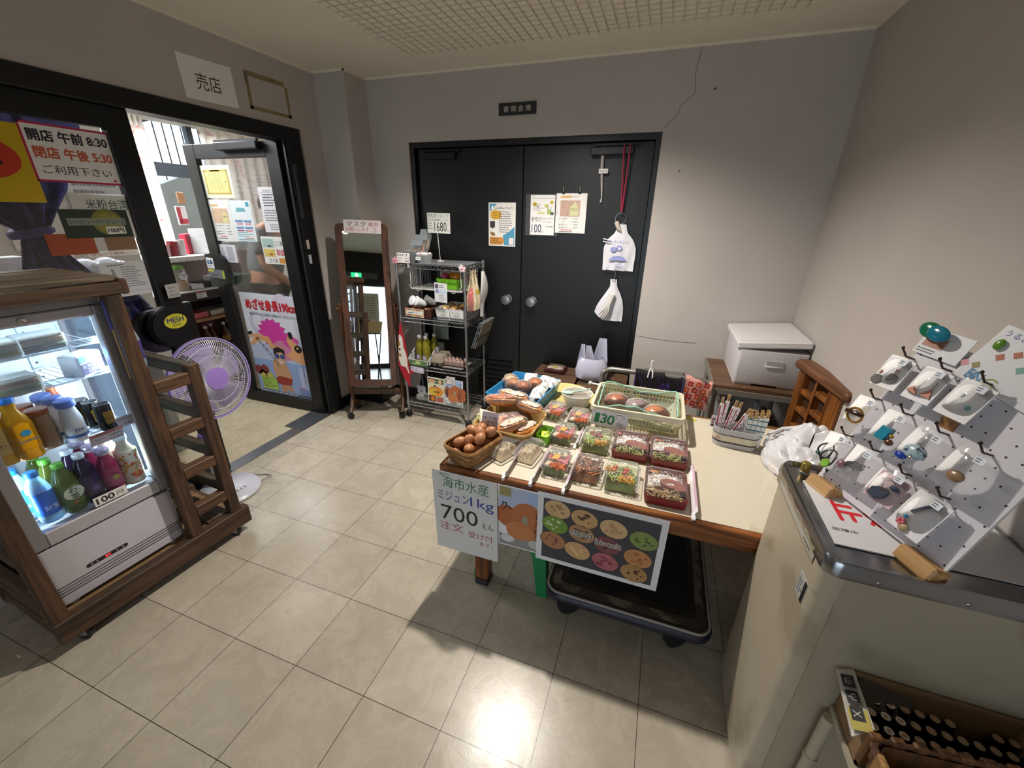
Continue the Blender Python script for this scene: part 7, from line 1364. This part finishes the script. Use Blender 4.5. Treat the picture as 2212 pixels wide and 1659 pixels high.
def flp(b):
    b.add([(2.486, -.163, .634), (2.484, -.28, .626), (2.446, -.295, .606), (2.452, -.170, .628), (2.487, -.163, .631), (2.485, -.28, .623), (2.447, -.295, .603), (2.453, -.170, .625)], [(0, 1, 2, 3), (7, 6, 5, 4), (0, 4, 5, 1), (1, 5, 6, 2), (2, 6, 7, 3), (3, 7, 4, 0)], kw)
    M = frame((2.453, -.172, .630), (-.04, -1, -.13), (1, 0, .30)); 
    for k in range(3): b.rect(.008+k*.032, .004, .034+k*.032, .026, ink('1b1b1e'), .0008, M); b.text(('山', 'Ψ', 'X')[k], .021+k*.032, .008, .013, kw, .0014, None, 'c', M)
    b.rect(.075, .0, .115, .033, ink('b0a24a'), .0006, M)
part('flap', flp, t)
part('inner_flap', lambda b: b.sheet(8, 4, lambda u, v: (2.495+.10*u, -.168-.045*v*(1-u*.4), .625-.05*v-.02*u), mt('4a443c', .8), .002), t)
gk = mt('141214', .15); bt0 = None; k_ = 0
for j in range(3):
    for i in range(11):
        if (i, j) in ((7, 0), (8, 0)): continue
        x, y = 2.505+i*.0253+(j % 2)*.006, -.186-j*.030; M = T(x, y, .509)
        lab = 'small black bottle with %s cap, %s from the left in the %s row' % (('a cream', 'a white', 'a pink ringed')[k_ % 3] if i < 3 else 'a beige', ('first', 'second', 'third', 'fourth', 'fifth', 'sixth', 'seventh', 'eighth', 'ninth', 'tenth', 'last')[i], ('rear', 'second', 'third', 'front')[j]); k_ += 1
        if bt0 is None or i in (0, 1, 2):
            t2 = thing('small_bottle', lab, 'bottle', M, 'bottles in the carton'); b = MB(); b.lathe([(.0105, 0), (.0115, .004), (.0115, .062), (.0098, .072), (.0098, .080), (.0088, .0815)], gk, 14); b.build('bottle_body', t2)
            c = ('cbb99a', 'd6cfc0', 'cfc0ac')[i % 3] if i < 3 else '9a8468'
            b = MB(); b.disc(0, 0, .0085, .0085, mt(c, .5, 0, .06), .0818, 14); b.disc(0, 0, .004, .004, mt('b08a70' if i else 'c9a0a4', .5), .0821, 10); b.build('cap_disc', t2)
            if i == 3 or bt0 is None: bt0 = t2 if i >= 3 else bt0
            if i >= 3: bt0 = t2
        else: dup(bt0, M, lab)
BK = T(2.612, -.378, .506) @ RZ(.12)
t = thing('bark_basket', 'dark brown bark basket at the bottom right corner', 'basket', BK); bk1, bk2 = wood('38220f', '6a4526', .55, 0, 12), wood('4a2e16', '7c5430', .55, 2, 12)
part('woven_body', lambda b: weave(b, .29, .17, .140, bk1, bk2, 4, .012, .02), t); part('lashing', lambda b: [b.box(-.145+k*.036, .078, .06, -.123+k*.036, .092, .146, bk2, .003) for k in range(9)]+[b.box(-.150, -.06+k*.045, .02, -.138, -.035+k*.045, .146, wood('7a5630', 'a67c4a', .55, 2, 12), .003) for k in range(3)], t)
b = MB(); b.sheet(24, 12, lambda u, v: (-.09+.20*u, -.06+.11*v, .10+.03*sin(PI*u)*sin(PI*v)+.008*noise.noise(V((u*9, v*9, 2)))), clear('d8dbe2', .30, .1, 1., .8), .002); solo(b, 'plastic_pack', 'clear plastic pack lying in the bark basket', 'packet', BK)
# ================================================================ SHOP beyond the glass
vel = speckle('1b1d44', '2c2f66', 40, .5, .85, .2)
t = thing('blue_curtain', 'dark blue curtain tied back behind the left shop glass', 'curtain', T(0, 0, 0))
def cur(b, pts, cy, x=-.60, amp=.018):
    def fn(u, v):
        i = min(int(v*(len(pts)-1)), len(pts)-2); f = v*(len(pts)-1)-i; f = f*f*(3-2*f); z = pts[i][2]*(1-f)+pts[i+1][2]*f; l = pts[i][0]*(1-f)+pts[i+1][0]*f; r = pts[i][1]*(1-f)+pts[i+1][1]*f
        return (x+amp*sin(u*34+v*2)+.012*sin(u*11), l+(r-l)*u, z)
    b.sheet(60, 40, fn, vel)
part('cloth', lambda b: cur(b, [(-.36, .36, 1.90), (-.34, .33, 1.78), (-.22, .27, 1.62), (.03, .16, 1.46), (.045, .14, 1.43), (.03, .17, 1.38), (.0, .25, 1.27), (.02, .40, 1.16), (.1, .50, .98), (.12, .56, .85)], 0), t)
part('tie_band', lambda b: b.tube([(-.60+.035*cos(q), .09+.062*sin(q), 1.445+.012*sin(q)) for q in [2*PI*k/16 for k in range(16)]], .018, vel, 8, False, True), t)
part('pelmet', lambda b: b.sheet(60, 4, lambda u, v: (-.58+.012*sin(u*60), -.36+.74*u, 1.90-.06*v), mt('5d5c9a', .8, 0, .2, 40)), t)
fl2 = speckle('d8d2ca', 'c98a8c', 16, .63, .85)
t = thing('floral_curtain', 'pale curtain with pink flowers at the far shop window', 'curtain', T(0, 0, 0)); part('cloth', lambda b: b.sheet(80, 8, lambda u, v: (-3.52+.02*sin(u*60), 3.12+1.5*u, 2.5-1.35*v), fl2), t)
t = thing('floral_curtain', 'narrow pale curtain gathered at the left of far window', 'curtain', T(0, 0, 0)); part('cloth', lambda b: b.sheet(20, 8, lambda u, v: (-3.52+.02*sin(u*20), 2.34+.17*u, 2.5-1.9*v), fl2), t)
t = thing('navy_curtain', 'dark navy curtain strip near the open door hinge', 'curtain', T(0, 0, 0)); part('cloth', lambda b: b.sheet(20, 8, lambda u, v: (-.62+.13*u, 1.50+.012*sin(u*22), 1.93-1.2*v), vel), t)
for y in (1.9, 2.6): b = MB(); b.tube([(-3.5, y, 2.52), (-.8, y-.5, 2.52)], .018, mt('8a8d90', .4, .5), 8); solo(b, 'ceiling_pipe', 'grey pipe under the shop ceiling, '+('nearer' if y < 2 else 'farther')+' of two', 'pipe', T(0, 0, 0), 'pipes under the shop ceiling')
b = MB(); b.box(-3.4, 2.3, 2.44, -3.2, 4.4, 2.5, mt('9ea2a6', .4, .4)); b.box(-2.2, 1.9, 2.5, -2.12, 3.4, 2.56, mt('9ea2a6', .4, .4)); solo(b, 'ceiling_rail', 'grey metal beam across the shop ceiling by the window', 'rail', T(0, 0, 0))
for i, (x, y) in enumerate(((-2.1, .6), (-2.1, 1.5), (-2.35, 2.6))):
    t = thing('ceiling_light', ('nearest', 'middle', 'farthest')[i]+' white tube light on the shop ceiling', 'light', T(x, y, 2.60), 'tube lights on the shop ceiling'); part('housing', lambda b: b.box(-.6, -.09, 0, .6, .09, .02, mt('d8d8d8', .5)), t); part('tube', lambda b: [b.tube([(-.58, s*.045, -.012), (.58, s*.045, -.012)], .013, mt('eef6ff', .4, 0, 0, em=16.), 8) for s in (-1, 1)], t)
# outside the far window
cc = mt('a9a8a2', .9, 0, .12, 4)
t = thing('outdoor_stair', 'pale concrete stair flight with dark railing outside window', 'stair', T(-5.3, 0, 0)); part('stair_wall', lambda b: b.prism([(2.2, 0.), (6.6, 0), (6.6, 3.05), (2.2, 1.35)], 0, .16, cc, frame((0, 0, 0), (0, 1, 0), (0, 0, 1))), t)
part('railing', lambda b: (b.tube([(.08, 2.2, 2.15), (.08, 6.6, 3.85)], .025, mt('20242a', .5, .3), 8), [b.tube([(.08, 2.3+k*.13, 1.40+k*.0502), (.08, 2.3+k*.13, 2.19+k*.0502)], .010, mt('20242a', .5, .3), 5) for k in range(32)]), t)
t = thing('shrub', 'bright green shrub beyond the outdoor stair', 'shrub', T(-6.4, 3.4, 1.0)); part('foliage', lambda b: [b.ell((random.uniform(-.3, .3), random.uniform(-.9, .9), random.uniform(.1, .9)), .3, .35, .28, mt('6d9a2c', .8, 0, .35, 14), 10, 7, None, -1, .2) for _ in range(14)], t); part('stem', lambda b: b.tube([(0, 0, -1.0), (0, 0, .5)], .05, mt('5a4630', .8), 6), t)
# shelving unit seen through the open door
sw = mt('cfcdc8', .5, 0, .04); sd = mt('2c1816', .5, 0, .1)
t = thing('shop_shelf', 'shop shelf unit with white top and dark red fronts', 'shelf', T(0, 0, 0)); 
def sh(b):
    b.box(-2.15, .75, .36, -1.72, 2.1, .385, wood('5a3a20', '8a5c34', .5, 1, 7)); b.box(-2.15, .75, .645, -1.72, 2.1, .67, wood('6a4628', '9a6c40', .5, 1, 7)); b.box(-2.15, .75, .83, -1.70, 2.1, .905, sd); b.box(-2.15, .75, .905, -1.70, 2.1, .915, sw); b.box(-2.2, .75, 0, -2.15, 2.1, 1.2, mt('4a3a34', .6)); b.box(-2.15, .75, 0, -1.74, 2.1, .36, mt('1d1a1c', .6))
    for y in (.75, 2.08): b.box(-2.15, y, .36, -1.73, y+.02, 1.19, mt('4a3a34', .6))
part('shelf_boards', sh, t); part('top_shelf', lambda b: (b.box(-2.15, 1.15, 1.165, -1.68, 1.75, 1.195, sw, .006), b.sheet(40, 2, lambda u, v: (-1.678, 1.15+.6*u, 1.19-.03*v-.006*abs(sin(u*40))*v), sw, .003)), t)
def bx(name, label, cat, x, y, z, w, d, h, c, grp=None, a=0., extra=None):
    b = MB(); b.box(-d/2, -w/2, 0, d/2, w/2, h, mt(c, .45, 0, .12, 30), .003)
    if extra: extra(b, frame((d/2+.001, -w/2, 0), (0, 1, 0), (0, 0, 1)), w, h)
    return solo(b, name, label, cat, T(x, y, z) @ RZ(a), grp)
bx('gift_box', 'red and white box on top of the white shop shelf', 'box', -1.85, 1.56, 1.197, .16, .05, .16, 'a8203a', None, .5, lambda b, M, w, h: b.rect(w*.4, h*.2, w*.95, h*.9, ink('d8d6d8'), .001, M))
bx('gift_box', 'tall red box leaning at right of white shop shelf', 'box', -1.80, 1.64, 1.197, .07, .09, .20, 'b02038', None, .7)
bx('white_book', 'white leaning catalogue on the white shop shelf', 'book', -1.78, 1.60, 1.197, .02, .12, .20, 'd8d8da', None, .8); bx('sign_card', 'red edged L sign card high above the shop shelf', 'sign', -2.0, 1.66, 1.42, .18, .01, .15, 'd9d6d8', None, .6, lambda b, M, w, h: (b.rect(.01, .01, .07, h-.01, ink('b0253c'), .001, M), b.rect(.01, .01, w-.01, .05, ink('b0253c'), .001, M)))
bx('brown_card', 'brown card above the red edged sign in the shop', 'card', -2.0, 1.69, 1.59, .12, .01, .09, 'a0704a', None, .6)
for i, (y, c, h, lab) in enumerate(((1.30, 'c9a0a4', .09, 'pink dotted cup on the white shop shelf'), (1.36, '8c2a34', .11, 'dark red cup on the white shop shelf'), (1.42, 'd8d0d4', .12, 'white patterned cup on the white shop shelf'), (1.24, '4a6a9c', .08, 'blue cup at the left of the white shop shelf'))): b = MB(); b.lathe([(.03, 0), (.036, h), (.033, h), (.028, .005)], mt(c, .4, 0, .15, 60), 16); solo(b, 'cup', lab, 'cup', T(-1.76, y, 1.197), 'cups on the white shop shelf')
t = thing('snack_jar', 'clear MESH snack jar with green lid on the shop shelf', 'jar', T(-1.78, 1.36, .917)); part('jar_body', lambda b: b.lathe([(.045, 0), (.05, .01), (.05, .17), (.04, .18)], clear('e4e0d8', .2, .08, .6), 18), t); part('snacks', lambda b: b.lathe([(.044, .004), (.046, .06), (.02, .07)], mt('c98a1c', .5, 0, .3, 60), 16), t); part('lid', lambda b: b.lathe([(.045, .178), (.045, .2), (.03, .203)], mt('6aa43a', .4), 18), t); part('label', lambda b: (b.disc(0, 0, .035, .03, ink('d9d9dc'), 0, 18, frame((.052, 0, .12), (0, 1, 0), (0, 0, 1))), b.text('MESH', 0, .003, .014, ink('2a2a6a'), .001, .052, 'c', frame((.052, 0, .12), (0, 1, 0), (0, 0, 1))), b.text('2022', 0, -.015, .010, ink('2a2a6a'), .001, .03, 'c', frame((.052, 0, .12), (0, 1, 0), (0, 0, 1)))), t)
for i, (y, w, h, c, lab) in enumerate(((1.46, .10, .04, 'cfcfd2', 'white pack lying right of the snack jar'), (1.56, .14, .05, '2c2f34', 'dark tray right of the snack jar'), (1.50, .09, .03, '3a6ac0', 'blue pack at the shelf front right of snack jar'), (1.66, .12, .09, 'c4c6c8', 'white bag behind the dark tray on the shelf'), (1.22, .10, .07, 'c9c7c0', 'white pack at left end of the shop shelf'), (1.78, .14, .12, '6a7c9c', 'blue grey box on the shelf behind open door'))): bx('shop_pack', lab, 'packet', -1.80-.03*(i % 3), y, .917, w, .12, h, c, 'packs beside the snack jar', .1*(i % 2))
for i, y in enumerate((1.16, 1.40, 1.62)): b = P_(.085, .05, 'd9d9dc'); b.rect(.0, .042, .085, .05, ink('b0304a'), D_); b.scrib(.01, .008, .06, .028, 2, ink('55555c'), D_); solo(b, 'shelf_price_card', ('left', 'middle', 'right')[i]+' price card on the dark shelf front', 'label', frame((-1.697, y, .85), (0, 1, 0), (0, 0, 1)), 'price cards on the shop shelf')
for i, (y, c, lab) in enumerate(((1.24, 'c0606c', 'pink pack row on the middle shop shelf'), (1.42, 'c4565f', 'second pink pack on the middle shop shelf'), (1.60, 'b9b2a0', 'pale pack on the middle shop shelf'), (1.80, 'a89c88', 'beige pack at the right of middle shop shelf'), (1.05, '4a3630', 'dark pack at left of the middle shop shelf'))): bx('sweet_pack', lab, 'packet', -1.86, y, .672, .16, .2, .045, c, 'packs on the middle shop shelf')
bx('red_bag', 'dark red bag behind the amber bottles on lower shelf', 'bag', -2.0, 1.45, .387, .42, .12, .2, '6a1020')
amb = mt('4a1f0c', .12, 0, .2, 14); b0 = None
for i in range(10):
    y = 1.12+i*.085; M = T(-1.80-.05*(i % 2), y, .387); lab = ('first', 'second', 'third', 'fourth', 'fifth', 'sixth', 'seventh', 'eighth', 'ninth', 'tenth')[i]+' amber sauce bottle from the left on lower shop shelf'
    if b0 is None:
        b0 = thing('sauce_bottle', lab, 'bottle', M, 'amber bottles on the lower shop shelf'); b = MB(); b.lathe([(.033, 0), (.036, .01), (.036, .11), (.014, .155), (.013, .18)], amb, 14); b.build('bottle_body', b0); b = MB(); b.lathe([(.015, .178), (.015, .2), (.012, .202)], mt('d0ccc8', .4), 12); b.build('cap', b0); b = MB(); b.lathe([(.0365, .03), (.0365, .08)], mt('8a6a3c', .5, 0, .3, 40), 14, None, (False, False)); b.build('label', b0)
    else: dup(b0, M, lab)
for i in range(6): bx('photo_card', ('first', 'second', 'third', 'fourth', 'fifth', 'sixth')[i]+' white card in the row behind the fan', 'card', -1.76, .78+i*.085, .387, .075, .01, .085, 'c9c5c0', 'white cards behind the fan', 0, lambda b, M, w, h: b.rect(.012, .02, w-.012, h-.015, mt('7a6a5a', .6, 0, .25, 40), .001, M))
# counter and stock behind the left glass
t = thing('shop_counter', 'light wooden shop counter behind the left glass door', 'counter', T(0, 0, 0)); part('counter_top', lambda b: b.box(-1.5, -.9, 1.14, -.95, .62, 1.17, wood('7a5c3c', 'a98458', .5, 1, 7)), t); part('counter_body', lambda b: b.box(-1.48, -.88, 0, -.98, .60, 1.14, mt('6a6c6a', .6, 0, .08)), t)
bx('white_tub', 'white plastic tub on the shop counter beside blue curtain', 'tub', -1.15, .18, 1.172, .11, .09, .14, 'd5dade'); bx('blue_pack', 'blue grey pack at the far left of the shop counter', 'packet', -1.2, .0, 1.172, .14, .1, .09, '4a6a7c')
for i, (y, c, lab) in enumerate(((.02, 'c9b040', 'yellow sweets pack on display behind the curtain'), (.10, '9c3a2c', 'red sweets pack on display behind the curtain'), (-.06, 'c98a2c', 'orange sweets pack on display left of curtain'))): bx('sweets_pack', lab, 'sweets', -1.42, y, 1.31+.06*(i % 2), .10, .06, .12, c, 'sweets packs behind the curtain')
t = thing('display_rack', 'brown wooden display post behind the blue curtain', 'frame', T(0, 0, 0)); part('post', lambda b: b.tube([(-1.3, .03, 1.17), (-1.4, -.10, 1.85)], .02, wood('5a3a22', '8a6038', .5, 2, 8), 6), t); part('shelf', lambda b: b.box(-1.5, -.4, 1.28, -1.35, .16, 1.30, sw), t)
for i, (y, z, w, h, c, lab) in enumerate(((.36, 1.20, .22, .16, 'd9d8d4', 'white paper pile seen below the orange card'), (.52, 1.36, .20, .30, 'd2d0cc', 'pale wall poster seen beside the green juice sign'), (.60, 1.70, .30, .24, 'd0d2d6', 'white and violet poster high behind the left glass'), (.42, 1.56, .16, .10, 'b0505c', 'red striped poster behind the left glass'), (.9, 1.5, .3, .4, 'c9cdd2', 'white notice board deep in the shop'))): bx('wall_poster', lab, 'poster', -1.62 if i else -1.2, y, z-.06, w, .02, h, c, None, 0, lambda b, M, w, h: b.scrib(w*.1, h*.1, w*.8, h*.8, 7, ink(('7a7a84', '8c8a8a', '5a5a9c', 'd9d0d0', '8a8a90')[i]), .001, M))
b = MB(); b.box(-1.72, -.6, 0, -1.64, 1.05, 2.1, mt('c9c6c0', .7, 0, .05)); solo(b, 'partition_board', 'white display partition standing deep in the shop', 'partition', T(0, 0, 0))
for i in range(7): b = MB(); b.ell((0, 0, 0), .06, .06, .05, clear('e4e8ee', .45, .15, .7, .5), 12, 7); solo(b, 'wrapped_goods', ('first', 'second', 'third', 'fourth', 'fifth', 'sixth', 'seventh')[i]+' clear wrapped goods from left on counter behind info sheet', 'goods', T(-1.08, .30+.05*i, 1.215+.02*(i % 2)), 'wrapped goods on the shop counter')
# ---- person in the shop, bending away behind the open glass leaf
def skin(name, joints, edges, m, par, sub=2):
    me = bpy.data.meshes.new(name); me.from_pydata([j[0] for j in joints], edges, []); o = bpy.data.objects.new(name, me); COL.objects.link(o); o.parent = par
    me.materials.append(m); md = o.modifiers.new('Skin', 'SKIN'); me.skin_vertices.new() if not me.skin_vertices else None
    for v, j in zip(me.skin_vertices[0].data, joints): v.radius = (j[1], j[2] if len(j) > 2 else j[1])
    me.skin_vertices[0].data[0].use_root = True
    s = o.modifiers.new('Sub', 'SUBSURF'); s.levels = sub; s.render_levels = sub; md.use_smooth_shade = True
    return o
PM = T(-1.50, 1.92, 0) @ RZ(math.radians(-75))
pn_ = thing('person', 'person in grey shirt and black trousers bending in the shop', 'person', PM); sk_ = mt('b98466', .5, 0, .05)
J = [((0, 0, .92), .12, .15), ((.0, .03, 1.10), .11, .14), ((.0, .09, 1.28), .11, .15), ((.0, .15, 1.40), .07, .09), ((.0, .18, 1.46), .05, .05), ((0, .21, 1.54), .075, .085), ((0, .22, 1.62), .075, .085), ((0, .22, 1.68), .05, .05),
     ((.10, 0, .86), .085), ((.11, .02, .5), .06), ((.11, -.02, .10), .04), ((.11, .08, .035), .035), ((-.10, 0, .86), .085), ((-.11, .02, .5), .06), ((-.11, -.02, .10), .04), ((-.11, .08, .035), .035),
     ((.17, .13, 1.36), .055), ((.23, .18, 1.10), .042), ((.19, .34, .96), .034), ((.18, .40, .93), .026), ((-.17, .13, 1.36), .055), ((-.24, .17, 1.10), .042), ((-.20, .34, .98), .034), ((-.19, .40, .95), .026)]
E_ = [(0, 1), (1, 2), (2, 3), (3, 4), (4, 5), (5, 6), (6, 7), (0, 8), (8, 9), (9, 10), (10, 11), (0, 12), (12, 13), (13, 14), (14, 15), (3, 16), (16, 17), (17, 18), (18, 19), (3, 20), (20, 21), (21, 22), (22, 23)]
J = [(j[0], j[1], j[2]) if len(j) > 2 else (j[0], j[1], j[1]) for j in J]
skin('body', J, E_, sk_, pn_)
gs = mt('77797a', .85, 0, .12, 12, .3); bkt = mt('17181b', .8, 0, .1)
for s in (1, -1): skin('hand', [((s*.18, .40, .93 if s > 0 else .95), .022, .022), ((s*.175, .445, .915), .026, .012)] + [((s*.175+(k-1.5)*.016, .49+.006*(1-abs(k-1.5)), .90), .0085, .0085) for k in range(4)] + [((s*.175+(k-1.5)*.017, .515, .875), .007, .007) for k in range(4)] + [((s*.15, .445, .905), .009, .009), ((s*.145, .475, .885), .0075, .0075)], [(0, 1)] + [(1, 2+k) for k in range(4)] + [(2+k, 6+k) for k in range(4)] + [(1, 10), (10, 11)], sk_, pn_, 1)
skin('shirt', [((0, 0, .96), .15, .17), ((0, .03, 1.10), .135, .165), ((0, .09, 1.28), .135, .175), ((0, .14, 1.39), .10, .12), ((.17, .13, 1.36), .075, .075), ((.225, .17, 1.18), .065, .065), ((-.17, .13, 1.36), .075, .075), ((-.23, .17, 1.18), .065, .065)], [(0, 1), (1, 2), (2, 3), (3, 4), (4, 5), (3, 6), (6, 7)], gs, pn_)
skin('trousers', [((0, 0, .93), .145, .165), ((.10, 0, .84), .10, .10), ((.11, .02, .5), .075, .075), ((.11, -.02, .12), .06, .06), ((-.10, 0, .84), .10, .10), ((-.11, .02, .5), .075, .075), ((-.11, -.02, .12), .06, .06)], [(0, 1), (1, 2), (2, 3), (0, 4), (4, 5), (5, 6)], bkt, pn_)
part('hair', lambda b: b.ell((0, .20, 1.60), .098, .115, .11, mt('15110f', .6, 0, .2, 40), 16, 10, None, -.35), pn_)
part('face', lambda b: (b.ell((-.03, .305, 1.58), .012, .006, .006, ink('e8e4e0'), 8, 5), b.ell((.03, .305, 1.58), .012, .006, .006, ink('e8e4e0'), 8, 5), b.ell((-.03, .31, 1.58), .005, .004, .005, ink('1a1210'), 8, 5), b.ell((.03, .31, 1.58), .005, .004, .005, ink('1a1210'), 8, 5), b.ell((0, .315, 1.55), .012, .016, .018, sk_, 8, 6), b.ell((0, .30, 1.515), .022, .008, .006, mt('a05a50', .5), 10, 5)), pn_)
t = thing('shopping_basket', 'grey green mesh basket on the shop shelf by the person', 'basket', T(-1.42, 1.56, .93)); part('basket_body', lambda b: tray(b, .22, .16, .12, speckle('3c4a44', '6a7a70', 90, .5, .6), .004, .02), t)
t = thing('basket_stand', 'dark pedestal that carries the grey green mesh basket', 'stand', T(-1.42, 1.56, 0)); part('pedestal', lambda b: (b.box(-.10, -.07, .90, .10, .07, .928, sd), b.box(-.03, -.03, .02, .03, .03, .90, sd), b.box(-.12, -.09, 0, .12, .09, .025, sd)), t)
# ================================================================ ENTRANCE SIDE (visible in the mirror)
t = thing('exit_sign', 'green running man exit sign on the entrance transom', 'sign', T(.55, -4.29, 1.93)); part('housing', lambda b: b.box(-.42, -.02, -.06, .42, .03, .06, mt('5a5f60', .35, .4)), t); part('lit_panel', lambda b: (b.box(-.1, .03, -.05, .1, .034, .05, mt('1aa86a', .4, 0, 0, em=2.2)), b.flat([(-.05, -.035), (-.02, -.01), (.0, -.04), (.02, -.035), (.01, .0), (.03, .02), (0, .04), (-.03, .02)], mt('e8fff4', .4, 0, 0, em=2.5), .001, frame((0, .034, 0), (-1, 0, 0), (0, 0, 1)))), t)
t = thing('folding_stand', 'black X legged folding stand near the entrance', 'stand', T(.28, -1.9, 0)); xm = mt('121214', .4, .4)
part('cross_leg', lambda b: [b.tube([(x, -.2, 0), (x, .2, .72)], .011, xm, 8) for x in (-.28, .28)], t); part('cross_leg', lambda b: [b.tube([(x, .2, 0), (x, -.2, .72)], .011, xm, 8) for x in (-.26, .26)], t); part('bar', lambda b: [b.tube([(-.28, y, .72), (.28, y, .72)], .011, xm, 8) for y in (-.2, .2)], t)
b = MB(); tray(b, .62, .45, .17, mt('b9a877', .5, 0, .04), .006, .02); b.text('CAT COFFEE', .0, .07, .03, ink('8a7a20'), 0, .16, 'c', frame((-.12, .224, .0), (-1, 0, 0), (0, -.05, 1))); solo(b, 'cream_crate', 'cream plastic crate on the black folding stand', 'crate', T(.28, -1.9, .733))
for i in range(6): b = MB(); b.ell((0, 0, 0), .07, .08, .08, mt(('8a4c2c', 'c9c7c8', 'a0603a', 'd0d0d2', '7c3a24', 'c4c4c8')[i], .4, 0, .2, 30), 12, 7); solo(b, 'wrapped_loaf', ('first', 'second', 'third', 'fourth', 'fifth', 'sixth')[i]+' wrapped loaf in the cream crate', 'bread', T(.08+i*.08, -1.9+.04*(i % 2), .86), 'loaves in the cream crate')
t = thing('waste_bin', 'grey swing top waste bin near the entrance', 'bin', T(.10, -2.7, 0)); gb = mt('77747a', .5, 0, .04); part('bin_body', lambda b: b.loft([[(x, y, z) for x, y in rr(w, d, .05, 4)] for w, d, z in ((.42, .32, 0), (.50, .38, .62))], gb), t); part('lid', lambda b: b.loft([[(x, y, z) for x, y in rr(w, d, .05, 4)] for w, d, z in ((.54, .42, .60), (.54, .42, .65), (.50, .30, .78), (.40, .10, .84))], gb), t)
b = P_(.55, .78, 'c9c9b0'); b.scrib(.08, .1, .4, .6, 12, ink('8f8f7c'), D_, seed=2); solo(b, 'door_notice', 'large pale notice taped on the entrance door glass', 'sign', frame((.98, -4.28, .80), (-1, 0, 0), (0, 0, 1)))
t = thing('downlight', 'round recessed ceiling downlight above the food table', 'light', T(1.285, .915, H)); part('trim_ring', lambda b: b.lathe([(.062, 0), (.075, -.004), (.075, -.008), (.058, -.006)], mt('c9c4b8', .5), 28, None, (False, False)), t)
t = thing('downlight', 'round recessed ceiling downlight near the entrance', 'light', T(.55, -2.5, H)); part('trim_ring', lambda b: b.lathe([(.062, 0), (.075, -.004), (.075, -.008), (.058, -.006)], mt('c9c4b8', .5), 28, None, (False, False)), t)
